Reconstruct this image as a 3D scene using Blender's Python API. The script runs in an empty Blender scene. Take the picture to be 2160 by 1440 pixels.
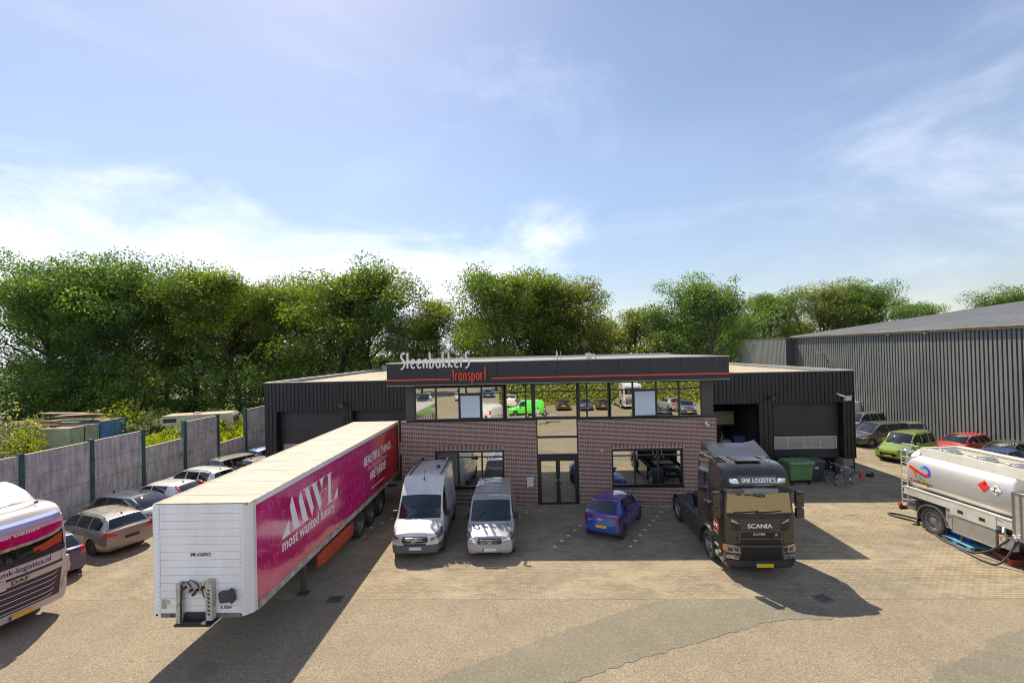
import bpy, bmesh, math, random
import numpy as np
from mathutils import Vector, Matrix, Euler
from mathutils.bvhtree import BVHTree
R = math.radians
scene = bpy.context.scene
COL = scene.collection

# ------------------------------------------------------------------ camera
PSI, PIT, ROLL, CZ = R(2.4), R(0.6), 0.024, 7.68
fw = Vector((-math.sin(PSI)*math.cos(PIT), math.cos(PSI)*math.cos(PIT), math.sin(PIT)))
r0 = Vector((math.cos(PSI), math.sin(PSI), 0)); u0 = r0.cross(fw)
rt = math.cos(ROLL)*r0 - math.sin(ROLL)*u0
up = math.cos(ROLL)*u0 + math.sin(ROLL)*r0
cd = bpy.data.cameras.new('camera'); cam = bpy.data.objects.new('camera', cd); COL.objects.link(cam)
cam.matrix_world = Matrix(((rt.x, up.x, -fw.x, 0), (rt.y, up.y, -fw.y, 0), (rt.z, up.z, -fw.z, CZ), (0, 0, 0, 1)))
cd.sensor_width = 36; cd.lens = 36*975/2160; cd.shift_y = 0.0051
cd.clip_start = 0.1; cd.clip_end = 3000
scene.camera = cam

# ------------------------------------------------------------------ sun + sky + exposure
SUNV = Vector((-0.36, 0.70, 1.0)).normalized()      # towards the sun
SUN_EL = math.asin(SUNV.z)
sl = bpy.data.lights.new('sun', 'SUN'); sl.energy = 4.1; sl.angle = R(0.55); sl.color = (1.0, 0.89, 0.70)
so = bpy.data.objects.new('sun', sl); COL.objects.link(so)
so.rotation_euler = SUNV.to_track_quat('Z', 'Y').to_euler(); so.location = (0, 0, 60)
world = bpy.data.worlds.new("World"); scene.world = world; world.use_nodes = True
wn, wl = world.node_tree.nodes, world.node_tree.links
bg = wn['Background']
sky = wn.new('ShaderNodeTexSky'); sky.sky_type = 'NISHITA'; sky.sun_disc = False
sky.sun_elevation = SUN_EL; sky.sun_rotation = math.atan2(SUNV.x, SUNV.y)
sky.altitude = 0; sky.air_density = 1.0; sky.dust_density = 0.35; sky.ozone_density = 2.0
tc = wn.new('ShaderNodeTexCoord')
sep = wn.new('ShaderNodeSeparateXYZ'); wl.new(tc.outputs['Generated'], sep.inputs[0])
def wmath(op, a, b=None, clamp=False):
    n = wn.new('ShaderNodeMath'); n.operation = op; n.use_clamp = clamp
    for i, v in enumerate((a, b)):
        if v is None: continue
        if isinstance(v, (int, float)): n.inputs[i].default_value = v
        else: wl.new(v, n.inputs[i])
    return n.outputs[0]
def wnoise(scale, sc, det=6, rough=.55, loc=(0, 0, 0), dist=0.0):
    m = wn.new('ShaderNodeMapping'); wl.new(tc.outputs['Generated'], m.inputs[0]); m.inputs['Scale'].default_value = sc; m.inputs['Location'].default_value = loc
    n = wn.new('ShaderNodeTexNoise'); n.inputs['Scale'].default_value = scale; n.inputs['Detail'].default_value = det; n.inputs['Roughness'].default_value = rough
    n.inputs['Distortion'].default_value = dist
    wl.new(m.outputs[0], n.inputs['Vector']); return n.outputs['Fac']
def wramp(v, a, b):
    n = wn.new('ShaderNodeMapRange'); n.interpolation_type = 'SMOOTHSTEP'; n.inputs[1].default_value = a; n.inputs[2].default_value = b; wl.new(v, n.inputs[0]); return n.outputs[0]
# low bright cloud bank to the left, wisps to the right
lowm = wmath('MINIMUM', wmath('SUBTRACT', .255, sep.outputs[2]), wmath('MULTIPLY', wmath('SUBTRACT', .07, sep.outputs[0]), .8))      # >0 low and left
n1 = wnoise(2.6, (1, 1, 2.6), 8, .62, (.3, .1, .2), 0.5)
bank = wramp(wmath('ADD', lowm, wmath('MULTIPLY', wmath('SUBTRACT', n1, .5), 0.42)), -0.06, 0.13)
n2 = wnoise(2.1, (1.0, 1, 2.3), 9, .6, (2.3, 1.2, .7), 0.8)
wisp = wmath('MULTIPLY', wramp(n2, .50, .80), .16)
right = wmath('MULTIPLY', wramp(sep.outputs[0], .35, .8), wmath('MULTIPLY', wramp(n2, .40, .70), .30))
n3 = wnoise(1.2, (1, 1, 2.0), 4, .5, (5, 2, 1))
veil = wmath('MULTIPLY', wramp(n3, .3, .75), .10)
# broken unseen clouds behind the camera, set low and bright to fill shaded fronts
n4 = wnoise(2.4, (1, 1, 1.6), 8, .55, (7, 3, 2), .4)
back = wmath('MULTIPLY', wmath('MULTIPLY', wramp(wmath('MULTIPLY', sep.outputs[1], -1), -.15, .2), wmath('SUBTRACT', 1.0, wramp(sep.outputs[2], .45, .80))), wramp(n4, .34, .56))
cm = wmath('MAXIMUM', back, wmath('ADD', wmath('MULTIPLY', bank, .85), wmath('ADD', wisp, wmath('ADD', right, veil)), True))
tn1 = wn.new('ShaderNodeMix'); tn1.data_type = 'RGBA'; tn1.blend_type = 'MULTIPLY'; tn1.inputs[0].default_value = 1
wl.new(sky.outputs[0], tn1.inputs[6]); tn1.inputs[7].default_value = (1.02, .915, .86, 1)
hz = wn.new('ShaderNodeMapRange'); hz.inputs[2].default_value = .34; hz.inputs[3].default_value = .70; hz.inputs[4].default_value = 1.0; wl.new(sep.outputs[2], hz.inputs[0])
tn2 = wn.new('ShaderNodeMix'); tn2.data_type = 'RGBA'; tn2.blend_type = 'MULTIPLY'; tn2.inputs[0].default_value = 1
wl.new(tn1.outputs[2], tn2.inputs[6]); wl.new(hz.outputs[0], tn2.inputs[7])
mixc = wn.new('ShaderNodeMix'); mixc.data_type = 'RGBA'
wl.new(cm, mixc.inputs[0])
cc = wn.new('ShaderNodeMix'); cc.data_type = 'RGBA'; wl.new(back, cc.inputs[0]); cc.inputs[6].default_value = (7.6, 7.9, 8.6, 1); cc.inputs[7].default_value = (9.5, 10.4, 13.0, 1); wl.new(tn2.outputs[2], mixc.inputs[6]); wl.new(cc.outputs[2], mixc.inputs[7])
wl.new(mixc.outputs[2], bg.inputs[0]); bg.inputs[1].default_value = 0.094
scene.view_settings.view_transform = 'Standard'; scene.view_settings.look = 'None'
scene.cycles.filter_width = 1.05
scene.view_settings.exposure = 0.86; scene.view_settings.gamma = 1.0

# ------------------------------------------------------------------ materials
MAT = {}
def _new(name):
    m = bpy.data.materials.new(name); m.use_nodes = True
    return m, m.node_tree.nodes, m.node_tree.links, m.node_tree.nodes['Principled BSDF']
def c4(c): return (c[0], c[1], c[2], 1)
def sp(name, col, rough=.5, metal=0., spec=.5, coat=0., var=0., vscale=3., bump=0., bscale=30., streak=False, col2=None, obj=True, detail=5, croughvar=0.):
    """principled with optional mottling (var / col2) and bump"""
    if name in MAT: return MAT[name]
    m, n, l, b = _new(name)
    b.inputs['Base Color'].default_value = c4(col); b.inputs['Roughness'].default_value = rough
    b.inputs['Metallic'].default_value = metal; b.inputs['Specular IOR Level'].default_value = spec
    b.inputs['Coat Weight'].default_value = coat; b.inputs['Coat Roughness'].default_value = .03
    t = n.new('ShaderNodeTexCoord'); src = t.outputs['Object']
    if var > 0 or col2:
        mp = n.new('ShaderNodeMapping'); l.new(src, mp.inputs[0])
        if streak: mp.inputs['Scale'].default_value = (1, 1, .12)
        nz = n.new('ShaderNodeTexNoise'); nz.inputs['Scale'].default_value = vscale; nz.inputs['Detail'].default_value = detail; nz.inputs['Roughness'].default_value = .62
        l.new(mp.outputs[0], nz.inputs['Vector'])
        mr = n.new('ShaderNodeMapRange'); mr.inputs[1].default_value = .35; mr.inputs[2].default_value = .68; l.new(nz.outputs['Fac'], mr.inputs[0])
        mx = n.new('ShaderNodeMix'); mx.data_type = 'RGBA'; l.new(mr.outputs[0], mx.inputs[0])
        c2 = col2 if col2 else tuple(max(0, c*(1-var)) for c in col)
        mx.inputs[6].default_value = c4(col); mx.inputs[7].default_value = c4(c2)
        l.new(mx.outputs[2], b.inputs['Base Color'])
        if croughvar:
            mr2 = n.new('ShaderNodeMapRange'); mr2.inputs[3].default_value = rough; mr2.inputs[4].default_value = rough+croughvar; l.new(nz.outputs['Fac'], mr2.inputs[0]); l.new(mr2.outputs[0], b.inputs['Roughness'])
    if bump > 0:
        nb = n.new('ShaderNodeTexNoise'); nb.inputs['Scale'].default_value = bscale; nb.inputs['Detail'].default_value = 4; l.new(src, nb.inputs['Vector'])
        bp = n.new('ShaderNodeBump'); bp.inputs['Strength'].default_value = bump; bp.inputs['Distance'].default_value = .02
        l.new(nb.outputs['Fac'], bp.inputs['Height']); l.new(bp.outputs[0], b.inputs['Normal'])
    MAT[name] = m; return m

def paint(name, col, dust=.12, rough=.28, metal=0.0):
    """vehicle paint: clear coat, dust film on upward faces and low on the sides"""
    if name in MAT: return MAT[name]
    m, n, l, b = _new(name)
    b.inputs['Metallic'].default_value = metal
    b.inputs['Coat Weight'].default_value = 1.0; b.inputs['Coat Roughness'].default_value = .04
    t = n.new('ShaderNodeTexCoord'); nz = n.new('ShaderNodeTexNoise'); nz.inputs['Scale'].default_value = 3.2; nz.inputs['Detail'].default_value = 7
    l.new(t.outputs['Object'], nz.inputs['Vector'])
    mr = n.new('ShaderNodeMapRange'); mr.inputs[1].default_value = .3; mr.inputs[2].default_value = .75; mr.inputs[4].default_value = dust*1.6
    l.new(nz.outputs['Fac'], mr.inputs[0])
    mx = n.new('ShaderNodeMix'); mx.data_type = 'RGBA'; l.new(mr.outputs[0], mx.inputs[0])
    mx.inputs[6].default_value = c4(col); mx.inputs[7].default_value = (.34, .29, .22, 1)
    l.new(mx.outputs[2], b.inputs['Base Color'])
    mr2 = n.new('ShaderNodeMapRange'); mr2.inputs[3].default_value = rough-.06; mr2.inputs[4].default_value = rough+.22*dust/.12*.6
    l.new(nz.outputs['Fac'], mr2.inputs[0]); l.new(mr2.outputs[0], b.inputs['Roughness'])
    MAT[name] = m; return m

def mirror_glass(name, col=(.62, .64, .62), rough=.004, wob=0.0):
    if name in MAT: return MAT[name]
    m, n, l, b = _new(name)
    b.inputs['Base Color'].default_value = c4(col); b.inputs['Metallic'].default_value = 1; b.inputs['Roughness'].default_value = rough
    if wob:
        t = n.new('ShaderNodeTexCoord'); nz = n.new('ShaderNodeTexNoise'); nz.inputs['Scale'].default_value = 1.3; nz.inputs['Detail'].default_value = 0
        l.new(t.outputs['Object'], nz.inputs['Vector'])
        bp = n.new('ShaderNodeBump'); bp.inputs['Strength'].default_value = wob; bp.inputs['Distance'].default_value = .01
        l.new(nz.outputs['Fac'], bp.inputs['Height']); l.new(bp.outputs[0], b.inputs['Normal'])
    MAT[name] = m; return m

def auto_glass(name, tint=(.25, .28, .27), opac=.45, dark=(.012, .014, .016), refl=1.0):
    """vehicle glass: dark tint with see-through and clear reflections"""
    if name in MAT: return MAT[name]
    m, n, l, b = _new(name)
    n.remove(b); out = n['Material Output']
    tr = n.new('ShaderNodeBsdfTransparent'); tr.inputs[0].default_value = c4(tint)
    df = n.new('ShaderNodeBsdfDiffuse'); df.inputs[0].default_value = c4(dark)
    mx = n.new('ShaderNodeMixShader'); mx.inputs[0].default_value = opac; l.new(tr.outputs[0], mx.inputs[1]); l.new(df.outputs[0], mx.inputs[2])
    gl = n.new('ShaderNodeBsdfGlossy'); gl.inputs['Roughness'].default_value = .015; gl.inputs[0].default_value = (.95, .97, 1, 1)
    fr = n.new('ShaderNodeFresnel'); fr.inputs[0].default_value = 1.62
    mu = n.new('ShaderNodeMath'); mu.operation = 'MULTIPLY_ADD'; mu.inputs[1].default_value = refl; mu.inputs[2].default_value = .03; mu.use_clamp = True
    l.new(fr.outputs[0], mu.inputs[0])
    m2 = n.new('ShaderNodeMixShader'); l.new(mu.outputs[0], m2.inputs[0]); l.new(mx.outputs[0], m2.inputs[1]); l.new(gl.outputs[0], m2.inputs[2])
    l.new(m2.outputs[0], out.inputs[0]); MAT[name] = m; return m

def leaf_mat(name, c1, c2, trans=.45):
    if name in MAT: return MAT[name]
    m, n, l, b = _new(name); n.remove(b); out = n['Material Output']
    at = n.new('ShaderNodeAttribute'); at.attribute_name = 'tone'
    mx = n.new('ShaderNodeMix'); mx.data_type = 'RGBA'; l.new(at.outputs['Fac'], mx.inputs[0]); mx.inputs[6].default_value = c4(c1); mx.inputs[7].default_value = c4(c2)
    d = n.new('ShaderNodeBsdfDiffuse'); l.new(mx.outputs[2], d.inputs[0])
    hs = n.new('ShaderNodeHueSaturation'); hs.inputs['Hue'].default_value = .485; hs.inputs['Saturation'].default_value = 1.15; hs.inputs['Value'].default_value = 2.1; l.new(mx.outputs[2], hs.inputs['Color'])
    tl = n.new('ShaderNodeBsdfTranslucent'); l.new(hs.outputs[0], tl.inputs[0])
    g = n.new('ShaderNodeBsdfGlossy'); g.inputs['Roughness'].default_value = .42; g.inputs[0].default_value = (.8, .85, .7, 1)
    a = n.new('ShaderNodeMixShader'); a.inputs[0].default_value = trans; l.new(d.outputs[0], a.inputs[1]); l.new(tl.outputs[0], a.inputs[2])
    s = n.new('ShaderNodeMixShader'); s.inputs[0].default_value = .045; l.new(a.outputs[0], s.inputs[1]); l.new(g.outputs[0], s.inputs[2])
    l.new(s.outputs[0], out.inputs[0]); MAT[name] = m; return m

# ------------------------------------------------------------------ mesh helpers
class MB:
    def __init__(s): s.bm = bmesh.new(); s.mats = []
    def _m(s, mat, f0):
        if mat is None: return
        if mat not in s.mats: s.mats.append(mat)
        i = s.mats.index(mat)
        for f in s.bm.faces:
            if not f.tag: f.material_index = i; f.tag = True
    def box(s, c, d, rot=None, bev=0, seg=1, mat=None):
        f0 = len(s.bm.faces)
        M = Matrix.Translation(c) @ (Euler(rot).to_matrix().to_4x4() if rot else Matrix.Identity(4)) @ Matrix.Diagonal((d[0], d[1], d[2], 1))
        r = bmesh.ops.create_cube(s.bm, size=1, matrix=M)
        if bev > 0:
            es = list({e for v in r['verts'] for e in v.link_edges})
            bmesh.ops.bevel(s.bm, geom=es, offset=bev, segments=seg, affect='EDGES', profile=.6)
        s._m(mat, f0); return s
    def b2(s, x0, x1, y0, y1, z0, z1, **k): return s.box(((x0+x1)/2, (y0+y1)/2, (z0+z1)/2), (abs(x1-x0), abs(y1-y0), abs(z1-z0)), **k)
    def face(s, pts, mat=None):
        f0 = len(s.bm.faces); s.bm.faces.new([s.bm.verts.new(p) for p in pts]); s._m(mat, f0); return s
    def prism(s, poly, axis, a, b, mat=None):
        """poly 2D list extruded along axis ('x': poly=(y,z); 'y': poly=(x,z); 'z': poly=(x,y))"""
        f0 = len(s.bm.faces)
        def P(p, t): return {'x': (t, p[0], p[1]), 'y': (p[0], t, p[1]), 'z': (p[0], p[1], t)}[axis]
        A = [s.bm.verts.new(P(p, a)) for p in poly]; B = [s.bm.verts.new(P(p, b)) for p in poly]
        n = len(poly); fs = [s.bm.faces.new(A), s.bm.faces.new(B[::-1])]
        for i in range(n): fs.append(s.bm.faces.new((A[i], B[i], B[(i+1) % n], A[(i+1) % n])))
        bmesh.ops.recalc_face_normals(s.bm, faces=fs)
        s._m(mat, f0); return s
    def cyl(s, p, q, r, r2=None, n=12, cap=True, mat=None):
        f0 = len(s.bm.faces); p, q = Vector(p), Vector(q); d = q-p
        M = Matrix.Translation((p+q)/2) @ d.to_track_quat('Z', 'Y').to_matrix().to_4x4()
        bmesh.ops.create_cone(s.bm, cap_ends=cap, segments=n, radius1=r, radius2=r if r2 is None else r2, depth=d.length, matrix=M)
        s._m(mat, f0); return s
    def sph(s, c, r, sc=(1, 1, 1), n=12, mat=None, rot=None):
        f0 = len(s.bm.faces)
        M = Matrix.Translation(c) @ (Euler(rot).to_matrix().to_4x4() if rot else Matrix.Identity(4)) @ Matrix.Diagonal((sc[0], sc[1], sc[2], 1))
        bmesh.ops.create_uvsphere(s.bm, u_segments=n, v_segments=max(4, n//2), radius=r, matrix=M)
        s._m(mat, f0); return s
    def tube(s, pts, r, n=8, closed=False, mat=None, cap=True):
        f0 = len(s.bm.faces); pts = [Vector(p) for p in pts]; m = len(pts); rings = []; prev = None
        for i, p in enumerate(pts):
            a = pts[(i-1) % m] if (closed or i) else p; b = pts[(i+1) % m] if (closed or i < m-1) else p
            t = (b-a).normalized()
            if prev is None:
                x = t.orthogonal().normalized()
            else:
                x = (prev - t*prev.dot(t)).normalized()
            prev = x; y = t.cross(x); rr = r[i] if isinstance(r, (list, tuple)) else r
            rings.append([s.bm.verts.new(p + x*math.cos(2*math.pi*k/n)*rr + y*math.sin(2*math.pi*k/n)*rr) for k in range(n)])
        for i in range(m if closed else m-1):
            A, B = rings[i], rings[(i+1) % m]
            for k in range(n): s.bm.faces.new((A[k], A[(k+1) % n], B[(k+1) % n], B[k]))
        if cap and not closed:
            s.bm.faces.new(rings[0][::-1]); s.bm.faces.new(rings[-1])
        s._m(mat, f0); return s
    def lathe(s, prof, axis='x', c=(0, 0, 0), n=24, mat=None, sgn=1):
        """prof [(r, t)] revolved round axis"""
        f0 = len(s.bm.faces); rings = []
        for (r, t) in prof:
            ring = []
            for k in range(n):
                a = 2*math.pi*k/n; u, v = r*math.cos(a), r*math.sin(a)
                P = {'x': (t*sgn, u, v), 'y': (u, t*sgn, v), 'z': (u, v, t*sgn)}[axis]
                ring.append(s.bm.verts.new((P[0]+c[0], P[1]+c[1], P[2]+c[2])))
            rings.append(ring)
        fs = []
        for i in range(len(prof)-1):
            for k in range(n): fs.append(s.bm.faces.new((rings[i][k], rings[i][(k+1) % n], rings[i+1][(k+1) % n], rings[i+1][k])))
        bmesh.ops.recalc_face_normals(s.bm, faces=fs)
        s._m(mat, f0); return s
    def xform(s, M): bmesh.ops.transform(s.bm, matrix=M, verts=s.bm.verts); return s
    def mesh(s, name, mat=None, smooth=None):
        me = bpy.data.meshes.new(name)
        if smooth is not None:
            for f in s.bm.faces: f.smooth = True
            for e in s.bm.edges:
                if len(e.link_faces) == 2:
                    if e.calc_face_angle(0) > smooth: e.smooth = False
        s.bm.to_mesh(me); s.bm.free()
        for m in (s.mats or ([mat] if mat else [])): me.materials.append(m)
        return me
    def build(s, name, mat=None, parent=None, smooth=None, **tags):
        return link(name, s.mesh(name, mat, smooth), parent, **tags)
def link(name, me, parent=None, label=None, cat=None, group=None, kind=None):
    o = bpy.data.objects.new(name, me); COL.objects.link(o)
    if parent: o.parent = parent
    tag(o, label, cat, group, kind); return o
def tag(o, label=None, cat=None, group=None, kind=None):
    if label: o['label'] = label
    if cat: o['category'] = cat
    if group: o['group'] = group
    if kind: o['kind'] = kind
def empty(name, loc, rz=0, label=None, cat=None, group=None, scale=1):
    o = bpy.data.objects.new(name, None); COL.objects.link(o); o.location = loc; o.rotation_euler = (0, 0, rz)
    o.scale = (scale,)*3; o.empty_display_size = .3
    tag(o, label, cat, group); return o
KIDS = {}
def kids(o): return [c for c in COL.objects if c.parent == o]
def dup(o, parent=None, loc=None, rz=None, label=None, allk=None):
    if allk is None:
        allk = {}
        for c in COL.objects:
            if c.parent: allk.setdefault(c.parent.name, []).append(c)
    c = o.copy(); COL.objects.link(c); c.parent = parent
    if loc is not None: c.location = loc
    if rz is not None: c.rotation_euler = (0, 0, rz)
    if label: c['label'] = label
    for k in allk.get(o.name, []): dup(k, c, allk=allk)
    return c
def head(hx, hy): return math.atan2(hx, -hy)        # rotation so that local -y looks along (hx, hy)
def text_mesh(s, size=1, ext=.01, align='LEFT', shear=0, sx=1, space=1, bold=0):
    cu = bpy.data.curves.new('t', 'FONT'); cu.body = s; cu.size = size; cu.extrude = ext; cu.align_x = align; cu.shear = shear; cu.space_character = space; cu.resolution_u = 3
    ob = bpy.data.objects.new('t', cu); me = bpy.data.meshes.new_from_object(ob)
    bpy.data.objects.remove(ob); bpy.data.curves.remove(cu)
    me.transform(Matrix.Diagonal((sx, 1, 1, 1)))
    if bold:                                   # heavier strokes: slightly shifted second and third copies
        bm = bmesh.new(); bm.from_mesh(me)
        for dx, dy, dz in ((bold*2.2, 0, .0007), (bold*1.1, bold*1.4, .0014)):
            me.transform(Matrix.Translation((dx, dy, dz))); bm.from_mesh(me); me.transform(Matrix.Translation((-dx, -dy, -dz)))
        bm.to_mesh(me); bm.free()
    return me
def text(name, s, size, M, mat, parent, ext=.004, align='LEFT', shear=0, sx=1, space=1, bold=0, **tags):
    me = text_mesh(s, size, ext, align, shear, sx, space, bold); me.transform(M); me.materials.clear(); me.materials.append(mat)
    for p in me.polygons: p.material_index = 0
    me.name = name; return link(name, me, parent, **tags)
def basis(o, x, y):
    """matrix mapping text plane (x right, y up) to world axes at origin o"""
    x, y = Vector(x).normalized(), Vector(y).normalized(); z = x.cross(y)
    return Matrix(((x.x, y.x, z.x, o[0]), (x.y, y.y, z.y, o[1]), (x.z, y.z, z.z, o[2]), (0, 0, 0, 1)))

# shared materials
BLACK = sp('black_plastic', (.022, .022, .024), .55, var=.3, vscale=6)
RUBBER = sp('tyre_rubber', (.028, .027, .027), .8, col2=(.06, .055, .048), vscale=5)
CHROME = sp('chrome', (.75, .76, .78), .12, metal=1)
ALU = sp('aluminium', (.58, .58, .57), .38, metal=.9, var=.25, vscale=8)
RIMM = sp('alloy_rim', (.42, .42, .43), .35, metal=.85, var=.3, vscale=9)
STEELRIM = sp('steel_rim', (.10, .10, .105), .5, metal=.4, var=.4, vscale=9)
DARKMET = sp('dark_metal', (.045, .045, .05), .5, metal=.3, var=.3, vscale=7)
LAMPC = sp('lamp_lens', (.55, .56, .60), .10, metal=.85, coat=1, col2=(.22, .22, .24), vscale=14)
LAMPR = sp('red_lens', (.50, .014, .012), .14, coat=1)
LAMPO = sp('orange_lens', (.75, .17, .015), .2, coat=1)
GLASS = auto_glass('vehicle_glass')
GLASSD = auto_glass('dark_vehicle_glass', (.10, .11, .11), .6)
GLASSM = auto_glass('windscreen_glass', (.42, .46, .44), .25, refl=1.25)
SEATM = sp('seat_fabric', (.035, .036, .04), .9, var=.3)
DASHM = sp('dashboard', (.05, .05, .052), .7, var=.2)
PL_Y = sp('yellow_plate', (.75, .48, .02), .4, var=.25, vscale=25)
PL_W = sp('white_plate', (.72, .72, .72), .4, var=.3, vscale=25)
PL_B = sp('blue_band', (.02, .06, .45), .4)
WHITE_T = sp('white_lettering', (.8, .8, .8), .4)
BLACK_T = sp('black_lettering', (.02, .02, .022), .4)

# ================================================================== GROUND
def gravel(name, A, B, k):
    # weathered gravelly asphalt
    m, n, l, b = _new(name); MAT[name] = m
    t = n.new('ShaderNodeTexCoord'); P = t.outputs['Object']
    def noise(scale, det=4, rough=.6, sc=None):
        v = P
        if sc: mp = n.new('ShaderNodeMapping'); l.new(P, mp.inputs[0]); mp.inputs['Scale'].default_value = sc; v = mp.outputs[0]
        z = n.new('ShaderNodeTexNoise'); z.inputs['Scale'].default_value = scale; z.inputs['Detail'].default_value = det; z.inputs['Roughness'].default_value = rough
        l.new(v, z.inputs['Vector']); return z.outputs['Fac']
    def mrange(v, a, b_, c=0, d=1):
        z = n.new('ShaderNodeMapRange'); z.inputs[1].default_value = a; z.inputs[2].default_value = b_; z.inputs[3].default_value = c; z.inputs[4].default_value = d; l.new(v, z.inputs[0]); return z.outputs[0]
    def mix(f, a, b_, mode='MIX'):
        z = n.new('ShaderNodeMix'); z.data_type = 'RGBA'; z.blend_type = mode
        for i, v in ((0, f), (6, a), (7, b_)):
            if isinstance(v, (int, float)): z.inputs[i].default_value = v
            elif isinstance(v, tuple): z.inputs[i].default_value = c4(v)
            else: l.new(v, z.inputs[i])
        return z.outputs[2]
    c = mix(mrange(noise(.35, 5), .35, .65), A, B)
    c = mix(mrange(noise(1.3, 8, .7), .5, .72, 0, .8), c, tuple(v*1.25 for v in A))
    c = mix(mrange(noise(.9, 9, .72, (1, 1.6, 1)), .58, .74, 0, .75*k), c, (.13, .11, .085))
    c = mix(mrange(noise(7, 5, .8), .50, .62, 0, .55*k), c, (.15, .12, .085))
    c = mix(mrange(noise(13, 4, .9), .53, .63, 0, .75*k), c, (.56, .48, .34))
    c = mix(mrange(noise(20, 3, .9, (1, 1, 1)), .53, .62, 0, .75*k), c, (.12, .095, .065))
    c = mix(mrange(noise(16, 6, .75), .50, .64, 0, .65*k), c, (.10, .085, .065))
    c = mix(mrange(noise(38, 5, .8), .38, .52, .85*k, 0), c, (.09, .075, .06))
    c = mix(mrange(noise(45, 5, .8), .55, .70, 0, .85*k), c, (.62, .56, .46))
    vo = n.new('ShaderNodeTexVoronoi'); vo.inputs['Scale'].default_value = 24; l.new(P, vo.inputs['Vector'])
    c = mix(mrange(vo.outputs['Distance'], .0, .5, 0, .35*k), c, (.13, .11, .085))
    # hair cracks
    vc = n.new('ShaderNodeTexVoronoi'); vc.feature = 'DISTANCE_TO_EDGE'; vc.inputs['Scale'].default_value = .33
    wv = n.new('ShaderNodeMix'); wv.data_type = 'VECTOR'; nz = n.new('ShaderNodeTexNoise'); nz.inputs['Scale'].default_value = 1.5; nz.inputs['Detail'].default_value = 6; l.new(P, nz.inputs['Vector'])
    wv.inputs[0].default_value = .22; l.new(P, wv.inputs[4]); l.new(nz.outputs['Color'], wv.inputs[5]); l.new(wv.outputs[1], vc.inputs['Vector'])
    crk = n.new('ShaderNodeMath'); crk.operation = 'MULTIPLY'; l.new(mrange(vc.outputs['Distance'], .0, .006, .8, 0), crk.inputs[0]); l.new(mrange(noise(.5, 2), .56, .66, 0, .45), crk.inputs[1])
    c = mix(crk.outputs[0], c, (.06, .05, .045))
    l.new(c, b.inputs['Base Color']); b.inputs['Roughness'].default_value = .92; b.inputs['Specular IOR Level'].default_value = .25
    bp = n.new('ShaderNodeBump'); bp.inputs['Strength'].default_value = .55; bp.inputs['Distance'].default_value = .015; l.new(noise(40, 5, .75), bp.inputs['Height']); l.new(bp.outputs[0], b.inputs['Normal'])
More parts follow.
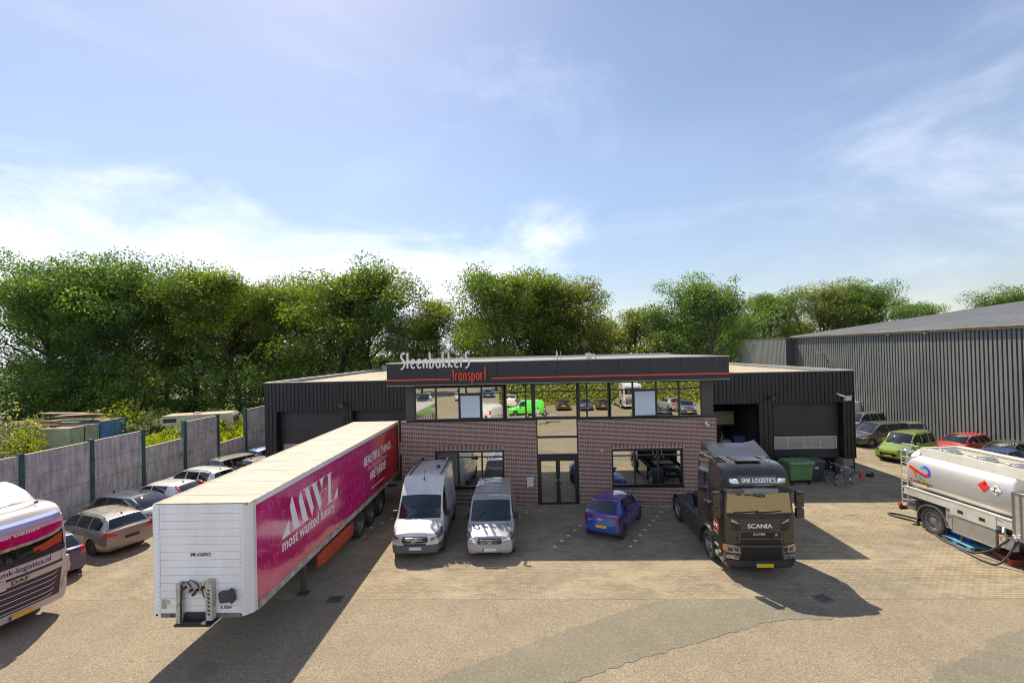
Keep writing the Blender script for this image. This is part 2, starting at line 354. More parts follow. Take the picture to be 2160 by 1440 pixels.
def ground_mats():
    gravel('yard_asphalt', (.40, .33, .225), (.31, .255, .175), 1.0)
    gravel('asphalt_patch', (.21, .19, .14), (.17, .155, .118), .50)

    def paving(name, herring, ca, cb, joint):
        m, n, l, b = _new(name); MAT[name] = m
        t = n.new('ShaderNodeTexCoord'); P = t.outputs['Object']
        mp = n.new('ShaderNodeMapping'); l.new(P, mp.inputs[0]); 
        if herring: mp.inputs['Rotation'].default_value = (0, 0, 0)
        br = n.new('ShaderNodeTexBrick'); l.new(mp.outputs[0], br.inputs['Vector'])
        br.inputs['Scale'].default_value = 1.0; br.inputs['Brick Width'].default_value = .22; br.inputs['Row Height'].default_value = .11
        br.inputs['Mortar Size'].default_value = .007; br.inputs['Mortar Smooth'].default_value = .3; br.inputs['Bias'].default_value = -.2
        br.inputs['Color1'].default_value = c4(ca); br.inputs['Color2'].default_value = c4(cb); br.inputs['Mortar'].default_value = c4(joint)
        def noise(scale, det=5, rough=.62, sc=None):
            v = P
            if sc: m2 = n.new('ShaderNodeMapping'); l.new(P, m2.inputs[0]); m2.inputs['Scale'].default_value = sc; v = m2.outputs[0]
            z = n.new('ShaderNodeTexNoise'); z.inputs['Scale'].default_value = scale; z.inputs['Detail'].default_value = det; z.inputs['Roughness'].default_value = rough; l.new(v, z.inputs['Vector']); return z.outputs['Fac']
        def mrange(v, a, b_, c=0, d=1):
            z = n.new('ShaderNodeMapRange'); z.inputs[1].default_value = a; z.inputs[2].default_value = b_; z.inputs[3].default_value = c; z.inputs[4].default_value = d; l.new(v, z.inputs[0]); return z.outputs[0]
        def mix(f, a, b_):
            z = n.new('ShaderNodeMix'); z.data_type = 'RGBA'
            for i, v in ((0, f), (6, a), (7, b_)):
                if isinstance(v, (int, float)): z.inputs[i].default_value = v
                elif isinstance(v, tuple): z.inputs[i].default_value = c4(v)
                else: l.new(v, z.inputs[i])
            return z.outputs[2]
        c = br.outputs['Color']
        c = mix(mrange(noise(.55, 7, .65), .45, .72, 0, .85), c, (.36, .31, .225))       # dry sand and dust
        c = mix(mrange(noise(.8, 8, .7, (1, 2.2, 1)), .52, .72, 0, .75), c, (.115, .10, .08))
        c = mix(mrange(noise(.30, 4, .6), .48, .66, 0, .45), c, (.13, .12, .10))
        c = mix(mrange(noise(26, 4, .7), .5, .75, 0, .3), c, (.10, .09, .075))
        c = mix(mrange(noise(3.0, 8, .75), .62, .76, 0, .75), c, (.44, .39, .30))
        l.new(c, b.inputs['Base Color']); b.inputs['Roughness'].default_value = .9; b.inputs['Specular IOR Level'].default_value = .25
        bp = n.new('ShaderNodeBump'); bp.inputs['Strength'].default_value = .5; bp.inputs['Distance'].default_value = .012; l.new(br.outputs['Fac'], bp.inputs['Height']); bp.invert = True; l.new(bp.outputs[0], b.inputs['Normal'])
    paving('block_paving', False, (.33, .27, .175), (.235, .19, .125), (.075, .06, .045))
    paving('herringbone_paving', True, (.30, .245, .162), (.21, .172, .118), (.13, .108, .08))
    sp('grass_field', (.07, .115, .022), .95, col2=(.125, .16, .04), vscale=.15, detail=8)
    sp('wild_ground', (.085, .11, .03), .95, col2=(.13, .11, .06), vscale=.7, detail=8, bump=.4, bscale=8)
    sp('kerb_concrete', (.30, .29, .26), .9, col2=(.16, .155, .14), vscale=2.5, detail=8)
ground_mats()

def sheet(name, poly, z, mat, kind='structure', label=None):
    mb = MB(); mb.face([(x, y, z) for x, y in poly]); return mb.build(name, MAT[mat], kind=kind, label=label)
def wavy(poly, amp=.05, step=.35, seed=1):
    rnd = random.Random(seed); out = []
    for i in range(len(poly)):
        a, b = Vector(poly[i]), Vector(poly[(i+1) % len(poly)]); L = (b-a).length; k = max(1, int(L/step)); nrm = Vector((-(b-a).y, (b-a).x)).normalized()
        for j in range(k):
            p = a.lerp(b, j/k) + (nrm*rnd.uniform(-amp, amp) if j else Vector((0, 0))); out.append((p.x, p.y))
    return out
sheet('ground', [(-900, -500), (900, -500), (900, 1600), (-900, 1600)], -.012, 'grass_field')
sheet('yard', [(-23.2, -40), (60, -40), (60, 62), (-16.5, 62), (-16.5, 49), (-23.2, 46)], 0, 'yard_asphalt')
sheet('rough_ground', [(-75, -30), (-23.35, -30), (-23.35, 60), (-75, 60)], -.004, 'wild_ground')
sheet('driveway', [(-75, -60), (60, -60), (60, -40.02), (-75, -40.02)], 0, 'asphalt_patch')
# block paving along the building, with its straight front edge
sheet('block_paving', [(-23, 14.42), (-6.3, 14.40), (7.6, 14.38), (7.6, 22.9), (-23, 22.9)], .004, 'herringbone_paving')
sheet('stretcher_paving', [(7.6, 14.38), (40, 14.5), (40, 26.9), (7.6, 22.9)], .0045, 'block_paving')
sheet('dock_paving', [(-23, 22.9), (-6.9, 22.9), (-6.9, 34), (-23, 34)], .004, 'herringbone_paving')
sheet('side_paving', [(9.3, 23.08), (40, 26.905), (40, 50), (18.9, 50), (18.9, 27.7), (9.3, 27.7)], .0045, 'block_paving')
p1 = [(-4.6, 9.2), (-2.74, 10.77), (-1.27, 11.62), (-.2, 12.25), (1.12, 13.0), (2.5, 13.75), (3.84, 14.33), (7.1, 14.33), (8.4, 13.9), (8.3, 13.4), (6.6, 13.25), (5.47, 12.85), (2.9, 11.8), (.46, 10.7), (-1.6, 9.2)]
sheet('asphalt_patch', wavy(p1, .06, .16, 3), .0075, 'asphalt_patch')
p2 = [(8.3, 10.2), (9.1, 11.2), (9.72, 11.5), (10.86, 12.03), (12.2, 12.75), (13.6, 13.1), (16, 13.2), (16, 9.5), (9, 9.5)]
sheet('asphalt_patch_right', wavy(p2, .08, .16, 5), .0075, 'asphalt_patch')
# white marker stones of the parking bays
mb = MB(); rnd = random.Random(2)
for (x, y) in [(.72, 18.24), (1.03, 18.78), (1.34, 19.33), (1.65, 19.88), (1.95, 20.43), (2.26, 20.98), (3.66, 18.22), (3.97, 18.76), (4.29, 19.31), (4.61, 19.85), (4.93, 20.4), (5.25, 20.95), (5.56, 21.49), (5.88, 22.02), (-.44, 22.1), (-.76, 21.54), (-1.08, 20.98), (-7.29, 20.35), (-7.0, 20.9), (-6.7, 21.45), (-6.4, 22.0), (-7.6, 19.8)]:
    mb.box((x, y, .006), (.13, .13, .012), rot=(0, 0, R(rnd.uniform(-4, 4))))
mb.build('parking_markings', sp('marker_stone', (.62, .62, .58), .8, var=.25, vscale=20), kind='structure')
# kerbs in front of the brick wall
def kerb(pts, w=.16, h=.12):
    mb = MB(); 
    L = [Vector((p[0], p[1], 0)) for p in pts]
    for i in range(len(L)-1):
        d = (L[i+1]-L[i]); nrm = Vector((-d.y, d.x, 0)).normalized()*w/2; e = d.normalized()*.0
        a, b = L[i], L[i+1]
        q = [a-nrm, b-nrm, b+nrm, a+nrm]; mb.prism([(v.x, v.y) for v in q], 'z', 0.0, h)
    mb.build('kerb', MAT['kerb_concrete'], kind='structure')
def arc(cx, cy, r, a0, a1, k=8): return [(cx+r*math.cos(R(a0+(a1-a0)*i/k)), cy+r*math.sin(R(a0+(a1-a0)*i/k))) for i in range(k+1)]
kerb([(-6.3, 22.62), (-.62, 22.62)] + arc(-.62, 23.0, .38, -90, -5)[1:], .15, .13)
kerb(arc(2.95, 23.0, .38, -175, -90) + [(8.9, 22.62)], .15, .13)
sheet('planting_strip', [(-6.3, 22.7), (-.6, 22.7), (-.6, 23.1), (-6.3, 23.1)], .06, 'wild_ground')
sheet('planting_strip_right', [(2.9, 22.7), (8.9, 22.7), (8.9, 23.1), (2.9, 23.1)], .06, 'wild_ground')
# weed and sand rim, drains
def drain(x, y, rz, lab):
    e = empty('drain_grate', (x, y, 0), rz, lab, 'drain', 'drain grates in the yard'); e.scale = (.85, .85, 1)
    mb = MB()
    for s in (-1, 1): mb.box((s*.26, 0, .012), (.05, .5, .02)).box((0, s*.235, .012), (.47, .04, .02))
    for k in range(7): mb.box((-.2+k*.066, 0, .010), (.028, .43, .016))
    mb.build('grate', sp('cast_iron', (.17, .15, .12), .8, col2=(.10, .09, .08), vscale=8), e)
    MB().b2(-.24, .24, -.22, .22, .004, .0055).build('sump', sp('sump_black', (.012, .012, .012), .9), e)
drain(-6.38, 14.4, .08, 'black drain grate in the paving beside the pink trailer')
drain(8.61, 14.42, .35, 'black drain grate in the shadow of the black tractor unit')
sheet('manhole_cover', arc(-8.3, 11.15, .33, 0, 345, 23), .006, 'asphalt_patch')

# ================================================================== MAIN BUILDING
CLAD = sp('black_cladding', (.012, .012, .0135), .42, var=.4, vscale=.5, streak=True, spec=.5)
FASC = sp('fascia_panel', (.016, .017, .021), .4, var=.3, vscale=.5, spec=.5)
FRAME = sp('window_frame_black', (.018, .018, .018), .4)
REDS = sp('red_trim', (.52, .045, .022), .45)
ROOFM = sp('roof_membrane', (.42, .355, .255), .9, col2=(.30, .26, .20), vscale=.6, detail=8)
ROOFG = sp('roof_grey', (.20, .20, .20), .85, col2=(.26, .26, .26), vscale=.7)
TRIM = sp('roof_trim', (.40, .39, .36), .5, metal=.3)
CONC = sp('plinth_concrete', (.22, .21, .19), .9, col2=(.13, .12, .11), vscale=1.2, detail=8)
DOORM = sp('dock_door_panel', (.026, .026, .028), .45, var=.3, vscale=1.0)
MG = mirror_glass('solar_glass', (.74, .76, .72), .004, .14)
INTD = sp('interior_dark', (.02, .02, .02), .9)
def brick_mat():
    m, n, l, b = _new('dark_red_brick')
    t = n.new('ShaderNodeTexCoord'); sx = n.new('ShaderNodeSeparateXYZ'); l.new(t.outputs['Object'], sx.inputs[0])
    ad = n.new('ShaderNodeMath'); ad.operation = 'ADD'; l.new(sx.outputs[0], ad.inputs[0]); l.new(sx.outputs[1], ad.inputs[1])
    cx = n.new('ShaderNodeCombineXYZ'); l.new(ad.outputs[0], cx.inputs[0]); l.new(sx.outputs[2], cx.inputs[1])
    br = n.new('ShaderNodeTexBrick'); l.new(cx.outputs[0], br.inputs['Vector'])
    br.inputs['Scale'].default_value = 1; br.inputs['Brick Width'].default_value = .232; br.inputs['Row Height'].default_value = .0655; br.inputs['Mortar Size'].default_value = .0105
    br.inputs['Mortar Smooth'].default_value = .15; br.inputs['Bias'].default_value = -.1; br.offset = .5; br.offset_frequency = 2
    br.inputs['Color1'].default_value = (.115, .042, .027, 1); br.inputs['Color2'].default_value = (.052, .023, .019, 1); br.inputs['Mortar'].default_value = (.58, .44, .37, 1)
    nz = n.new('ShaderNodeTexNoise'); nz.inputs['Scale'].default_value = 1.3; nz.inputs['Detail'].default_value = 8; l.new(t.outputs['Object'], nz.inputs['Vector'])
    mr = n.new('ShaderNodeMapRange'); mr.inputs[1].default_value = .45; mr.inputs[2].default_value = .8; mr.inputs[4].default_value = .12; l.new(nz.outputs['Fac'], mr.inputs[0])
    mx = n.new('ShaderNodeMix'); mx.data_type = 'RGBA'; l.new(mr.outputs[0], mx.inputs[0]); l.new(br.outputs['Color'], mx.inputs[6]); mx.inputs[7].default_value = (.12, .075, .065, 1)
    l.new(mx.outputs[2], b.inputs['Base Color']); b.inputs['Roughness'].default_value = .85
    bp = n.new('ShaderNodeBump'); bp.inputs['Strength'].default_value = .6; bp.inputs['Distance'].default_value = .008; bp.invert = True; l.new(br.outputs['Fac'], bp.inputs['Height']); l.new(bp.outputs[0], b.inputs['Normal'])
    MAT['dark_red_brick'] = m
    m2 = m.copy(); m2.name = 'soldier_brick'; MAT['soldier_brick'] = m2
    nt = m2.node_tree; b2 = [x for x in nt.nodes if x.type == 'TEX_BRICK'][0]; b2.offset = 0
    b2.inputs['Brick Width'].default_value = .0655; b2.inputs['Row Height'].default_value = .4; b2.squash = 1
    return m
BRICK = brick_mat()
YB, YH, YF = 23.12, 27.4, 22.1          # brick face, hall face, fascia face
BL, BR_ = -6.66, 8.98                   # brick wall ends
bld = empty('transport_building', (0, YB, 0), 0, 'long black and dark brick transport office with dock doors and flat roof', 'building')
bld.location = (0, 0, 0)

def ribbed(x0, x1, z0, z1, y, pitch=.232, name='cladding', parent=bld, mat=CLAD, deep=.035, side='x'):
    """vertical trapezoid-profile cladding as one folded sheet facing -y"""
    mb = MB(); n = max(1, round((x1-x0)/pitch)); p = (x1-x0)/n; pts = []
    for i in range(n):
        a = x0+i*p; pts += [(a, 0), (a+p*.72, 0), (a+p*.78, 1), (a+p*.94, 1)]
    pts.append((x1, 0))
    for i in range(len(pts)-1):
        (xa, da), (xb, db) = pts[i], pts[i+1]
        q = [(xa, y+da*deep), (xb, y+db*deep)]
        P = lambda u, v, z: (u, v, z) if side == 'x' else (v, u, z)
        mb.face([P(q[0][0], q[0][1], z0), P(q[1][0], q[1][1], z0), P(q[1][0], q[1][1], z1), P(q[0][0], q[0][1], z1)])
    return mb.build(name, mat, parent)

# hall shell ------------------------------------------------------------
HX0, HX1, HZ, HY1 = -16.2, 18.45, 6.12, 48.6
ribbed(HX0, BL, 4.36, HZ-.07, YH); ribbed(BR_, HX1, 4.32, HZ-.07, YH)
D = [(-15.5, -11.45), (-10.85, -7.0)]
for a, b in ((HX0, D[0][0]), (D[0][1], D[1][0]), (D[1][1], BL)): ribbed(a, b, .3 if a < -16 else .02, 4.36, YH)
DR = [(9.9, 13.08), (13.88, 17.82)]
for a, b, z0 in ((BR_, DR[0][0], .02), (DR[0][1], DR[1][0], 1.05), (DR[1][1], HX1, 1.09)): ribbed(a, b, z0, 4.32, YH)
MB().b2(HX0, BL, YH-.02, YH+.06, HZ-.07, HZ+.0).b2(HX0-.03, HX0+.02, YH-.02, YH+.08, .3, HZ-.072).build('corner_trim', FASC, bld)
MB().b2(BR_, HX1, YH-.02, YH+.06, HZ-.07, HZ).b2(HX1-.02, HX1+.03, YH-.02, YH+.08, 1.09, HZ-.072).build('corner_trim', FASC, bld)
# side walls, back wall, roof with low parapet and light metal capping
ribbed(YH+.08, HY1, .3, HZ-.003, HX1-.01, name='side_cladding', side='y', deep=-.035)
ribbed(YH+.08, HY1, .3, HZ-.003, HX0+.01, name='side_cladding', side='y')
mb = MB(); mb.b2(HX0, HX1, HY1, HY1+.1, 0, HZ+.3); mb.build('back_wall', CLAD, bld)
mb = MB(); mb.b2(HX0+.1, HX1-.1, YH+.07, HY1-.02, HZ-.32, HZ-.16); mb.build('roof', ROOFM, bld)
mb = MB()
mb.b2(HX0-.05, HX1+.05, YH-.05, YH+.12, HZ, HZ+.035)
mb.b2(HX0-.05, HX0+.20, YH+.12, HY1+.1, HZ, HZ+.045); mb.b2(HX1-.20, HX1+.05, YH+.12, HY1+.1, HZ, HZ+.045)
mb.b2(HX0+.2, HX1-.2, HY1-.15, HY1+.12, HZ+.302, HZ+.34)
mb.build('roof_trim', TRIM, bld)
mb = MB(); mb.b2(HX0+.2, HX0+.32, YH+.14, HY1-.03, HZ-.15, HZ-.002); mb.b2(HX1-.32, HX1-.2, YH+.14, HY1-.03, HZ-.15, HZ-.002); mb.b2(HX0+.3, HX1-.3, HY1-.16, HY1-.02, HZ-.15, HZ+.29)
mb.build('parapet', ROOFG, bld)
# concrete plinth
mb = MB(); mb.b2(HX1-.62, HX1-.06, YH+.12, YH+.9, 0, 1.085); mb.b2(HX1-.1, HX1-.04, YH+.9, HY1, 0, .32); mb.build('plinth', CONC, bld)
MB().b2(HX0+.04, D[0][0]-.05, YH+.08, YH+.2, 0, .3).build('plinth', CONC, bld)
# dock doors
def dock(x0, x1, ztop, zbot, win=None, y=YH+.45, name='dock_door'):
    mb = MB(); k = max(3, int((ztop-zbot)/.6)); h = (ztop-zbot)/k
    for i in range(k): mb.b2(x0+.002, x1-.002, y, y+.05, zbot+i*h+.004, zbot+(i+1)*h-.004)
    mb.b2(x0, x1, y+.05, y+.08, zbot, ztop)
    d = mb.build(name, DOORM, bld)
    # reveal
    mb = MB(); mb.b2(x0-.12, x0, YH+.06, y+.1, zbot, ztop+.0); mb.b2(x1, x1+.12, YH+.06, y+.1, zbot, ztop); mb.b2(x0-.12, x1+.12, YH+.06, y+.1, ztop, ztop+.1)
    mb.build('door_reveal', CLAD, bld)
    if win:
        wx0, wx1, wz0, wz1, n = win
        f = MB(); 
        for i in range(n+1):
            xx = wx0+(wx1-wx0)*i/n; f.b2(xx-.022, xx+.022, y-.035, y-.003, wz0, wz1)
        f.b2(wx0-.022, wx1+.022, y-.036, y-.004, wz1, wz1+.05); f.b2(wx0-.022, wx1+.022, y-.036, y-.004, wz0-.05, wz0)
        fr = f.build('door_window', sp('door_window_frame', (.45, .44, .43), .5), d)
        p = MB(); 
        for i in range(n):
            a = wx0+(wx1-wx0)*i/n; p.b2(a+.025, a+(wx1-wx0)/n-.025, y-.018, y-.006, wz0+.003, wz1-.003)
        p.build('pane', sp('acrylic_pane', (.28, .27, .25), .3, var=.2, vscale=1.5), d)
dock(D[0][0], D[0][1], 4.36, 0, (-15.3, -11.7, 1.66, 2.28, 4))
dock(D[1][0], D[1][1], 4.36, 0, (-10.7, -7.1, 1.66, 2.28, 4))
dock(DR[1][0], DR[1][1], 4.32, 1.1, (13.95, 17.66, 1.64, 2.26, 4))
mb = MB(); mb.b2(DR[0][1]+.1, 17.9, YH+1.1, YH+1.2, 0, 1.1); mb.b2(13.2, 17.9, YH+.5, YH+1.1, 1.0, 1.1); mb.build('dock_recess', INTD, bld)
mb = MB(); mb.b2(13.9, 17.7, YH+.7, YH+1.08, 0, .16); mb.build('recess_ledge', CONC, bld)
mb = MB(); mb.b2(DR[0][1], DR[1][0], YH+.1, YH+.3, 0, 1.05); mb.b2(9.2, DR[0][1]+.1, YH+.06, YH+.3, 0, 1.02); mb.build('plinth', CONC, bld)
# open bay: an interior room behind the opening
mb = MB(); x0, x1 = DR[0]; 
mb.b2(x0-.6, x1+.45, YH+.3, YH+6, 1.0, 1.06); mb.b2(x0-.7, x0-.6, YH+.1, YH+6, 1.06, 4.9); mb.b2(x1+.45, x1+.55, YH+.3, YH+6, 1.06, 4.9); mb.b2(x0-.7, x1+.55, YH+6, YH+6.1, 1.06, 4.9); mb.b2(x0-.6, x1+.5, YH+.1, YH+6, 4.9, 5.0)
mb.build('bay_interior', sp('bay_wall', (.10, .098, .09), .9, var=.3), bld)
mb = MB(); mb.b2(x0-.12, x0, YH+.03, YH+.25, 1.0, 4.32); mb.b2(x1, x1+.12, YH+.05, YH+.25, 1.0, 4.32); mb.build('door_reveal', CLAD, bld)

# office ----------------------------------------------------------------
BZ = 4.21; DX0, DX1 = .15, 2.21; LW = (-4.98, -1.5, .88, 2.78); RW = (3.84, 7.33, .88, 2.73)
mb = MB()
def wallp(x0, x1, z0, z1): mb.b2(x0, x1, YB, YB+.3, z0, z1)
wallp(BL, LW[0], 0, BZ); wallp(LW[0], LW[1], 0, LW[2]); wallp(LW[0], LW[1], LW[3]+.24, BZ); wallp(LW[1], DX0, 0, BZ)
wallp(DX1, RW[0], 0, BZ); wallp(RW[0], RW[1], 0, RW[2]); wallp(RW[0], RW[1], RW[3]+.24, BZ); wallp(RW[1], BR_, 0, BZ)
mb.b2(BL, BL+.3, YB+.3, YH+.02, 0, BZ-.002); mb.b2(BR_-.3, BR_, YB+.3, YH+.02, 0, BZ-.002)
mb.build('brick_wall', BRICK, bld)
for w in (LW, RW): MB().b2(w[0]-.02, w[1]+.02, YB-.004, YB+.29, w[3]+.002, w[3]+.238).build('soldier_course', MAT['soldier_brick'], bld)
mb = MB(); mb.b2(BL-.04, DX0+.02, YB-.03, YB+.5, BZ, BZ+.05); mb.build('sill_capping', FRAME, bld); mb = MB(); mb.b2(DX1-.02, BR_+.04, YB-.03, YB+.5, BZ, BZ+.05); mb.build('sill_capping', FRAME, bld)
# upper storey: dark panels at both ends, core wall behind, side walls
MB().b2(-6.45, -6.02, YB+.12, YB+.3, BZ+.05, 6.15).b2(-6.45, -6.3, YB+.3, YH+.02, BZ+.05, 6.15).build('end_panel', sp('olive_black_panel', (.05, .05, .042), .35), bld)
MB().b2(8.36, 8.9, YB+.12, YB+.3, BZ+.05, 6.15).b2(8.75, 8.9, YB+.3, YH+.02, BZ+.05, 6.15).build('end_panel', sp('olive_black_panel', (.05, .05, .042), .35), bld)
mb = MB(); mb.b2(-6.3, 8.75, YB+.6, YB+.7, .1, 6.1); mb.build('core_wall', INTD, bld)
# window helper: frame + panes
def window(name, x0, x1, z0, z1, mull, trans=None, y=YB+.12, fw_=.07, dep=.09, blinds=(), md=None, frost=()):
    f = MB(); f.b2(x0, x1, y, y+dep, z1-fw_, z1); f.b2(x0, x1, y, y+dep, z0, z0+fw_)
    f.b2(x0, x0+fw_, y, y+dep, z0+fw_, z1-fw_); f.b2(x1-fw_, x1, y, y+dep, z0+fw_, z1-fw_)
    xs = [x0+fw_] + list(mull) + [x1-fw_]
    for m_ in mull: f.b2(m_-.04, m_+.04, y+.002, y+dep-.002, z0+fw_, z1-fw_)
    if trans: 
        for i in range(len(xs)-1): f.b2(xs[i]+(.04 if i else 0), xs[i+1]-(.04 if i < len(xs)-2 else 0), y+.004, y+dep-.004, trans-.03, trans+.03)
    fo = f.build(name, FRAME, bld)
    rnd = random.Random(int(x0*10)+50)
    for i in range(len(xs)-1):
        a, b = xs[i]+(.04 if i else 0), xs[i+1]-(.04 if i < len(xs)-2 else 0)
        rows = [(z0+fw_, (trans-.03) if trans else z1-fw_)] + ([(trans+.03, z1-fw_)] if trans else [])
        for j, (za, zb) in enumerate(rows):
            p = MB(); t1, t2 = rnd.uniform(-.0011, .0011), rnd.uniform(-.0011, .0011)
            yy = y+dep*.55
            p.face([(a, yy, za), (b, yy+t1*(b-a), za), (b, yy+t1*(b-a)+t2, zb), (a, yy+t2, zb)])
            po = p.build('pane', MG, fo)
        if i in blinds:
            e_ = .10 if x0 < 0 else .08
            ff = MB(); ff.b2(a-.02, b+.02, y-.05, y+.02, rows[0][0]-.02, rows[0][1]+.02)
            ff.build('sash', FRAME, fo)
            ff = MB(); ff.b2(a+e_*.5, b-e_*.5, y-.056, y-.051, rows[0][0]+.05, rows[0][1]-.06)
            ff.build('sash_pane', sp('pale_blind_pane', (.50, .58, .68), .18, coat=.6), fo)
    return fo
WZ0, WZ1, WT = 4.27, 6.08, 5.62
window('upper_window', -6.02, -1.43, WZ0, WZ1-.08, (-4.9, -3.72, -2.58), WT-.02, blinds=(2,), fw_=.09)
window('upper_window', -1.38, .0, WZ0, WZ1, (-.35,), WT+.03)
window('upper_window', 2.28, 3.80, WZ0, WZ1, (2.70,), WT+.03)
window('upper_window', 3.84, 8.36, WZ0, WZ1-.02, (4.98, 6.13, 7.24), WT+.03, blinds=(1,), fw_=.06)
# central glazed strip with double door
window('stair_window', .02, 2.26, 4.29, WZ1, (), WT+.02, fw_=.09)
window('stair_window', .15, 2.21, 3.36, 4.28, (), None, fw_=.05); window('stair_window', .15, 2.21, 2.46, 3.355, (), None, fw_=.05)
mb = MB(); mb.b2(.15, 2.21, YB+.05, YB+.2, 2.30, 2.455); mb.b2(.15, .25, YB+.05, YB+.2, 0, 2.3); mb.b2(2.11, 2.21, YB+.05, YB+.2, 0, 2.3); mb.b2(-.02, .13, YB+.02, YB+.2, BZ+.06, 6.14); mb.b2(2.235, 2.32, YB+.02, YB+.2, BZ+.06, 6.14)
mb.build('door_frame', FRAME, bld)
for s in (-1, 1):
    xa, xb = (.25, 1.175) if s < 0 else (1.185, 2.11)
    mb = MB(); y0, y1 = YB+.08, YB+.15
    mb.b2(xa, xa+.1, y0, y1, .02, 2.29); mb.b2(xb-.1, xb, y0, y1, .02, 2.29); mb.b2(xa+.1, xb-.1, y0, y1, .02, .14); mb.b2(xa+.1, xb-.1, y0, y1, 2.17, 2.29)
    dr = mb.build('entrance_door', FRAME, bld)
    mb = MB(); mb.face([(xa+.1, YB+.12, .14), (xb-.1, YB+.12, .14), (xb-.1, YB+.12, 2.17), (xa+.1, YB+.12, 2.17)]); mb.build('pane', MG, dr)
    cx = 1.18+s*.02; mb = MB(); mb.tube([(cx+s*(.035+.085*math.sin(math.pi*k/10)), YB+.03, .86+.42*k/10) for k in range(11)], .014); mb.build('handle', CHROME, dr, smooth=1)
mb = MB(); mb.b2(.1, 2.26, YB-.35, YB+.3, 0, .02); mb.build('door_step', CONC, bld)
window('ground_window', LW[0], LW[1], LW[2], LW[3], (-3.82, -2.62), 2.42, y=YB+.1, fw_=.09)
window('ground_window', RW[0], RW[1], RW[2], RW[3], (5.0, 6.14), 2.38, y=YB+.1, fw_=.09)
for w in (LW, RW):
    mb = MB(); mb.b2(w[0]-.03, w[1]+.03, YB-.06, YB+.1, w[2]-.05, w[2]); mb.b2(w[0], w[1], YB+.01, YB+.1, w[3]-.11, w[3]); mb.build('window_sill', FRAME, bld)
# fascia slab
FX0, FX1, FZ0, FZ1 = -7.03, 9.24, 6.16, 7.21
mb = MB(); n = 11; w = (FX1-FX0-1.05)/10.0
xs = [FX0, FX0+.27, FX0+.27+.72] ; x = FX0+.99
while x+1.45 < FX1-.3: x += 1.45*1.0; xs.append(x)
xs += [FX1-.2, FX1]
for i in range(len(xs)-1): mb.b2(xs[i]+.006, xs[i+1]-.006, YF, YF+.06, FZ0, FZ1)
mb.b2(FX0, FX1, YF+.06, YF+9, FZ0, FZ1-.001)
mb.build('fascia', FASC, bld)
mb = MB(); mb.b2(FX0+.1, FX1-.1, YF+.1, YF+8.9, FZ0-.03, FZ0-.001); mb.build('soffit', sp('soffit', (.07, .065, .055), .4), bld)
mb = MB(); mb.b2(FX0-.02, FX1+.02, YF-.03, YF+.12, FZ1, FZ1+.035); mb.b2(FX0-.02, FX0+.12, YF+.12, YF+9, FZ1, FZ1+.035); mb.b2(FX1-.12, FX1+.02, YF+.12, YF+9, FZ1, FZ1+.035); mb.b2(FX0+.12, FX1-.12, YF+8.9, YF+9, FZ1, FZ1+.13); mb.build('roof_trim', TRIM, bld)
mb = MB(); mb.b2(FX0+.12, FX1-.12, YF+.12, YF+8.9, FZ1-.001, FZ1+.01); mb.build('office_roof', ROOFG, bld)
mb = MB(); mb.b2(FX0-.03, FX1+.02, YF-.02, YF+.01, FZ0-.025, FZ0-.002); mb.build('drip_edge', TRIM, bld)
mb = MB(); mb.b2(FX0-.08, -3.93, YF-.10, YF-.003, 6.385, 6.465); mb.build('red_stripe', REDS, bld); mb = MB(); mb.b2(-1.93, FX1+.13, YF-.10, YF-.003, 6.385, 6.465); mb.build('red_stripe', REDS, bld)

# ------------------------------------------------------------------ sign lettering from strokes
GL = {
 'S': ([[(.52, 1.62), (.34, 1.70), (.16, 1.60), (.07, 1.40), (.10, 1.18), (.24, .98), (.42, .78), (.50, .55), (.46, .30), (.33, .08), (.14, -.06), (.02, -.12)]], .62),
 't': ([[(.12, 1.72), (.12, 0)], [(-.06, .86), (.34, .86)]], .42),
 'e': ([[(.10, .42), (.52, .62), (.46, .86), (.30, .98), (.14, .88), (.05, .62), (.06, .34), (.16, .10), (.34, 0), (.52, .14)]], .66),
 'n': ([[(.06, 0), (.06, .96)], [(.06, .70), (.16, .92), (.34, .98), (.46, .84), (.48, .6), (.48, 0)]], .66),
 'b': ([[(.06, 1.72), (.06, 0)], [(.06, .68), (.18, .94), (.36, .96), (.50, .72), (.52, .46), (.46, .16), (.30, 0), (.06, .02)]], .68),
 'a': ([[(.50, .96), (.50, 0)], [(.50, .78), (.36, .96), (.18, .94), (.06, .72), (.04, .46), (.10, .14), (.26, 0), (.42, .06), (.50, .22)]], .68),
 'k': ([[(.06, 1.72), (.06, 0)], [(.50, .92), (.10, .46), (.52, 0)]], .62),
 'r': ([[(.06, 0), (.06, .96)], [(.06, .66), (.18, .90), (.38, .96)]], .50),
 'T': ([[(.20, 0), (.20, 1.34)], [(-.06, 1.34), (.42, 1.34)]], .46),
 's': ([[(.42, .90), (.28, .98), (.12, .92), (.08, .74), (.20, .56), (.38, .40), (.42, .20), (.32, .04), (.16, 0), (.04, .10)]], .54),
 'p': ([[(.06, .96), (.06, -.50)], [(.06, .72), (.20, .95), (.36, .94), (.50, .72), (.52, .46), (.44, .14), (.28, 0), (.06, .10)]], .68),
 'o': ([[(.28, 0), (.10, .14), (.04, .48), (.10, .84), (.28, .98), (.46, .84), (.52, .48), (.46, .14), (.28, 0)]], .66),
 'j': ([[(.20, 0), (.20, 1.75)], [(-.0, 1.05), (.40, 1.05)]], .42)}
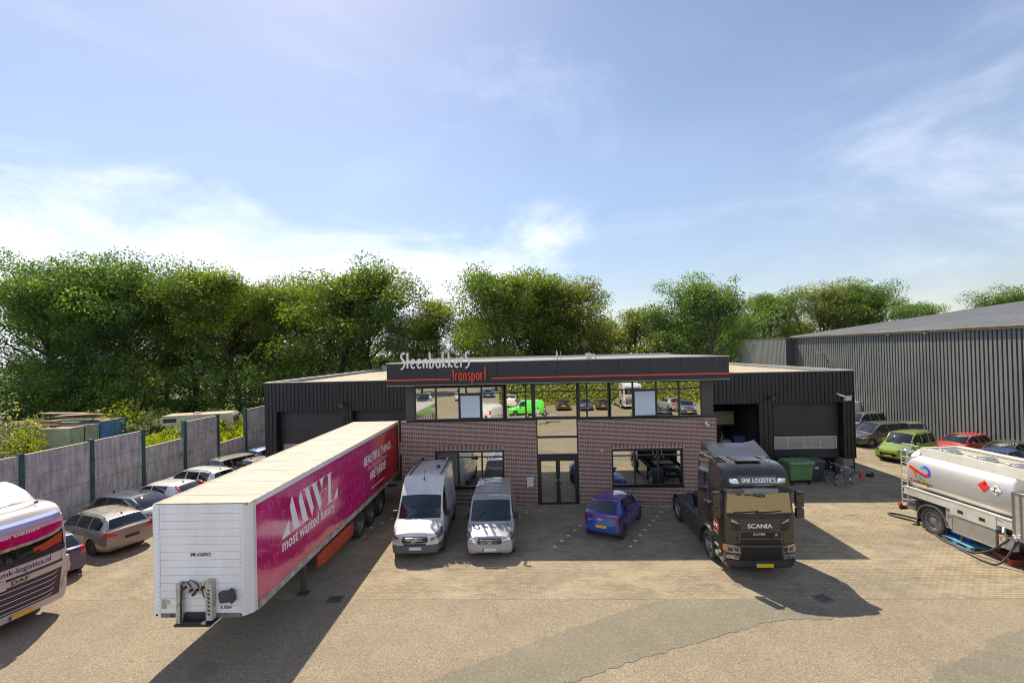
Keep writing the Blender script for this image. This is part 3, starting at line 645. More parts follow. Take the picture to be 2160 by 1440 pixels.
def stroke_sign(name, word, x, z, y, s, w, depth, mat, parent, sx=1.0, dz=0.0, squeeze=.84):
    for i, ch in enumerate(word):
        strokes, adv = GL[ch]; mb = MB()
        for k_, st in enumerate(strokes):
            P = [Vector((x+px*s*sx*squeeze, z+pz*s)) for px, pz in st]; L, Rr = [], []
            for j, p in enumerate(P):
                a = P[j-1] if j else p; b = P[j+1] if j < len(P)-1 else p; t = (b-a).normalized(); nn = Vector((-t.y, t.x))*w/2
                L.append(p+nn); Rr.append(p-nn)
            yy = y - .003*k_
            for j in range(len(P)-1): mb.prism([(L[j].x, L[j].y), (L[j+1].x, L[j+1].y), (Rr[j+1].x, Rr[j+1].y), (Rr[j].x, Rr[j].y)], 'y', yy-depth, yy)
        mb.build('letter', mat, parent); x += adv*s*sx; z += dz
    return x
SIGNW = sp('sign_white', (.66, .65, .62), .4); SIGNR = sp('sign_red', (.60, .06, .03), .4)
sg = empty('name_sign', (0, YF, 0), 0, 'pale stand-off lettering reading Steenbakkers above the roof edge', 'sign'); sg.location = (0, 0, 0)
stroke_sign('name_sign', 'SteenbakkerS', -6.30, 6.99, YF-.06, .43, .078, .07, SIGNW, sg, sx=1.07)
mb = MB()
for k in range(8): mb.cyl((-6.0+k*.42, YF-.07, 7.05), (-6.0+k*.42, YF+.02, 7.05), .012)
mb.build('sign_bracket', DARKMET, sg)
sg = empty('transport_sign', (0, YF, 0), 0, 'red lettering reading Transport between the red fascia stripes', 'sign'); sg.location = (0, 0, 0)
stroke_sign('transport_sign', 'Transporj', -3.82, 6.36, YF-.05, .355, .056, .06, SIGNR, sg, sx=.92, dz=0)

# ------------------------------------------------------------------ fittings on the building
def wall_lamp(x, z, y, lab):
    e = empty('wall_lamp', (x, y, z), 0, lab, 'lamp', 'lamps on the hall cladding')
    MB().tube([(0, .1, 0), (0, -.1, .08), (0, -.3, .14), (0, -.42, .12)], .025).build('bracket', DARKMET, e)
    MB().lathe([(.02, .17), (.10, .13), (.17, .03), (.19, -.03), (.185, -.05)], 'z', (0, -.46, 0), 16).sph((0, -.46, .03), .15, (1, 1, .6)).build('lamp_shade', DARKMET, e, smooth=.8)
    MB().sph((0, -.46, -.03), .13, (1, 1, .5)).build('lamp_bowl', sp('lamp_bowl', (.55, .52, .42), .3), e, smooth=1)
wall_lamp(-11.3, 4.72, YH, 'dark bowl lamp on the cladding between the two left dock doors')
wall_lamp(13.65, 4.66, YH, 'dark bowl lamp on the cladding between the open bay and right dock door')
def cctv(x, y, z, rz, lab, s=1):
    e = empty('security_camera', (x, y, z), rz, lab, 'camera', scale=s)
    MB().cyl((0, .12, .02), (0, 0, .02), .045).cyl((0, 0, .02), (0, -.09, -.05), .02).build('mount', sp('white_housing', (.72, .74, .76), .4), e)
    MB().cyl((-.02, -.06, -.02), (.12, -.26, -.10), .055).cyl((.10, -.24, -.09), (.15, -.31, -.12), .065, .06).build('housing', sp('white_housing', (.72, .74, .76), .4), e, smooth=.6)
    MB().cyl((.151, -.311, -.121), (.153, -.315, -.122), .04).build('lens', BLACK, e)
cctv(17.55, YH-.03, 4.78, .3, 'white security camera high on the right end of the black cladding', .9)
cctv(8.45, YB-.1, 3.98, -.4, 'small white security camera at the right end of the brick wall')
e = empty('floodlight', (18.02, YH-.12, 4.55), 0, 'square floodlight beside the camera on the black cladding', 'floodlight')
MB().box((0, 0, 0), (.40, .10, .30), rot=(R(18), 0, 0), bev=.015).build('housing', sp('grey_housing', (.42, .42, .40), .4), e)
MB().box((0, -.06, -.018), (.28, .012, .18), rot=(R(18), 0, 0)).build('lens', sp('flood_lens', (.62, .56, .40), .2), e)
MB().box((0, .09, 0), (.06, .12, .06)).build('bracket', DARKMET, e)
e = empty('mailbox', (-.22, YB-.06, 1.18), 0, 'pale grey mailbox on the brick left of the entrance door', 'mailbox')
MB().box((0, 0, 0), (.33, .11, .44), bev=.015).build('box_body', sp('mailbox_grey', (.52, .53, .54), .35), e)
MB().box((0, -.045, .20), (.35, .13, .07), rot=(R(-14), 0, 0), bev=.01).build('lid', sp('mailbox_lid', (.60, .61, .62), .35), e)
MB().box((0, -.058, .02), (.02, .008, .02)).build('lock', DARKMET, e)
e = empty('alarm_beacon', (3.35, YB-.03, 2.62), 0, 'orange alarm beacon under a cream box on the brick wall', 'alarm')
MB().box((0, 0, .08), (.10, .07, .12), bev=.015).build('alarm_box', sp('cream_plastic', (.55, .50, .32), .5), e)
MB().cyl((0, 0, -.02), (0, 0, -.08), .06, .065).sph((0, 0, -.08), .064, (1, 1, .7)).build('beacon', LAMPO, e, smooth=.8)
e = empty('satellite_dish', (1.32, YF+1.3, FZ1+.01), 0, 'small satellite dish on the office roof edge', 'dish')
MB().cyl((0, 0, 0), (0, 0, .25), .02).build('mast', ALU, e)
MB().lathe([(.01, .0), (.12, .012), (.20, .04), (.26, .075)], 'x', (0, 0, .25), 20, sgn=-1).build('dish', sp('dish_grey', (.50, .50, .48), .5), e, smooth=1)
MB().cyl((0, 0, .02), (-.22, 0, .1), .012).sph((-.24, 0, .1), .035).cyl((.14, 0, 0), (.14, 0, .42), .015).build('feed_arm', ALU, e)
e = empty('roof_vent', (2.9, YF+1.6, FZ1+.01), 0, 'pale square vent box on the office roof', 'vent')
MB().box((0, 0, .14), (.26, .3, .28), bev=.01).build('vent_box', sp('vent_cream', (.52, .50, .44), .6), e)
MB().tube([(.13, 0, .18), (.30, 0, .20), (.36, 0, .10), (.36, 0, 0)], .04).build('pipe', sp('vent_cream', (.52, .50, .44), .6), e)
# things inside the open bay
def motorbike(x, y, z, rz):
    e = empty('motorcycle', (x, y, z), rz, 'dark motorcycle standing inside the open bay', 'motorcycle', scale=1.1)
    for yy in (-.68, .68):
        w = MB().lathe([(.25, -.05), (.31, -.04), (.32, 0), (.31, .04), (.25, .05)], 'x', (0, yy, .32), 24).build('wheel', RUBBER, e, smooth=.8)
        MB().lathe([(.25, -.012), (.235, 0), (.25, .012)], 'x', (0, yy, .32), 24).cyl((-.06, yy, .32), (.06, yy, .32), .03).build('rim', ALU, w)
    MB().tube([(0, -.68, .32), (0, -.52, .75), (0, -.44, 1.0)], .03).build('fork', CHROME, e)
    MB().tube([(-.36, -.28, 1.06), (-.14, -.42, 1.02), (.14, -.42, 1.02), (.36, -.28, 1.06)], .018).build('handlebar', CHROME, e)
    MB().sph((0, -.12, .82), .24, (.6, 1.2, .6)).box((0, -.05, .48), (.3, .45, .36), bev=.06).build('body', sp('bike_black', (.02, .02, .022), .2, coat=1), e, smooth=1)
    MB().box((0, .42, .80), (.24, .68, .1), rot=(R(6), 0, 0), bev=.04).build('seat', BLACK, e)
    MB().sph((0, -.52, .90), .10).build('headlight', LAMPC, e, smooth=1)
motorbike(10.9, YH+1.6, 1.75, R(-60))
def crate(x, y, z, d, col, lab, rz=0, slat=False):
    e = empty('storage_crate', (x, y, z), rz, lab, 'crate'); m = sp('crate_'+str(round(sum(col)*100)), col, .7, var=.3)
    mb = MB(); mb.box((0, 0, d[2]/2), (d[0], d[1], d[2]*.9), bev=.02)
    for k in range(3): mb.box((0, -d[1]/2-.012, d[2]*(.25+.25*k)), (d[0]*.96, .02, d[2]*.08))
    mb.build('crate_body', m, e); MB().box((0, 0, d[2]*.97), (d[0]*1.03, d[1]*1.03, d[2]*.08), bev=.01).build('lid', m, e)
crate(11.1, YH+.95, 1.06, (1.0, .8, .68), (.05, .05, .05), 'dark low bench under the motorcycle in the open bay')
crate(11.35, YH+.75, 1.06, (.62, .55, 1.05), (.16, .165, .15), 'grey green box in the middle of the open bay')
crate(12.45, YH+.9, 1.06, (1.1, .8, .62), (.22, .19, .13), 'tan slatted crate at the right of the open bay')
crate(12.6, YH+1.8, 1.06, (.7, .6, 1.1), (.03, .05, .16), 'blue box behind the tan crate in the open bay')
crate(12.2, YH+3.2, 2.6, (1.4, .5, .9), (.36, .30, .19), 'cream panel high inside the open bay')
mb = MB()
for k in range(3): mb.b2(11.2, 13.4, YH+3.4, YH+4.0, 1.5+k*.95, 1.56+k*.95)
for xx in (11.2, 13.35): mb.b2(xx, xx+.06, YH+3.4, YH+3.46, 1.06, 3.8)
mb.build('shelf_rack', DARKMET, label='dark shelf rack at the back of the open bay', cat='shelf')

# ================================================================== VEHICLE SHELLS
def pchip(keys):
    xs = [k[0] for k in keys]; ys = [k[1] for k in keys]; n = len(xs)
    h = [xs[i+1]-xs[i] for i in range(n-1)]; d = [(ys[i+1]-ys[i])/h[i] for i in range(n-1)]
    m = [0.0]*n; m[0] = d[0]; m[-1] = d[-1]
    for i in range(1, n-1):
        if d[i-1]*d[i] > 0: w1 = 2*h[i]+h[i-1]; w2 = h[i]+2*h[i-1]; m[i] = (w1+w2)/(w1/d[i-1]+w2/d[i])
    def f(x):
        if x <= xs[0]: return ys[0]
        if x >= xs[-1]: return ys[-1]
        i = max(j for j in range(n-1) if xs[j] <= x); t = (x-xs[i])/h[i]; t2, t3 = t*t, t*t*t
        return (2*t3-3*t2+1)*ys[i]+(t3-2*t2+t)*h[i]*m[i]+(-2*t3+3*t2)*ys[i+1]+(t3-t2)*h[i]*m[i+1]
    return f
UF = (.07, .22, .40, .60, .80, .93, 1.0)
LF = ((0, .90), (.06, .965), (.22, .99), (.45, 1.0), (.68, 1.0), (.88, .985), (1.0, None))
NT = 6
TC = [1, .93, .77, .58, .39, .19, 0, -.19, -.39, -.58, -.77, -.93, -1]
def shell(k, ys, fb=(.02, .07, .10, .11, .10, .07, .05, .04, .03, .02, .01, .005, 0, 0), rb=None):
    """k: dict of functions zt wt zs ws wm zb crown yo ; ys: stations; fb / rb: bulge of front / rear cap by level"""
    rb = rb or fb; bm = bmesh.new(); rings = []
    for y in ys:
        zb, zs, zt, wm, ws, wt, cr, yo = (k[n_](y) for n_ in ('zb', 'zs', 'zt', 'wm', 'ws', 'wt', 'crown', 'yo'))
        side = []
        for f, wf in LF: side.append(((ws if wf is None else wm*wf), zb+(zs-zb)*f))
        zc = zt-cr; zc = max(zc, zs+.012)
        for f in UF:
            b = math.sin(math.pi*f)*.014*max(0, min(1, (zc-zs)/.4)); side.append((ws+(wt-ws)*f + b, zs+(zc-zs)*f))
        top = []
        for j in range(1, 2*NT):
            t = TC[j]; top.append((wt*t, zc+cr*(1-t*t), y-yo*(1-t*t)))
        ring = [bm.verts.new((x, y, z)) for x, z in side] + [bm.verts.new((x, yy, z)) for x, z, yy in top] + [bm.verts.new((-x, y, z)) for x, z in side[::-1]]
        rings.append(ring)
    ns = len(LF)+len(UF); tagf = {}
    for i in range(len(ys)-1):
        A, B = rings[i], rings[i+1]
        for j in range(len(A)-1):
            f = bm.faces.new((A[j], A[j+1], B[j+1], B[j])); tagf[f] = (i, j)
    def cap(ring, sgn, bl):
        rows = []
        for r in range(ns):
            a, b = ring[r], ring[len(ring)-1-r]
            if r == ns-1: rows.append([ring[ns-1+j] for j in range(2*NT+1)]); continue
            row = [a]; crn = (ring[ns-1+NT].co.z-ring[ns-1].co.z)*(r/(ns-1))**2
            for j in range(1, 2*NT):
                t = TC[j]; yoff = ring[ns-1+NT].co.y-ring[ns-1].co.y
                row.append(bm.verts.new((a.co.x*t, a.co.y - sgn*bl[r]*(1-abs(t)**3.0) + yoff*(r/(ns-1))*(1-t*t), a.co.z+crn*(1-t*t))))
            row.append(b); rows.append(row)
        for r in range(ns-1):
            for j in range(2*NT):
                q = [rows[r][j], rows[r][j+1], rows[r+1][j+1], rows[r+1][j]]
                if len(set(q)) == 4: bm.faces.new(q)
    cap(rings[0], 1, fb); cap(rings[-1], -1, rb)
    bmesh.ops.recalc_face_normals(bm, faces=bm.faces)
    return bm, tagf
def take(bm, faces, keep=False):
    """copy faces into a new bmesh, remove them from bm"""
    nb = bmesh.new(); vm = {}
    for f in faces:
        vs = []
        for v in f.verts:
            if v not in vm: vm[v] = nb.verts.new(v.co); vm[v].normal = v.normal
            vs.append(vm[v])
        try: nb.faces.new(vs)
        except ValueError: pass
    if not keep: bmesh.ops.delete(bm, geom=list(faces), context='FACES')
    return nb
def cutpoly(bm, poly, ax, cond):
    """poly convex list in plane ax ('xz','yz'); cond(center)->bool. returns faces inside"""
    i, j = {'xz': (0, 2), 'yz': (1, 2), 'xy': (0, 1)}[ax]
    lo = [min(p[q] for p in poly)-.25 for q in (0, 1)]; hi = [max(p[q] for p in poly)+.25 for q in (0, 1)]
    area = sum(poly[a][0]*poly[(a+1) % len(poly)][1]-poly[(a+1) % len(poly)][0]*poly[a][1] for a in range(len(poly)))
    P = poly if area > 0 else poly[::-1]
    for a in range(len(P)):
        p, q = P[a], P[(a+1) % len(P)]; d = (q[0]-p[0], q[1]-p[1]); nrm = [0, 0, 0]; nrm[i] = d[1]; nrm[j] = -d[0]; co = [0, 0, 0]; co[i] = p[0]; co[j] = p[1]
        fs = []
        for f in bm.faces:
            c = f.calc_center_median()
            if lo[0] < c[i] < hi[0] and lo[1] < c[j] < hi[1] and cond(c): fs.append(f)
        if not fs: return []
        g = list({e for f in fs for e in f.edges})+list({v for f in fs for v in f.verts})+fs
        bmesh.ops.bisect_plane(bm, geom=g, plane_co=co, plane_no=nrm, dist=1e-4)
    out = []
    for f in bm.faces:
        c = f.calc_center_median()
        if cond(c) and all((P[(a+1) % len(P)][0]-P[a][0])*(c[j]-P[a][1])-(P[(a+1) % len(P)][1]-P[a][1])*(c[i]-P[a][0]) > -1e-6 for a in range(len(P))): out.append(f)
    return out
def fin(bm, name, mat, parent, ang=.62, off=0.0, **t):
    if not bm.faces: bm.free(); return None
    if off:
        bm.normal_update()
        for v in bm.verts: v.co += v.normal*off
    me = bpy.data.meshes.new(name)
    for f in bm.faces: f.smooth = True
    for e in bm.edges:
        if len(e.link_faces) == 2 and e.calc_face_angle(0) > ang: e.smooth = False
    bm.to_mesh(me); bm.free(); me.materials.append(mat)
    return link(name, me, parent, **t)
def seam(bvh, pts, side, w=.012, ax='yz', z0=3):
    """strip of small quads laid on a surface, pts in (y,z) for sides or (x,y) seen from above"""
    mb = bmesh.new(); prev = None
    for a in range(len(pts)-1):
        p, q = Vector(pts[a]), Vector(pts[a+1]); L = (q-p).length; n = max(1, int(L/.06)); d = (q-p).normalized(); nn = Vector((-d.y, d.x))*w/2; last = None
        for i in range(n+1):
            c = p.lerp(q, i/n); vs = []
            for s in (1, -1):
                u = c+nn*s
                if ax == 'yz': hit = bvh.ray_cast(Vector((side*3, u.x, u.y)), Vector((-side, 0, 0)))
                elif ax == 'xy': hit = bvh.ray_cast(Vector((u.x, u.y, z0+2)), Vector((0, 0, -1)))
                else: hit = bvh.ray_cast(Vector((u.x, side*12, u.y)), Vector((0, -side, 0)))
                if hit[0] is None: vs = None; break
                vs.append(hit[0]+hit[1]*(.003 if hit[1].dot(Vector((side if ax == 'yz' else 0, 0, 1 if ax == 'xy' else 0)) if ax != 'xz' else Vector((0, side, 0))) > 0 else -.003))
            if vs and last: mb.faces.new([mb.verts.new(v) for v in (last[0], vs[0], vs[1], last[1])])
            last = vs
    return mb
SEAMM = sp('panel_gap', (.008, .008, .009), .8)

WH = {}
def wheel(parent, x, y, r, w=.21, style='alloy', z=None):
    s = 1 if x > 0 else -1; key = (r, w, style, s)
    if key not in WH:
        a = MB(); ri = r*.66
        a.lathe([(ri, -w*.1), (ri, .38*w), (r*.80, .5*w), (r*.95, .47*w), (r, .36*w), (r, -.36*w), (r*.95, -.47*w), (ri, -.5*w)], 'x', (0, 0, 0), 28, sgn=s)
        tm = a.mesh('wheel', RUBBER, .7)
        b = MB()
        if style == 'truck':
            b.lathe([(ri, .36*w), (ri*.93, .34*w), (ri*.88, .05*w), (ri*.62, 0.0), (ri*.5, .05*w), (ri*.42, .30*w), (ri*.34, .34*w), (0.001, .34*w)], 'x', (0, 0, 0), 24, sgn=s)
            for k in range(10): an = k*math.pi/5; b.cyl((s*.0*w, ri*.72*math.cos(an), ri*.72*math.sin(an)), (s*.09*w, ri*.72*math.cos(an), ri*.72*math.sin(an)), .022, n=6)
            for k in range(8): an = (k+.5)*math.pi/4; b.cyl((s*.03*w, ri*.80*math.cos(an), ri*.80*math.sin(an)), (s*.06*w, ri*.80*math.cos(an), ri*.80*math.sin(an)), .035, n=8, mat=None)
            rm = b.mesh('rim', RIMT, .6)
        elif style == 'steel':
            b.lathe([(ri, .30*w), (ri*.92, .27*w), (ri*.85, .12*w), (ri*.5, .16*w), (ri*.35, .22*w), (.001, .22*w)], 'x', (0, 0, 0), 24, sgn=s)
            for k in range(10): an = k*math.pi/5; b.cyl((s*.13*w, ri*.7*math.cos(an), ri*.7*math.sin(an)), (s*.17*w, ri*.7*math.cos(an), ri*.7*math.sin(an)), .02, n=6)
            rm = b.mesh('rim', STEELRIM, .6)
        else:
            b.lathe([(ri, .34*w), (ri*.93, .36*w), (ri*.90, .22*w), (ri*.9, 0)], 'x', (0, 0, 0), 24, sgn=s)
            b.lathe([(ri*.24, .05*w), (ri*.24, .30*w), (.001, .32*w)], 'x', (0, 0, 0), 12, sgn=s)
            n = {'alloy': 5, 'multi': 10, 'black': 5}[style]
            for k in range(n):
                an = k*2*math.pi/n
                b.box((s*.25*w, ri*.56*math.cos(an), ri*.56*math.sin(an)), (.12*w, .70*ri, (.30 if n == 5 else .13)*ri), rot=(an, 0, 0), bev=.006)
            rm = b.mesh('rim', {'alloy': RIMM, 'multi': RIMM, 'black': STEELRIM}[style], .6)
        # dark brake disc behind
        WH[key] = (tm, rm, MB().lathe([(ri*.97, -.02), (ri*.8, 0.0), (.001, .0)], 'x', (0, 0, 0), 20, sgn=s).mesh('brake_disc', sp('brake_dark', (.012, .012, .012), .8)))
    tm, rm, dm = WH[key]
    o = link('wheel', tm, parent); o.location = (x, y, r if z is None else z)
    q = link('rim', rm, o)
    if style != 'truck' and style != 'steel': link('brake_disc', dm, o)
    return o
RIMT = sp('truck_rim', (.40, .40, .41), .4, metal=.75, var=.5, vscale=6)

def car(name, hx, hy, fx, fy, L=4.3, W=1.76, H=1.46, cowl=1.15, hh=.98, nh=.72, rf=1.95, rr=None, tail=None, col=None, rw=None, wbase=None, fo=.85, r=.31, belt=.93, btail=1.0,
        wins=None, roofcol=None, style='alloy', glass=None, plate=(PL_Y, PL_Y), seats=2, label='', cat='car', group=None, cap=None, lights=True, hl=None, tl=None, grille=None, bump=None, lower=None,
        rails=False, ant=True, mirror_col=None, bumpcol=None, zb=.22, wsx=.93, at='front', handle=True, spoiler=False, rwin=True, nose=.10, crown=.05, wheels=True, seams=True, tailz=None, extra=None, curve=.10, winback=True, hlmat=None, emblem=True, rfz=None, rfull=None, wcowl=.82, cham=.88):
    """passenger car or van. front at local y=0 (centre line), rear at y=L. (hx,hy) = world direction the front looks at; (fx,fy)= ground point under the front (or rear) centre"""
    h2 = W/2; rw = rw or h2*.70; rr = rr or L-.75; wbase = wbase or L*.60
    e = empty(name, (0, 0, 0), head(hx, hy), label, cat, group)
    d = Vector((hx, hy, 0)).normalized(); p = Vector((fx, fy, 0))
    if at == 'rear': p = p + d*L
    elif at == 'mid': p = p + d*L/2
    e.location = p
    plan = pchip([(0, .86), (.15, .88), (.45, .965), (.9, 1), (L-.9, 1), (L-.4, .975), (L-.12, .90), (L, .88)])
    tail = tail or [(L-.10, btail+.02)]
    zt = pchip([(0, nh), (.12, nh+.035), (.5, nh+(hh-nh)*.62), (cowl-.1, hh-.015), (cowl, hh+.01), ((cowl+rf)/2, (hh+(rfz or H))/2+.03), (rf, rfz or H-.035)] + ([(rfull*.6+rf*.4, (rfz*.3+H*.7)), (rfull, H-.02)] if rfz else [(rf+.35, H-.005)]) + [((rf+rr)/2+.3, H), (rr, H-.05)] + tail)
    tb = tail[-1][0]
    wt = pchip([(0, h2*.70), (.12, h2*.72), (cowl-.15, h2*(wcowl-.02)), (cowl, h2*wcowl), (rf, rw if not rfz else (rw+h2*wcowl)/2), ((rf+rr)/2, rw*1.02), (rr, rw*.97), (tb, rw*.99 if cap else h2*.80), (L, h2*.78)])
    zs = pchip([(0, nh-.09), (.12, nh-.07), (cowl, hh-.07), (cowl+.15, belt), (L*.6, (belt+btail)/2+.01), (L-.5, btail), (L, btail-.04)])
    K = dict(zt=zt, wt=wt, zs=zs, wm=lambda y: h2*plan(y), ws=lambda y: h2*plan(y)*(wsx if y > .3 else wsx-.03), zb=pchip([(0, zb+.02), (.5, zb-.02), (L-.5, zb-.02), (L, zb+.05)]),
             crown=pchip([(0, .03), (cowl-.3, crown*.9), (cowl, .05), (rf, crown), (rr, crown), (L, .04)]),
             yo=pchip([(0, 0), (.3, .05), (cowl-.3, curve*1.1), (cowl+.05, curve*1.4), (rf, curve*.6), (rf+.5, 0), (rr-.3, 0), (rr+.03, -curve*.5), (L-.05, -curve*.7), (L, 0)]))
    wins = wins or [(cowl+.30, L*.50), (L*.50+.07, rr-.1)]
    ws0, ws1 = cowl+.04, rf-.03; rw0, rw1 = rr+.05, tb-.05
    st = {.10, .16, .25, .4, L-.10, L-.16, L-.3, cowl, ws0, ws1, rf, rr, rf+.1, rr-.08}
    if rwin and not cap: st |= {rw0, rw1, tb}
    for a, b in wins: st |= {a, b}
    y = .5
    while y < L-.3: st.add(round(y, 3)); y += .14
    ys = sorted(s for s in st if .10 <= s <= L-.10)
    ys = [s for i, s in enumerate(ys) if i == 0 or s-ys[i-1] > .018 or s in (ws0, ws1, rw0, rw1)]
    ns = len(LF)+len(UF)
    fb = [nose*f for f in (.3, .8, 1, 1.0, .9, .7, .5, .45, .4, .3, .2, .1, .05, 0)]
    rbl = [nose*f for f in (.3, .8, 1, 1, .85, .7, .6, .55, .5, .4, .3, .2, .1, 0)]
    bm, tg = shell(K, ys, fb, rbl)
    bvh = BVHTree.FromBMesh(bm)
    idx = {}
    for f, (i, j) in tg.items():
        ym = (ys[i]+ys[i+1])/2; top0, top1 = ns-1, ns-1+2*NT
        if top0+(0) < j < top1-1 and ws0 < ym < ws1: idx.setdefault('windscreen', []).append(f)
        elif rwin and not cap and top0 < j < top1-1 and rw0 < ym < rw1: idx.setdefault('rear_window', []).append(f)
        else:
            lv = j if j < ns-1 else (2*ns+2*NT-2-1-j)
            if j >= top1: lv = (len(LF)*2+len(UF)*2+2*NT-1)-2-j
            if len(LF)-1+1 <= lv < len(LF)-1+len(UF)-1 and (j < top0 or j >= top1):
                for wi, (a, b) in enumerate(wins):
                    if a < ym < b: idx.setdefault(('side_window', wi, j < top0), []).append(f)
    body_m = col; parts = []
    for kx, fs in idx.items():
        nm = kx if isinstance(kx, str) else kx[0]
        g = (glass or GLASSM) if nm == 'windscreen' else (GLASSD if (nm == 'rear_window' or (not isinstance(kx, str) and kx[1] > 0)) else (glass or GLASS))
        if not winback and nm == 'side_window' and kx[1] > 0: continue
        parts.append((nm, take(bm, fs, True), g, fs))
    dele = [f for p_ in parts for f in p_[3]]; bmesh.ops.delete(bm, geom=list(set(dele)), context='FACES')
    # wheel arches
    yw = (fo, fo+wbase)
    for yc in yw:
        ra = r*1.13; poly = [(yc+ra*math.cos(a), r+ra*math.sin(a)) for a in [2*math.pi*k/18 for k in range(18)]]
        for s in (1, -1):
            fs = cutpoly(bm, poly, 'yz', lambda c: c.x*s > h2*.55 and c.z < r*2.6)
            bmesh.ops.delete(bm, geom=fs, context='FACES')
    def cutpart(nm, poly, ax, cond, mat, both=True, off=.004):
        for s in ((1, -1) if both else (1,)):
            pl = [(p_[0]*(s if ax == 'xz' else 1), p_[1]) for p_ in poly]
            fs = cutpoly(bm, pl, ax, (lambda c: cond(c) and (c.x*s > 0 if both else True)))
            if fs: nb = take(bm, fs); parts.append((nm, nb, mat, None, off))
    F = lambda y1: (lambda c: c.y < y1); Bk = lambda y1: (lambda c: c.y > L-y1)
    if bump: cutpart('bumper', bump, 'xz', F(.9), bumpcol or BLACK, False, .003)
    if grille: cutpart('grille', grille, 'xz', F(.35), sp('grille_black', (.012, .012, .013), .35), False, .003)
    if lower: cutpart('air_intake', lower, 'xz', F(.35), sp('grille_black', (.012, .012, .013), .35), False, .003)
    if hl: cutpart('headlight', hl, 'xz', F(.62), hlmat or LAMPC)
    if tl: cutpart('tail_light', tl, 'xz', Bk(.34), LAMPR)
    if cap:   # vertical rear glass in the cap
        cutpart('rear_window', cap, 'xz', Bk(.16), GLASSD, False, .002)
    if extra:
        for nm, poly, ax, cond, mat, both in extra: cutpart(nm, poly, ax, cond, mat, both)
    if roofcol:
        fs = [f for f in bm.faces if f.calc_center_median().z > H-.14 and rf-.05 < f.calc_center_median().y < rr+.06]
        parts.append(('roof', take(bm, fs), roofcol, None, 0))
    b = fin(bm, 'body', body_m, e)
    for p_ in parts: fin(p_[1], p_[0], p_[2], e, off=p_[4] if len(p_) > 4 else 0)
    # underbody with wheel wells and simple interior
    MB().b2(-(h2-.24), h2-.24, .22, L-.22, zb-.03, .62).build('underbody', BLACK, e)
    it = MB(); it.b2(-(h2-.25), h2-.25, cowl+.05, rr+.3, .621, .66); it.box((0, cowl+.30, hh-.11), (W-.38, .5, .14), bev=.04)
    it.build('dashboard', DASHM, e)
    mb = MB(); rows = [rf-.05+.35] + ([rf+1.2] if seats > 1 else [])
    for yy in rows:
        for s in (-1, 1):
            mb.box((s*W*.21, yy, .66), (.48, .46, .22), bev=.05); mb.box((s*W*.21, yy+.26, .66+.34), (.46, .13, .62), rot=(R(-12), 0, 0), bev=.05); mb.box((s*W*.21, yy+.34, min(H-.2, 1.38)), (.24, .1, .17), bev=.03)
    mb.build('seat', SEATM, e)
    MB().lathe([(.17, -.012), (.185, 0), (.17, .012), (.155, 0), (.17, -.012)], 'y', (-W*.21*-1, cowl+.62, hh-.02), 18).build('steering_wheel', BLACK, e)
    if wheels:
        for yc in yw:
            for s in (-1, 1): wheel(e, s*(h2-.115), yc, r, .20, style)
    # mirrors
    for s in (-1, 1):
        yy = cowl+.42; hit = bvh.ray_cast(Vector((s*3, yy, belt+.03)), Vector((-s, 0, 0))); xx = abs(hit[0].x) if hit[0] else h2*.9
        mb = MB(); mb.box((s*(xx+.12), yy, belt+.09), (.20, .12, .14 if H < 1.8 else .26), bev=.045, seg=2).tube([(s*(xx-.01), yy, belt+.03), (s*(xx+.08), yy, belt+.05)], .02)
        mb.build('mirror', mirror_col or col, e, smooth=.8)
    # plates
    for i_, (yy, zz) in enumerate(((None, nh*.50), (None, tailz or btail*.62))):
        s = -1 if i_ == 0 else 1; hit = bvh.ray_cast(Vector((0, -2 if i_ == 0 else L+2, zz)), Vector((0, -s, 0)))
        if hit[0] is None or plate[i_] is None: continue
        py = hit[0].y + s*.012
        pm = MB(); pm.box((0, py, zz), (.50, .012, .11), bev=.003, mat=plate[i_]); plate[i_] in (PL_Y, PL_W) and pm.box((-.225*(1 if i_ else -1)*-1, py+s*.007, zz), (.045, .002, .10), mat=PL_B)
        pm.build('licence_plate', None, e)
    # door seams, handles
    if seams:
        sm = bmesh.new(); segs = []
        zl = zb+.12; a0 = wins[0][0]
        doors = [a0-.12] + [(wins[i][1]+wins[i+1][0])/2 for i in range(len(wins)-1)] + ([min(wins[-1][1], yw[1]-r*1.2)] if len(wins) > 1 else [wins[0][1]+.02])
        me = []
        for s in (1, -1):
            for k_, dy in enumerate(doors): me.append(seam(bvh, [(dy, zl+.04), (dy, belt)], s))
            me.append(seam(bvh, [(fo+r*1.25, zl), (yw[1]-r*1.25, zl)], s))
        me.append(seam(bvh, [(-h2*.66, .30), (-h2*.72, cowl-.05)], 1, .012, 'xy')); me.append(seam(bvh, [(h2*.66, .30), (h2*.72, cowl-.05)], 1, .012, 'xy'))
        tot = bmesh.new()
        for m_ in me:
            t_ = bpy.data.meshes.new('t'); m_.to_mesh(t_); m_.free(); tot.from_mesh(t_); bpy.data.meshes.remove(t_)
        fin(tot, 'panel_gap', SEAMM, e)
        if handle:
            hm = MB()
            for s in (1, -1):
                for k_ in range(len(wins[:2])):
                    yy = doors[min(k_+1, len(doors)-1)]-.16; hit = bvh.ray_cast(Vector((s*3, yy, belt-.10)), Vector((-s, 0, 0)))
                    if hit[0]: hm.box((hit[0].x+s*.012, yy, belt-.10), (.03, .17, .028), bev=.008)
            hm.build('door_handle', col, e, smooth=.8)
    # wipers
    wm_ = MB()
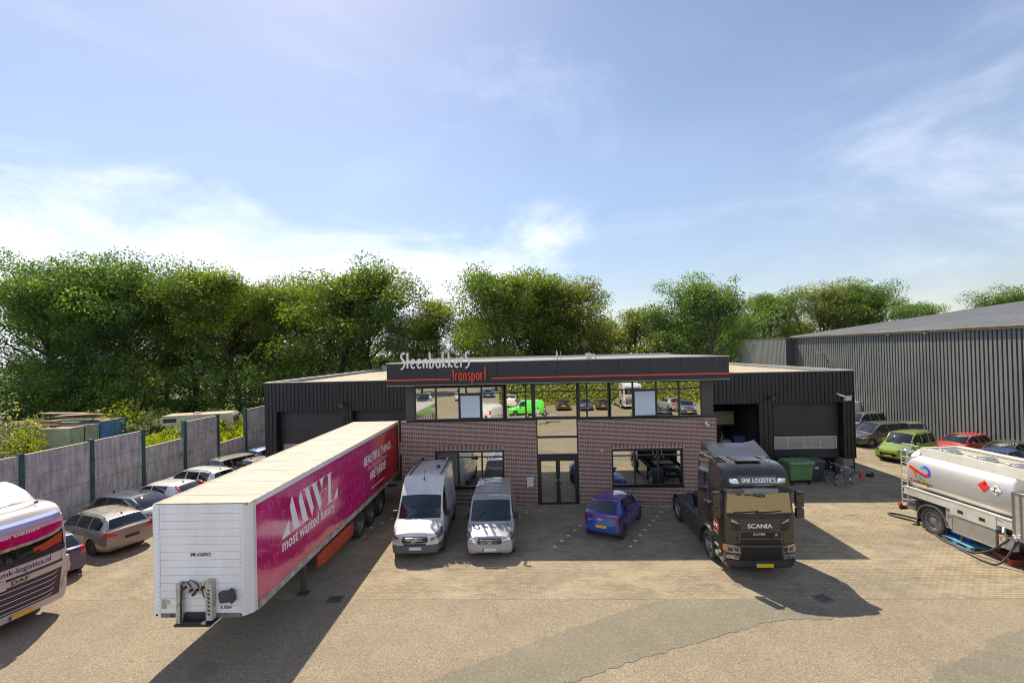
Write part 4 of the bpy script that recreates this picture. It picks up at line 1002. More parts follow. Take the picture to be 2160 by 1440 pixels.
    for s in (-.30, .25):
        pts = []
        for k_ in range(6):
            u = Vector((s*W+.10*W*k_/5*2.0, cowl+.04+(.05+.16*(k_/5)**1.4)*1.0)); hit = bvh.ray_cast(Vector((u.x, u.y-curve*.8, 4)), Vector((0, 0, -1)))
            if hit[0]: pts.append(hit[0]+Vector((0, -.01, .02)))
        if len(pts) > 2: wm_.tube(pts, .011, n=5)
    wm_.build('wiper', BLACK, e)
    if rails:
        mb = MB()
        for s in (1, -1):
            pts = []
            for k_ in range(9):
                yy = rf+.15+(rr-rf-.3)*k_/8; hit = bvh.ray_cast(Vector((s*rw*.93, yy, 4)), Vector((0, 0, -1)))
                if hit[0]: pts.append(hit[0]+Vector((0, 0, .012 if k_ in (0, 8) else .05)))
            if len(pts) > 3: mb.tube(pts, .017, n=6)
        mb.build('roof_rail', BLACK, e, smooth=1)
    if ant:
        hit = bvh.ray_cast(Vector((0, rr-.18, 4)), Vector((0, 0, -1)))
        if hit[0]: MB().box(hit[0]+Vector((0, .02, .03)), (.03, .12, .06), rot=(R(-20), 0, 0), bev=.01).build('antenna', BLACK, e)
    e['_x'] = 1; del e['_x']
    return e, bvh, K
def emblem_star(parent, y, z, r, bvh=None, x=0):
    mb = MB(); mb.lathe([(r*.90, -.008), (r*1.0, 0), (r*.90, .008), (r*.84, 0), (r*.90, -.008)], 'y', (x, y, z), 24)
    for k in range(3):
        a = math.pi/2+k*2*math.pi/3; c = Vector((x, y, z)); t = c+Vector((math.cos(a)*r*.9, 0, math.sin(a)*r*.9)); n_ = Vector((-math.sin(a), 0, math.cos(a)))*r*.17
        mb.face([c+n_+Vector((0, -.012, 0)), t, c-n_+Vector((0, -.012, 0))]); mb.face([c+n_+Vector((0, -.011, 0)), c-n_+Vector((0, -.011, 0)), c-(t-c)*.15])
    return mb.build('emblem', CHROME, parent, smooth=.6)
def bars(parent, x0, x1, zs, y, mat, name='grille_bar', h=.025, d=.02, curve=.0):
    mb = MB()
    for z in zs: mb.tube([(x0+(x1-x0)*k/6, y - curve*(1-(2*k/6-1)**2), z) for k in range(7)], h/2, n=6)
    return mb.build(name, mat, parent, smooth=1)

def rayhit(bvh, mode, a, b):
    if mode == 'front': h = bvh.ray_cast(Vector((a, -6, b)), Vector((0, 1, 0)))
    elif mode == 'back': h = bvh.ray_cast(Vector((a, 30, b)), Vector((0, -1, 0)))
    elif mode == 'left': h = bvh.ray_cast(Vector((-6, a, b)), Vector((1, 0, 0)))      # surface facing -x, a = y
    elif mode == 'right': h = bvh.ray_cast(Vector((6, a, b)), Vector((-1, 0, 0)))
    elif mode == 'top': h = bvh.ray_cast(Vector((a, b, 9)), Vector((0, 0, -1)))
    if h[0] is None: return None
    n = h[1]; d = {'front': Vector((0, -1, 0)), 'back': Vector((0, 1, 0)), 'left': Vector((-1, 0, 0)), 'right': Vector((1, 0, 0)), 'top': Vector((0, 0, 1))}[mode]
    if n.dot(d) < 0: n = -n
    return h[0], n
def patch(bvh, mode, quad, off=.012, n=8, m=3, name='panel', mat=None, parent=None, skirt=True, mb=None):
    """raised panel that follows a surface; quad = 4 corners (a,b) counter-clockwise from lower left"""
    own = mb is None; mb = mb or MB(); g = []
    for j in range(m+1):
        row = []
        for i in range(n+1):
            u, v = i/n, j/m
            a = (1-v)*((1-u)*quad[0][0]+u*quad[1][0])+v*((1-u)*quad[3][0]+u*quad[2][0]); b = (1-v)*((1-u)*quad[0][1]+u*quad[1][1])+v*((1-u)*quad[3][1]+u*quad[2][1])
            h = rayhit(bvh, mode, a, b); row.append(h)
        g.append(row)
    V = {}
    for j in range(m+1):
        for i in range(n+1):
            if g[j][i]: V[(i, j)] = mb.bm.verts.new(g[j][i][0]+g[j][i][1]*off)
    for j in range(m):
        for i in range(n):
            q = [(i, j), (i+1, j), (i+1, j+1), (i, j+1)]
            if all(k in V for k in q): mb.bm.faces.new([V[k] for k in q])
    if skirt:
        per = [(i, 0) for i in range(n)]+[(n, j) for j in range(m)]+[(i, m) for i in range(n, 0, -1)]+[(0, j) for j in range(m, 0, -1)]
        low = {k: mb.bm.verts.new(g[k[1]][k[0]][0]-g[k[1]][k[0]][1]*.01) for k in per if k in V}
        for a in range(len(per)):
            p, q = per[a], per[(a+1) % len(per)]
            if p in low and q in low: mb.bm.faces.new([V[p], low[p], low[q], V[q]])
    bmesh.ops.recalc_face_normals(mb.bm, faces=mb.bm.faces)
    if own: return mb.build(name, mat, parent, smooth=.7)
def conform(name, s, size, bvh, mode, a0, b0, mat, parent, off=.010, align='LEFT', sx=1., shear=0, space=1., bold=0, flip=1, slope=0, me=None, **t):
    """lettering (or any flat mesh) laid on a surface; a grows by flip*x, b by y"""
    me = me or text_mesh(s, size, .0, align, shear, sx, space, bold)
    bm = bmesh.new(); bm.from_mesh(me); bpy.data.meshes.remove(me)
    bmesh.ops.triangulate(bm, faces=bm.faces)
    dead = []
    for v in bm.verts:
        h = rayhit(bvh, mode, a0+flip*v.co.x, b0+v.co.y+slope*v.co.x)
        if h: v.co = h[0]+h[1]*(off+v.co.z)
        else: dead.append(v)
    if dead: bmesh.ops.delete(bm, geom=dead, context='VERTS')
    r = bmesh.new(); return fin(bm, name, mat, parent, **t)


# ================================================================== CARS
P_WHITE = paint('white_paint', (.56, .565, .57), .22, .35)
P_SILVER = paint('silver_paint', (.36, .37, .39), .12, .36, .35)
P_CHAMP = paint('champagne_paint', (.27, .245, .215), .22, .30, .55)
P_NAVY = paint('navy_paint', (.020, .032, .062), .14, .25, .3)
P_VIOLET = paint('violet_paint', (.045, .042, .30), .05, .22, .35)
P_VIOBL = paint('blue_violet_paint', (.022, .10, .42), .05, .22, .35)
P_DBLUE = paint('dusk_blue_paint', (.045, .05, .12), .14, .28, .35)
P_GREY = paint('slate_paint', (.075, .08, .088), .22, .3, .5)
P_GREEN = paint('lime_paint', (.24, .38, .045), .12, .3, .3)
P_RED = paint('red_paint', (.40, .015, .018), .14, .28)
P_BROWN = paint('bronze_paint', (.085, .075, .062), .22, .3, .5)
P_BLUE = paint('blue_paint', (.02, .07, .30), .10, .28, .3)
P_BLACK = paint('black_paint', (.012, .012, .013), .08, .2)
P_LBLUE = paint('pale_blue_paint', (.24, .33, .60), .1, .3, .5)
P_DUSTY = paint('dusty_black_paint', (.05, .047, .042), .5, .45)
P_LGREEN = paint('bright_green_paint', (.09, .62, .04), .04, .3)
BUMPG = sp('grey_bumper', (.115, .12, .13), .55, var=.3, vscale=4)

# --- two parked delivery vans ------------------------------------------------
e, bv, K = car('delivery_van', .045, -1, -4.50, 17.05, L=5.3, W=1.96, H=2.62, cowl=.98, hh=1.24, nh=.98, rf=1.55, rfz=2.06, rfull=2.35, wcowl=.90, rr=5.05, tail=[(5.22, 2.46)], col=P_WHITE, rw=.80, wbase=3.25, fo=.98, r=.345, belt=1.22, btail=1.25,
    wins=[(1.22, 1.98)], seats=1, label='tall white delivery van with grey bumper and open roof fittings parked by the pink trailer', cat='van', group='parked delivery vans', style='steel', plate=(PL_W, PL_W),
    mirror_col=BLACK, zb=.25, nose=.16, crown=.07, wsx=.955, rwin=False, curve=.13, handle=True, cap=None, ant=False,
    bump=[(-1.1, .20), (1.1, .20), (1.1, .60), (.42, .60), (-.42, .60), (-1.1, .60)], bumpcol=BUMPG,
    grille=[(-.46, .68), (.46, .68), (.50, .78), (.44, .90), (-.44, .90), (-.50, .78)], hl=[(.56, .70), (1.0, .82), (.99, 1.02), (.90, 1.06), (.60, .86)])
# steeper nose: raise roof fairing above the windscreen by a wedge part
bars(e, -.42, .42, (.72, .765, .81, .855), -.075, sp('grille_grey', (.05, .05, .055), .4), curve=.03)
bars(e, -.45, .45, (.895,), -.07, CHROME, name='grille_trim', h=.02, curve=.03)
emblem_star(e, -.145, .79, .105)
patch(bv, 'front', [(-.42, .585), (.42, .585), (.40, .66), (-.40, .66)], .008, 8, 2, 'air_intake', BLACK, e)
MB().box((0, .60, 1.245), (0, 0, 0)) if False else None
mb = MB()
for s in (-1, 1): mb.box((s*.45, .80, 1.155), (.32, .11, .02), rot=(R(14), R(s*2), 0), bev=.008)
mb.build('hood_vent', BUMPG, e)
mb = MB()
for s in (-1, 1): mb.box((s*.66, 3.65, 2.60), (.035, 2.6, .035))
for x, y in ((-.60, 4.9), (.40, 3.4)): mb.box((x, y, 2.66), (.16, .13, .10), bev=.02)
mb.build('roof_fitting', DARKMET, e)
MB().cyl((.58, 4.95, 2.60), (.58, 4.95, 2.68), .07, .05).build('beacon', LAMPO, e)
MB().tube([(.02, 2.0, 2.45), (.02, 2.06, 2.85)], .008).cyl((.02, 2.0, 2.42), (.02, 2.03, 2.55), .022).build('antenna', BLACK, e)
MB().box((-.95, 5.2, 2.62), (.5, .16, .04), bev=.01).build('roof_ladder_end', ALU, e)
for s in (-1, 1): MB().b2(s*.935, s*.995, 1.35, 3.85, .42, .56).build('side_moulding', BUMPG, e)
for s, md in ((-1, 'left'), (1, 'right')):
    mb = MB(); patch(bv, md, [(2.15, 1.60), (5.0, 1.60), (5.0, 1.615), (2.15, 1.615)], .003, 10, 1, mb=mb, skirt=False); patch(bv, md, [(3.3, .7), (3.313, .7), (3.313, 2.2), (3.3, 2.2)], .003, 1, 8, mb=mb, skirt=False); patch(bv, md, [(2.06, .7), (2.073, .7), (2.073, 2.2), (2.06, 2.2)], .003, 1, 8, mb=mb, skirt=False); mb.build('side_door_gap', SEAMM, e)

e, bv, K = car('delivery_van', .028, -1, -1.72, 17.08, L=4.75, W=1.88, H=1.90, cowl=.98, hh=1.10, nh=.84, rf=1.60, rfz=1.80, rfull=2.1, wcowl=.90, rr=4.45, tail=[(4.66, 1.45)], col=P_SILVER, rw=.735, wbase=3.2, fo=.86, r=.325, belt=1.08, btail=1.12,
    wins=[(1.26, 2.0)], seats=1, label='low silver delivery van with a ribbed roof parked right of the tall white van', cat='van', group='parked delivery vans', style='steel', plate=(PL_W, PL_W),
    mirror_col=BLACK, zb=.22, nose=.15, crown=.06, wsx=.945, rwin=False, curve=.13, ant=False,
    grille=[(-.42, .60), (.42, .60), (.46, .68), (.42, .80), (-.42, .80), (-.46, .68)], hl=[(.50, .60), (.92, .68), (.94, .86), (.84, .92), (.56, .72)],
    lower=[(-.46, .24), (.46, .24), (.50, .30), (-.50, .30)], hlmat=LAMPC)
bars(e, -.40, .40, (.64, .68, .72, .76), -.085, sp('grille_grey', (.05, .05, .055), .4), curve=.03)
bars(e, -.43, .43, (.80,), -.09, CHROME, name='grille_trim', h=.018, curve=.03)
emblem_star(e, -.155, .70, .10)
mb = MB()
for k in range(5): mb.box((0, 2.15+k*.46, 1.905-.004*k), (.86, .10, .022), bev=.008)
for s in (-1, 1): mb.box((s*.60, 3.1, 1.872), (.03, 2.5, .02), bev=.006)
mb.build('roof_rib', P_SILVER, e, smooth=.8)

# --- small violet city car ---------------------------------------------------
e, bv, K = car('city_car', .47, .883, 2.62, 18.85, at='rear', L=3.6, W=1.6, H=1.48, cowl=.86, hh=1.0, nh=.78, rf=1.55, rr=3.02, tail=[(3.44, 1.00)], col=P_VIOLET, rw=.57, wbase=2.4, fo=.66, r=.29, belt=.95, btail=1.06,
    wins=[(1.12, 2.02), (2.10, 2.78)], label='small blue violet city car parked at an angle in front of the entrance', style='black', plate=(PL_Y, PL_Y), nose=.12, tailz=.56,
    hl=[(.45, .66), (.74, .70), (.74, .86), (.5, .80)], grille=[(-.4, .5), (.4, .5), (.4, .58), (-.4, .58)], mirror_col=P_VIOLET,
    extra=[('tailgate', [(-.56, .62), (.56, .62), (.60, .95), (-.60, .95)], 'xz', lambda c: c.y > 3.25, P_VIOBL, False), ('rear_bumper', [(-.9, .20), (.9, .20), (.9, .60), (-.9, .60)], 'xz', lambda c: c.y > 3.22, P_VIOBL, False)])
patch(bv, 'back', [(-.70, .905), (.70, .905), (.70, .955), (-.70, .955)], .016, 12, 2, 'light_bar', sp('dark_red_lens', (.16, .008, .010), .15, coat=1), e)
for s in (-1, 1):
    patch(bv, 'back', [(s*.60, .70), (s*.735, .70), (s*.75, .96), (s*.62, .96)][::s], .022, 3, 3, 'tail_light', sp('dark_red_lens', (.16, .008, .010), .15, coat=1), e)
    patch(bv, 'back', [(s*.60, .40), (s*.68, .40), (s*.68, .52), (s*.60, .52)][::s], .014, 2, 2, 'fog_light', sp('red_orange_lens', (.45, .06, .03), .2), e)
patch(bv, 'back', [(-.60, .24), (.60, .24), (.62, .34), (-.62, .34)], .012, 8, 2, 'rear_diffuser', BLACK, e)
conform('maker_badge', 'KIA', .10, bv, 'back', .13, .80, WHITE_T, e, off=.008, flip=-1, sx=1.25)
conform('model_badge', 'picanto', .055, bv, 'back', .55, .76, WHITE_T, e, off=.008, flip=-1)
MB().box((.38, 1.95, 1.478), (.42, .30, .006), rot=(0, R(6), 0)).build('roof_reflection_strip', P_SILVER, e) if False else None

# --- left row ----------------------------------------------------------------
car('estate_car', -.935, .355, -16.30, 18.08, at='rear', L=4.56, W=1.80, H=1.48, cowl=1.1, hh=.98, nh=.74, rf=1.92, rr=4.02, tail=[(4.40, 1.04)], col=P_CHAMP, rw=.60, wbase=2.64, fo=.88, r=.325, belt=.93, btail=1.0,
    wins=[(1.42, 2.28), (2.36, 3.18), (3.25, 4.0)], label='dusty champagne estate car with red tail lights left of the pink trailer', style='steel', plate=(None, sp('plate_black', (.02, .02, .02), .5)), rails=True, nose=.13, tailz=.68, group='cars parked along the concrete wall',
    tl=[(.46, .80), (.92, .80), (.92, .98), (.62, .95)], hl=[(.5, .62), (.88, .64), (.88, .78), (.5, .74)])
car('hatchback_car', -.935, .355, -16.62, 15.55, at='rear', L=3.95, W=1.7, H=1.5, cowl=1.0, hh=1.0, nh=.75, rf=1.72, rr=3.35, tail=[(3.78, 1.02)], col=P_DBLUE, rw=.60, wbase=2.5, fo=.78, r=.30, belt=.95, btail=1.03,
    wins=[(1.30, 2.2), (2.28, 3.1)], label='dark blue hatchback half hidden behind the white truck', group='cars parked along the concrete wall', nose=.12, tailz=.55,
    tl=[(.56, .76), (.86, .76), (.86, 1.05), (.64, 1.05)], hl=[(.5, .62), (.8, .64), (.8, .78), (.5, .74)])
car('estate_car', .985, -.17, -16.45, 20.75, L=4.5, W=1.82, H=1.43, cowl=1.15, hh=.95, nh=.70, rf=1.95, rr=3.9, tail=[(4.3, 1.0)], col=P_NAVY, rw=.62, wbase=2.7, fo=.9, r=.33, belt=.90, btail=.98,
    wins=[(1.45, 2.3), (2.38, 3.2), (3.27, 3.85)], label='dark blue estate car facing the pink trailer with a glinting windscreen', group='cars parked along the concrete wall', style='alloy', tl=[(.55, .74), (.9, .74), (.9, .95), (.55, .95)], hl=[(.5, .58), (.9, .6), (.9, .74), (.5, .70)])
e, bv, K = car('hatchback_car', -.985, .17, -17.0, 22.75, at='rear', L=4.3, W=1.8, H=1.46, cowl=1.05, hh=.98, nh=.74, rf=1.85, rr=3.55, tail=[(4.12, 1.05)], col=P_WHITE, rw=.61, wbase=2.64, fo=.84, r=.32, belt=.93, btail=1.04,
    wins=[(1.38, 2.2), (2.28, 3.15)], label='white hatchback with tall red tail lights in the left row', group='cars parked along the concrete wall', nose=.12, tl=[(.58, .8), (.9, .8), (.9, .92), (.58, .92)], hl=[(.5, .62), (.88, .64), (.88, .78), (.5, .74)])
for s in (-1, 1): MB().tube([(s*.60, 3.60, 1.40), (s*.67, 3.86, 1.26), (s*.72, 4.08, 1.10)], .055, n=6).build('tail_light', LAMPR, e, smooth=1)
car('estate_car', -.965, .26, -17.0, 25.15, at='rear', L=4.6, W=1.8, H=1.50, cowl=1.1, hh=.98, nh=.74, rf=1.92, rr=4.12, tail=[(4.42, 1.04)], col=P_WHITE, rw=.61, wbase=2.68, fo=.88, r=.32, belt=.93, btail=1.0,
    wins=[(1.42, 2.28), (2.36, 3.18), (3.25, 3.95)], label='white estate car with black roof rails behind the white hatchback', group='cars parked along the concrete wall', rails=True, tl=[(.6, .82), (.9, .82), (.9, .97), (.6, .93)])
car('dusty_suv', .42, .90, -19.55, 26.9, at='rear', L=4.3, W=1.78, H=1.60, cowl=1.1, hh=1.05, nh=.8, rf=1.85, rr=3.75, tail=[(4.12, 1.1)], col=P_DUSTY, rw=.62, wbase=2.6, fo=.84, r=.34, belt=1.0, btail=1.1,
    wins=[(1.4, 2.25), (2.33, 3.2), (3.27, 3.7)], label='dusty black car with a roof antenna nearest the concrete wall', group='cars parked along the concrete wall', tl=[(.6, .85), (.9, .85), (.9, 1.05), (.6, 1.05)])
car('dusty_hatchback', .42, .90, -17.75, 27.2, at='rear', L=3.0, W=1.7, H=1.47, cowl=.7, hh=1.02, nh=.8, rf=1.3, rr=2.42, tail=[(2.82, 1.06)], col=P_DUSTY, rw=.60, wbase=1.9, fo=.6, r=.30, belt=.97, btail=1.05,
    wins=[(.95, 1.6), (1.68, 2.3)], label='dusty dark small car between the black car and the hall corner', group='cars parked along the concrete wall', tl=[(.6, .85), (.86, .85), (.86, 1.05), (.6, 1.05)])
car('small_car', .42, .90, -19.35, 30.3, at='rear', L=3.7, W=1.66, H=1.44, cowl=.95, hh=1.0, nh=.76, rf=1.65, rr=3.1, tail=[(3.5, 1.0)], col=P_LBLUE, rw=.58, wbase=2.4, fo=.75, r=.29, belt=.94, btail=1.0,
    wins=[(1.25, 2.1), (2.18, 2.95)], label='pale blue small car at the far end of the left row', group='cars parked along the concrete wall', tl=[(.58, .8), (.82, .8), (.82, 1.0), (.58, 1.0)])
# behind the wall
car('hatchback_car', .9, .43, -37.6, 31.4, at='mid', L=4.2, W=1.72, H=1.42, cowl=1.05, hh=.95, nh=.72, rf=1.85, rr=3.4, tail=[(4.0, 1.0)], col=P_WHITE, rw=.6, label='white car behind the concrete wall beside the green container', group='scrap cars behind the wall', wins=[(1.35, 2.2), (2.28, 3.1)], tl=[(.55, .75), (.85, .75), (.85, 1.0), (.6, 1.0)])
car('hatchback_car', -.5, -.86, -31.2, 35.6, at='mid', L=3.9, W=1.66, H=1.40, cowl=1.0, hh=.95, nh=.72, rf=1.75, rr=3.2, tail=[(3.7, .98)], col=P_SILVER, rw=.58, label='white car in tall weeds seen past the low wall panels', group='scrap cars behind the wall', wins=[(1.3, 2.1), (2.18, 2.95)])

# --- right row ---------------------------------------------------------------
GR = 'cars parked beside the grey warehouse'
e, bv, K = car('compact_van', -.91, -.42, 22.7, 30.75, L=4.05, W=1.83, H=1.80, cowl=.98, hh=1.08, nh=.84, rf=1.62, rr=3.72, tail=[(3.94, 1.25)], col=P_GREEN, rw=.70, wbase=2.65, fo=.78, r=.32, belt=1.06, btail=1.10,
    wins=[(1.28, 2.06), (2.16, 2.84), (2.96, 3.56)], label='lime green family van with black roof rails beside the warehouse', group=GR, rails=True, nose=.14, crown=.06,
    hl=[(.5, .72), (.9, .76), (.9, .98), (.62, .94)], grille=[(-.45, .42), (.45, .42), (.45, .60), (-.45, .60)], lower=[(-.7, .24), (.7, .24), (.7, .36), (-.7, .36)])
car('people_carrier', -.985, -.17, 23.7, 35.8, L=4.75, W=1.85, H=1.68, cowl=1.1, hh=1.06, nh=.80, rf=2.0, rr=4.3, tail=[(4.55, 1.1)], col=P_GREY, rw=.66, wbase=2.8, fo=.98, r=.33, belt=1.0, btail=1.08,
    wins=[(1.50, 2.4), (2.48, 3.35), (3.42, 4.2)], label='slate grey people carrier with bright alloy wheels at the corner of the hall', group=GR, nose=.13, hl=[(.45, .62), (.9, .70), (.9, .92), (.7, .86)], plate=(PL_W, PL_Y), lower=[(-.7, .26), (.7, .26), (.7, .40), (-.7, .40)])
car('estate_car', -.96, .28, 27.0, 38.3, L=4.5, W=1.78, H=1.45, cowl=1.1, hh=.96, nh=.72, rf=1.9, rr=3.95, tail=[(4.3, 1.0)], col=P_SILVER, rw=.61, wbase=2.65, fo=.86, r=.31, belt=.93, btail=1.0, roofcol=P_DUSTY,
    wins=[(1.4, 2.25), (2.33, 3.15), (3.22, 3.8)], label='silver estate car with a dusty dark roof behind the people carrier', group=GR, tl=[(.58, .8), (.9, .8), (.9, 1.0), (.58, 1.0)])
car('people_carrier', -.96, -.28, 26.2, 40.6, L=4.5, W=1.8, H=1.72, cowl=1.0, hh=1.06, nh=.82, rf=1.75, rr=4.1, tail=[(4.35, 1.15)], col=P_CHAMP, rw=.66, wbase=2.7, fo=.85, r=.31, belt=1.02, btail=1.08,
    wins=[(1.35, 2.2), (2.28, 3.1), (3.17, 4.0)], label='dusty champagne tall car half hidden by the hall corner', group=GR, rails=True)
car('camper_van', -.97, -.2, 25.0, 43.6, L=5.6, W=2.0, H=2.35, cowl=1.0, hh=1.25, nh=.95, rf=1.7, rr=5.3, tail=[(5.5, 2.2)], col=P_WHITE, rw=.85, wbase=3.3, fo=1.0, r=.33, belt=1.2, btail=1.2, rwin=False,
    wins=[(1.35, 2.1)], label='white van roof showing behind the row of cars past the hall corner', group=GR, cat='van')
e, bv, K = car('hatchback_car', -.96, -.28, 26.7, 31.6, L=4.15, W=1.76, H=1.50, cowl=1.05, hh=1.0, nh=.76, rf=1.85, rr=3.45, tail=[(3.95, 1.05)], col=P_RED, rw=.61, wbase=2.6, fo=.82, r=.31, belt=.95, btail=1.03,
    wins=[(1.35, 2.2), (2.28, 3.1)], label='red hatchback behind the tank truck by the warehouse', group=GR, hl=[(.45, .62), (.88, .68), (.88, .88), (.66, .84)])
car('hatchback_car', -.96, -.28, 27.15, 29.2, L=4.3, W=1.78, H=1.45, cowl=1.05, hh=.98, nh=.74, rf=1.9, rr=3.5, tail=[(4.1, 1.02)], col=P_BROWN, rw=.61, wbase=2.62, fo=.84, r=.31, belt=.93, btail=1.0,
    wins=[(1.38, 2.25), (2.33, 3.15)], label='bronze brown car in front of the red hatchback', group=GR, hl=[(.5, .62), (.88, .66), (.88, .82), (.6, .78)])
car('hatchback_car', -.90, -.42, 24.75, 26.9, L=3.9, W=1.7, H=1.42, cowl=1.0, hh=.92, nh=.70, rf=1.7, rr=3.2, tail=[(3.7, .95)], col=P_BLUE, rw=.58, wbase=2.45, fo=.78, r=.29, belt=.88, btail=.94,
    wins=[(1.28, 2.1), (2.18, 2.95)], label='bright blue car just behind the silver tank', group=GR)
car('hatchback_car', -.96, -.28, 26.75, 25.3, L=4.2, W=1.75, H=1.40, cowl=1.05, hh=.96, nh=.73, rf=1.85, rr=3.4, tail=[(4.0, 1.0)], col=P_CHAMP, rw=.6, wbase=2.6, fo=.82, r=.30, belt=.92, btail=1.0,
    wins=[(1.35, 2.2), (2.28, 3.1)], label='grey beige car at the right picture edge behind the tank', group=GR)

# ================================================================== TRUCKS
def truck_cab(e, W, L, zb, zroof, belt, col, lean=.16, side_win=True, rf=.12, topw=.90, glass=None, scr=None, sidewin=None, front_bulge=.10, arch=None):
    h2 = W/2
    K = dict(zt=pchip([(0, zroof-.42), (.10, zroof-.34), (.22, zroof-.20), (.5, zroof-.06), (1.0, zroof), (L, zroof+.02)]), wt=pchip([(0, h2*.86), (.15, h2*.89), (.6, h2*topw), (L, h2*topw)]), zs=lambda y: belt, ws=pchip([(0, h2*.94), (.18, h2*.985), (.5, h2*.99), (L, h2*.99)]),
             wm=pchip([(0, h2*.945), (.18, h2*.99), (.5, h2), (L, h2)]), zb=lambda y: zb, crown=pchip([(0, .05), (.5, .07), (L, .07)]), yo=pchip([(0, 0), (.12, 0), (.3, .04), (.9, 0), (L, 0)]))
    ys = [.04, .08, .13, .2, .3, .42, .6]+[.8+.2*i for i in range(int((L-.9)/.2))]+[L-.05, L]
    B = front_bulge; fb = [B*f for f in (.55, .8, 1, 1.05, 1.05, 1, .98, .95, .9, .85, .8, .6, .3, 0)]
    bm, tg = shell(K, ys, fb, [0]*14)
    for v in bm.verts:
        z = v.co.z; f = max(0, 1-v.co.y/1.2)
        v.co.y += lean*max(0, z-belt)/(zroof-belt)*f + .05*max(0, (.75-z)/.4)*f*.4
    bvh = BVHTree.FromBMesh(bm); parts = []
    if scr:
        fs = cutpoly(bm, scr, 'xz', lambda c: c.y < .9); nb = take(bm, fs); parts.append(('windscreen', nb, glass or GLASSM))
    for poly in (sidewin or []):
        for s in (1, -1):
            fs = cutpoly(bm, poly, 'yz', lambda c: c.x*s > h2*.6); nb = take(bm, fs); parts.append(('side_window', nb, GLASSD))
    if arch:
        yc, zc, ra = arch; poly = [(yc+ra*math.cos(2*math.pi*k/20), zc+ra*math.sin(2*math.pi*k/20)) for k in range(20)]
        for s in (1, -1):
            fs = cutpoly(bm, poly, 'yz', lambda c: c.x*s > h2*.6 and c.z < zc+ra+.1); bmesh.ops.delete(bm, geom=fs, context='FACES')
    fin(bm, 'cab_body', col, e, ang=.6)
    for n_, b_, m_ in parts: fin(b_, n_, m_, e, ang=.6, off=.002)
    mb = MB(); mb.b2(-h2+.18, h2-.18, .5, L-.02, 1.15, 1.3).b2(-h2+.2, h2-.2, .18, .55, 1.2, belt+.02); mb.build('dashboard', DASHM, e)
    mb = MB()
    for s in (-1, 1): mb.box((s*.68, 1.05, 1.65), (.5, .5, .25), bev=.05); mb.box((s*.68, 1.32, 2.1), (.48, .14, .8), bev=.05)
    mb.b2(-h2+.15, h2-.15, L-.5, L-.05, 1.3, 2.9); mb.build('seat', SEATM, e)
    MB().b2(-h2+.06, h2-.06, L-.09, L-.06, zb+.3, zroof-.35).build('rear_panel', BLACK, e)
    return bvh
def truck_mirror(e, s, h2, y, z0, z1, mat):
    mb = MB(); mb.box((s*(h2+.20), y, z0+(z1-z0)*.68), (.26, .16, (z1-z0)*.58), bev=.05, seg=2); mb.box((s*(h2+.20), y, z0+(z1-z0)*.19), (.26, .16, (z1-z0)*.36), bev=.05, seg=2)
    mb.tube([(s*(h2-.06), y+.12, z1-.08), (s*(h2+.18), y, z1-.03)], .03).tube([(s*(h2-.04), y+.12, z0+.1), (s*(h2+.18), y+.02, z0+.12)], .03); mb.build('mirror', mat, e, smooth=.8)

# ------------------------------------------------------------------ black tractor unit
P_BT = paint('truck_black', (.016, .013, .010), .035, .14)
e = empty('tractor_unit', (7.42, 15.72, 0), R(-.4), 'black tractor unit with SMK LOGISTICS roof sign parked right of the entrance', 'truck')
TW = 2.36; h2 = TW/2
scr = [(-1.06, 2.14), (1.06, 2.14), (1.0, 2.80), (-1.0, 2.80)]
bv = truck_cab(e, TW, 2.45, .32, 3.68, 1.98, P_BT, lean=.10, scr=scr, glass=mirror_glass('tinted_windscreen', (.40, .385, .29), .012, .6), sidewin=[[(.30, 1.98), (1.22, 2.02), (1.22, 2.72), (.52, 2.78)], [(1.62, 2.32), (1.86, 2.32), (1.86, 3.06), (1.62, 3.06)]], arch=(1.52, .52, .66))
patch(bv, 'front', [(-1.12, .30), (1.12, .30), (1.12, .60), (-1.12, .60)], .05, 14, 3, 'bumper', sp('truck_bumper', (.042, .040, .040), .5, var=.3), e)
mb = MB()
for s in (-1, 1):
    patch(bv, 'front', [(s*.72, .62), (s*1.10, .66), (s*1.10, .76), (s*.70, .76)][::s], .03, 4, 2, 'fog_light', LAMPC, e)
    patch(bv, 'front', [(s*.66, .82), (s*1.11, .86), (s*1.10, 1.12), (s*.70, 1.04)][::s], .028, 6, 3, 'headlight', LAMPC, e)
    patch(bv, 'front', [(s*1.10, .90), (s*1.15, .90), (s*1.15, 1.09), (s*1.10, 1.09)][::s], .034, 2, 2, 'indicator', LAMPO, e)
    for q0, q1 in ((.71, .86), (.90, 1.05)): patch(bv, 'front', [(s*q0, .88), (s*q1, .90), (s*q1, 1.04), (s*q0, 1.0)][::s], .034, 2, 2, 'headlight_insert', sp('lamp_insert', (.035, .035, .04), .12, coat=1), e)
    patch(bv, 'front', [(s*.64, 1.78), (s*.92, 1.86), (s*.94, 1.95), (s*.84, 1.92)][::s], .024, 4, 2, 'upper_light', LAMPC, e)
    patch(bv, 'front', [(s*.66, 1.58), (s*.92, 1.58), (s*.92, 1.84), (s*.62, 1.76)][::s], .014, 3, 2, 'air_slot', BLACK, e)
    patch(bv, 'front', [(s*.60, 3.10), (s*.90, 3.10), (s*.92, 3.24), (s*.68, 3.25)][::s], .022, 3, 2, 'roof_light', LAMPC, e)
patch(bv, 'front', [(-.62, .62), (.62, .62), (.62, 1.10), (-.62, 1.10)], .016, 8, 3, 'lower_grille', sp('truck_grille', (.010, .010, .010), .4), e)
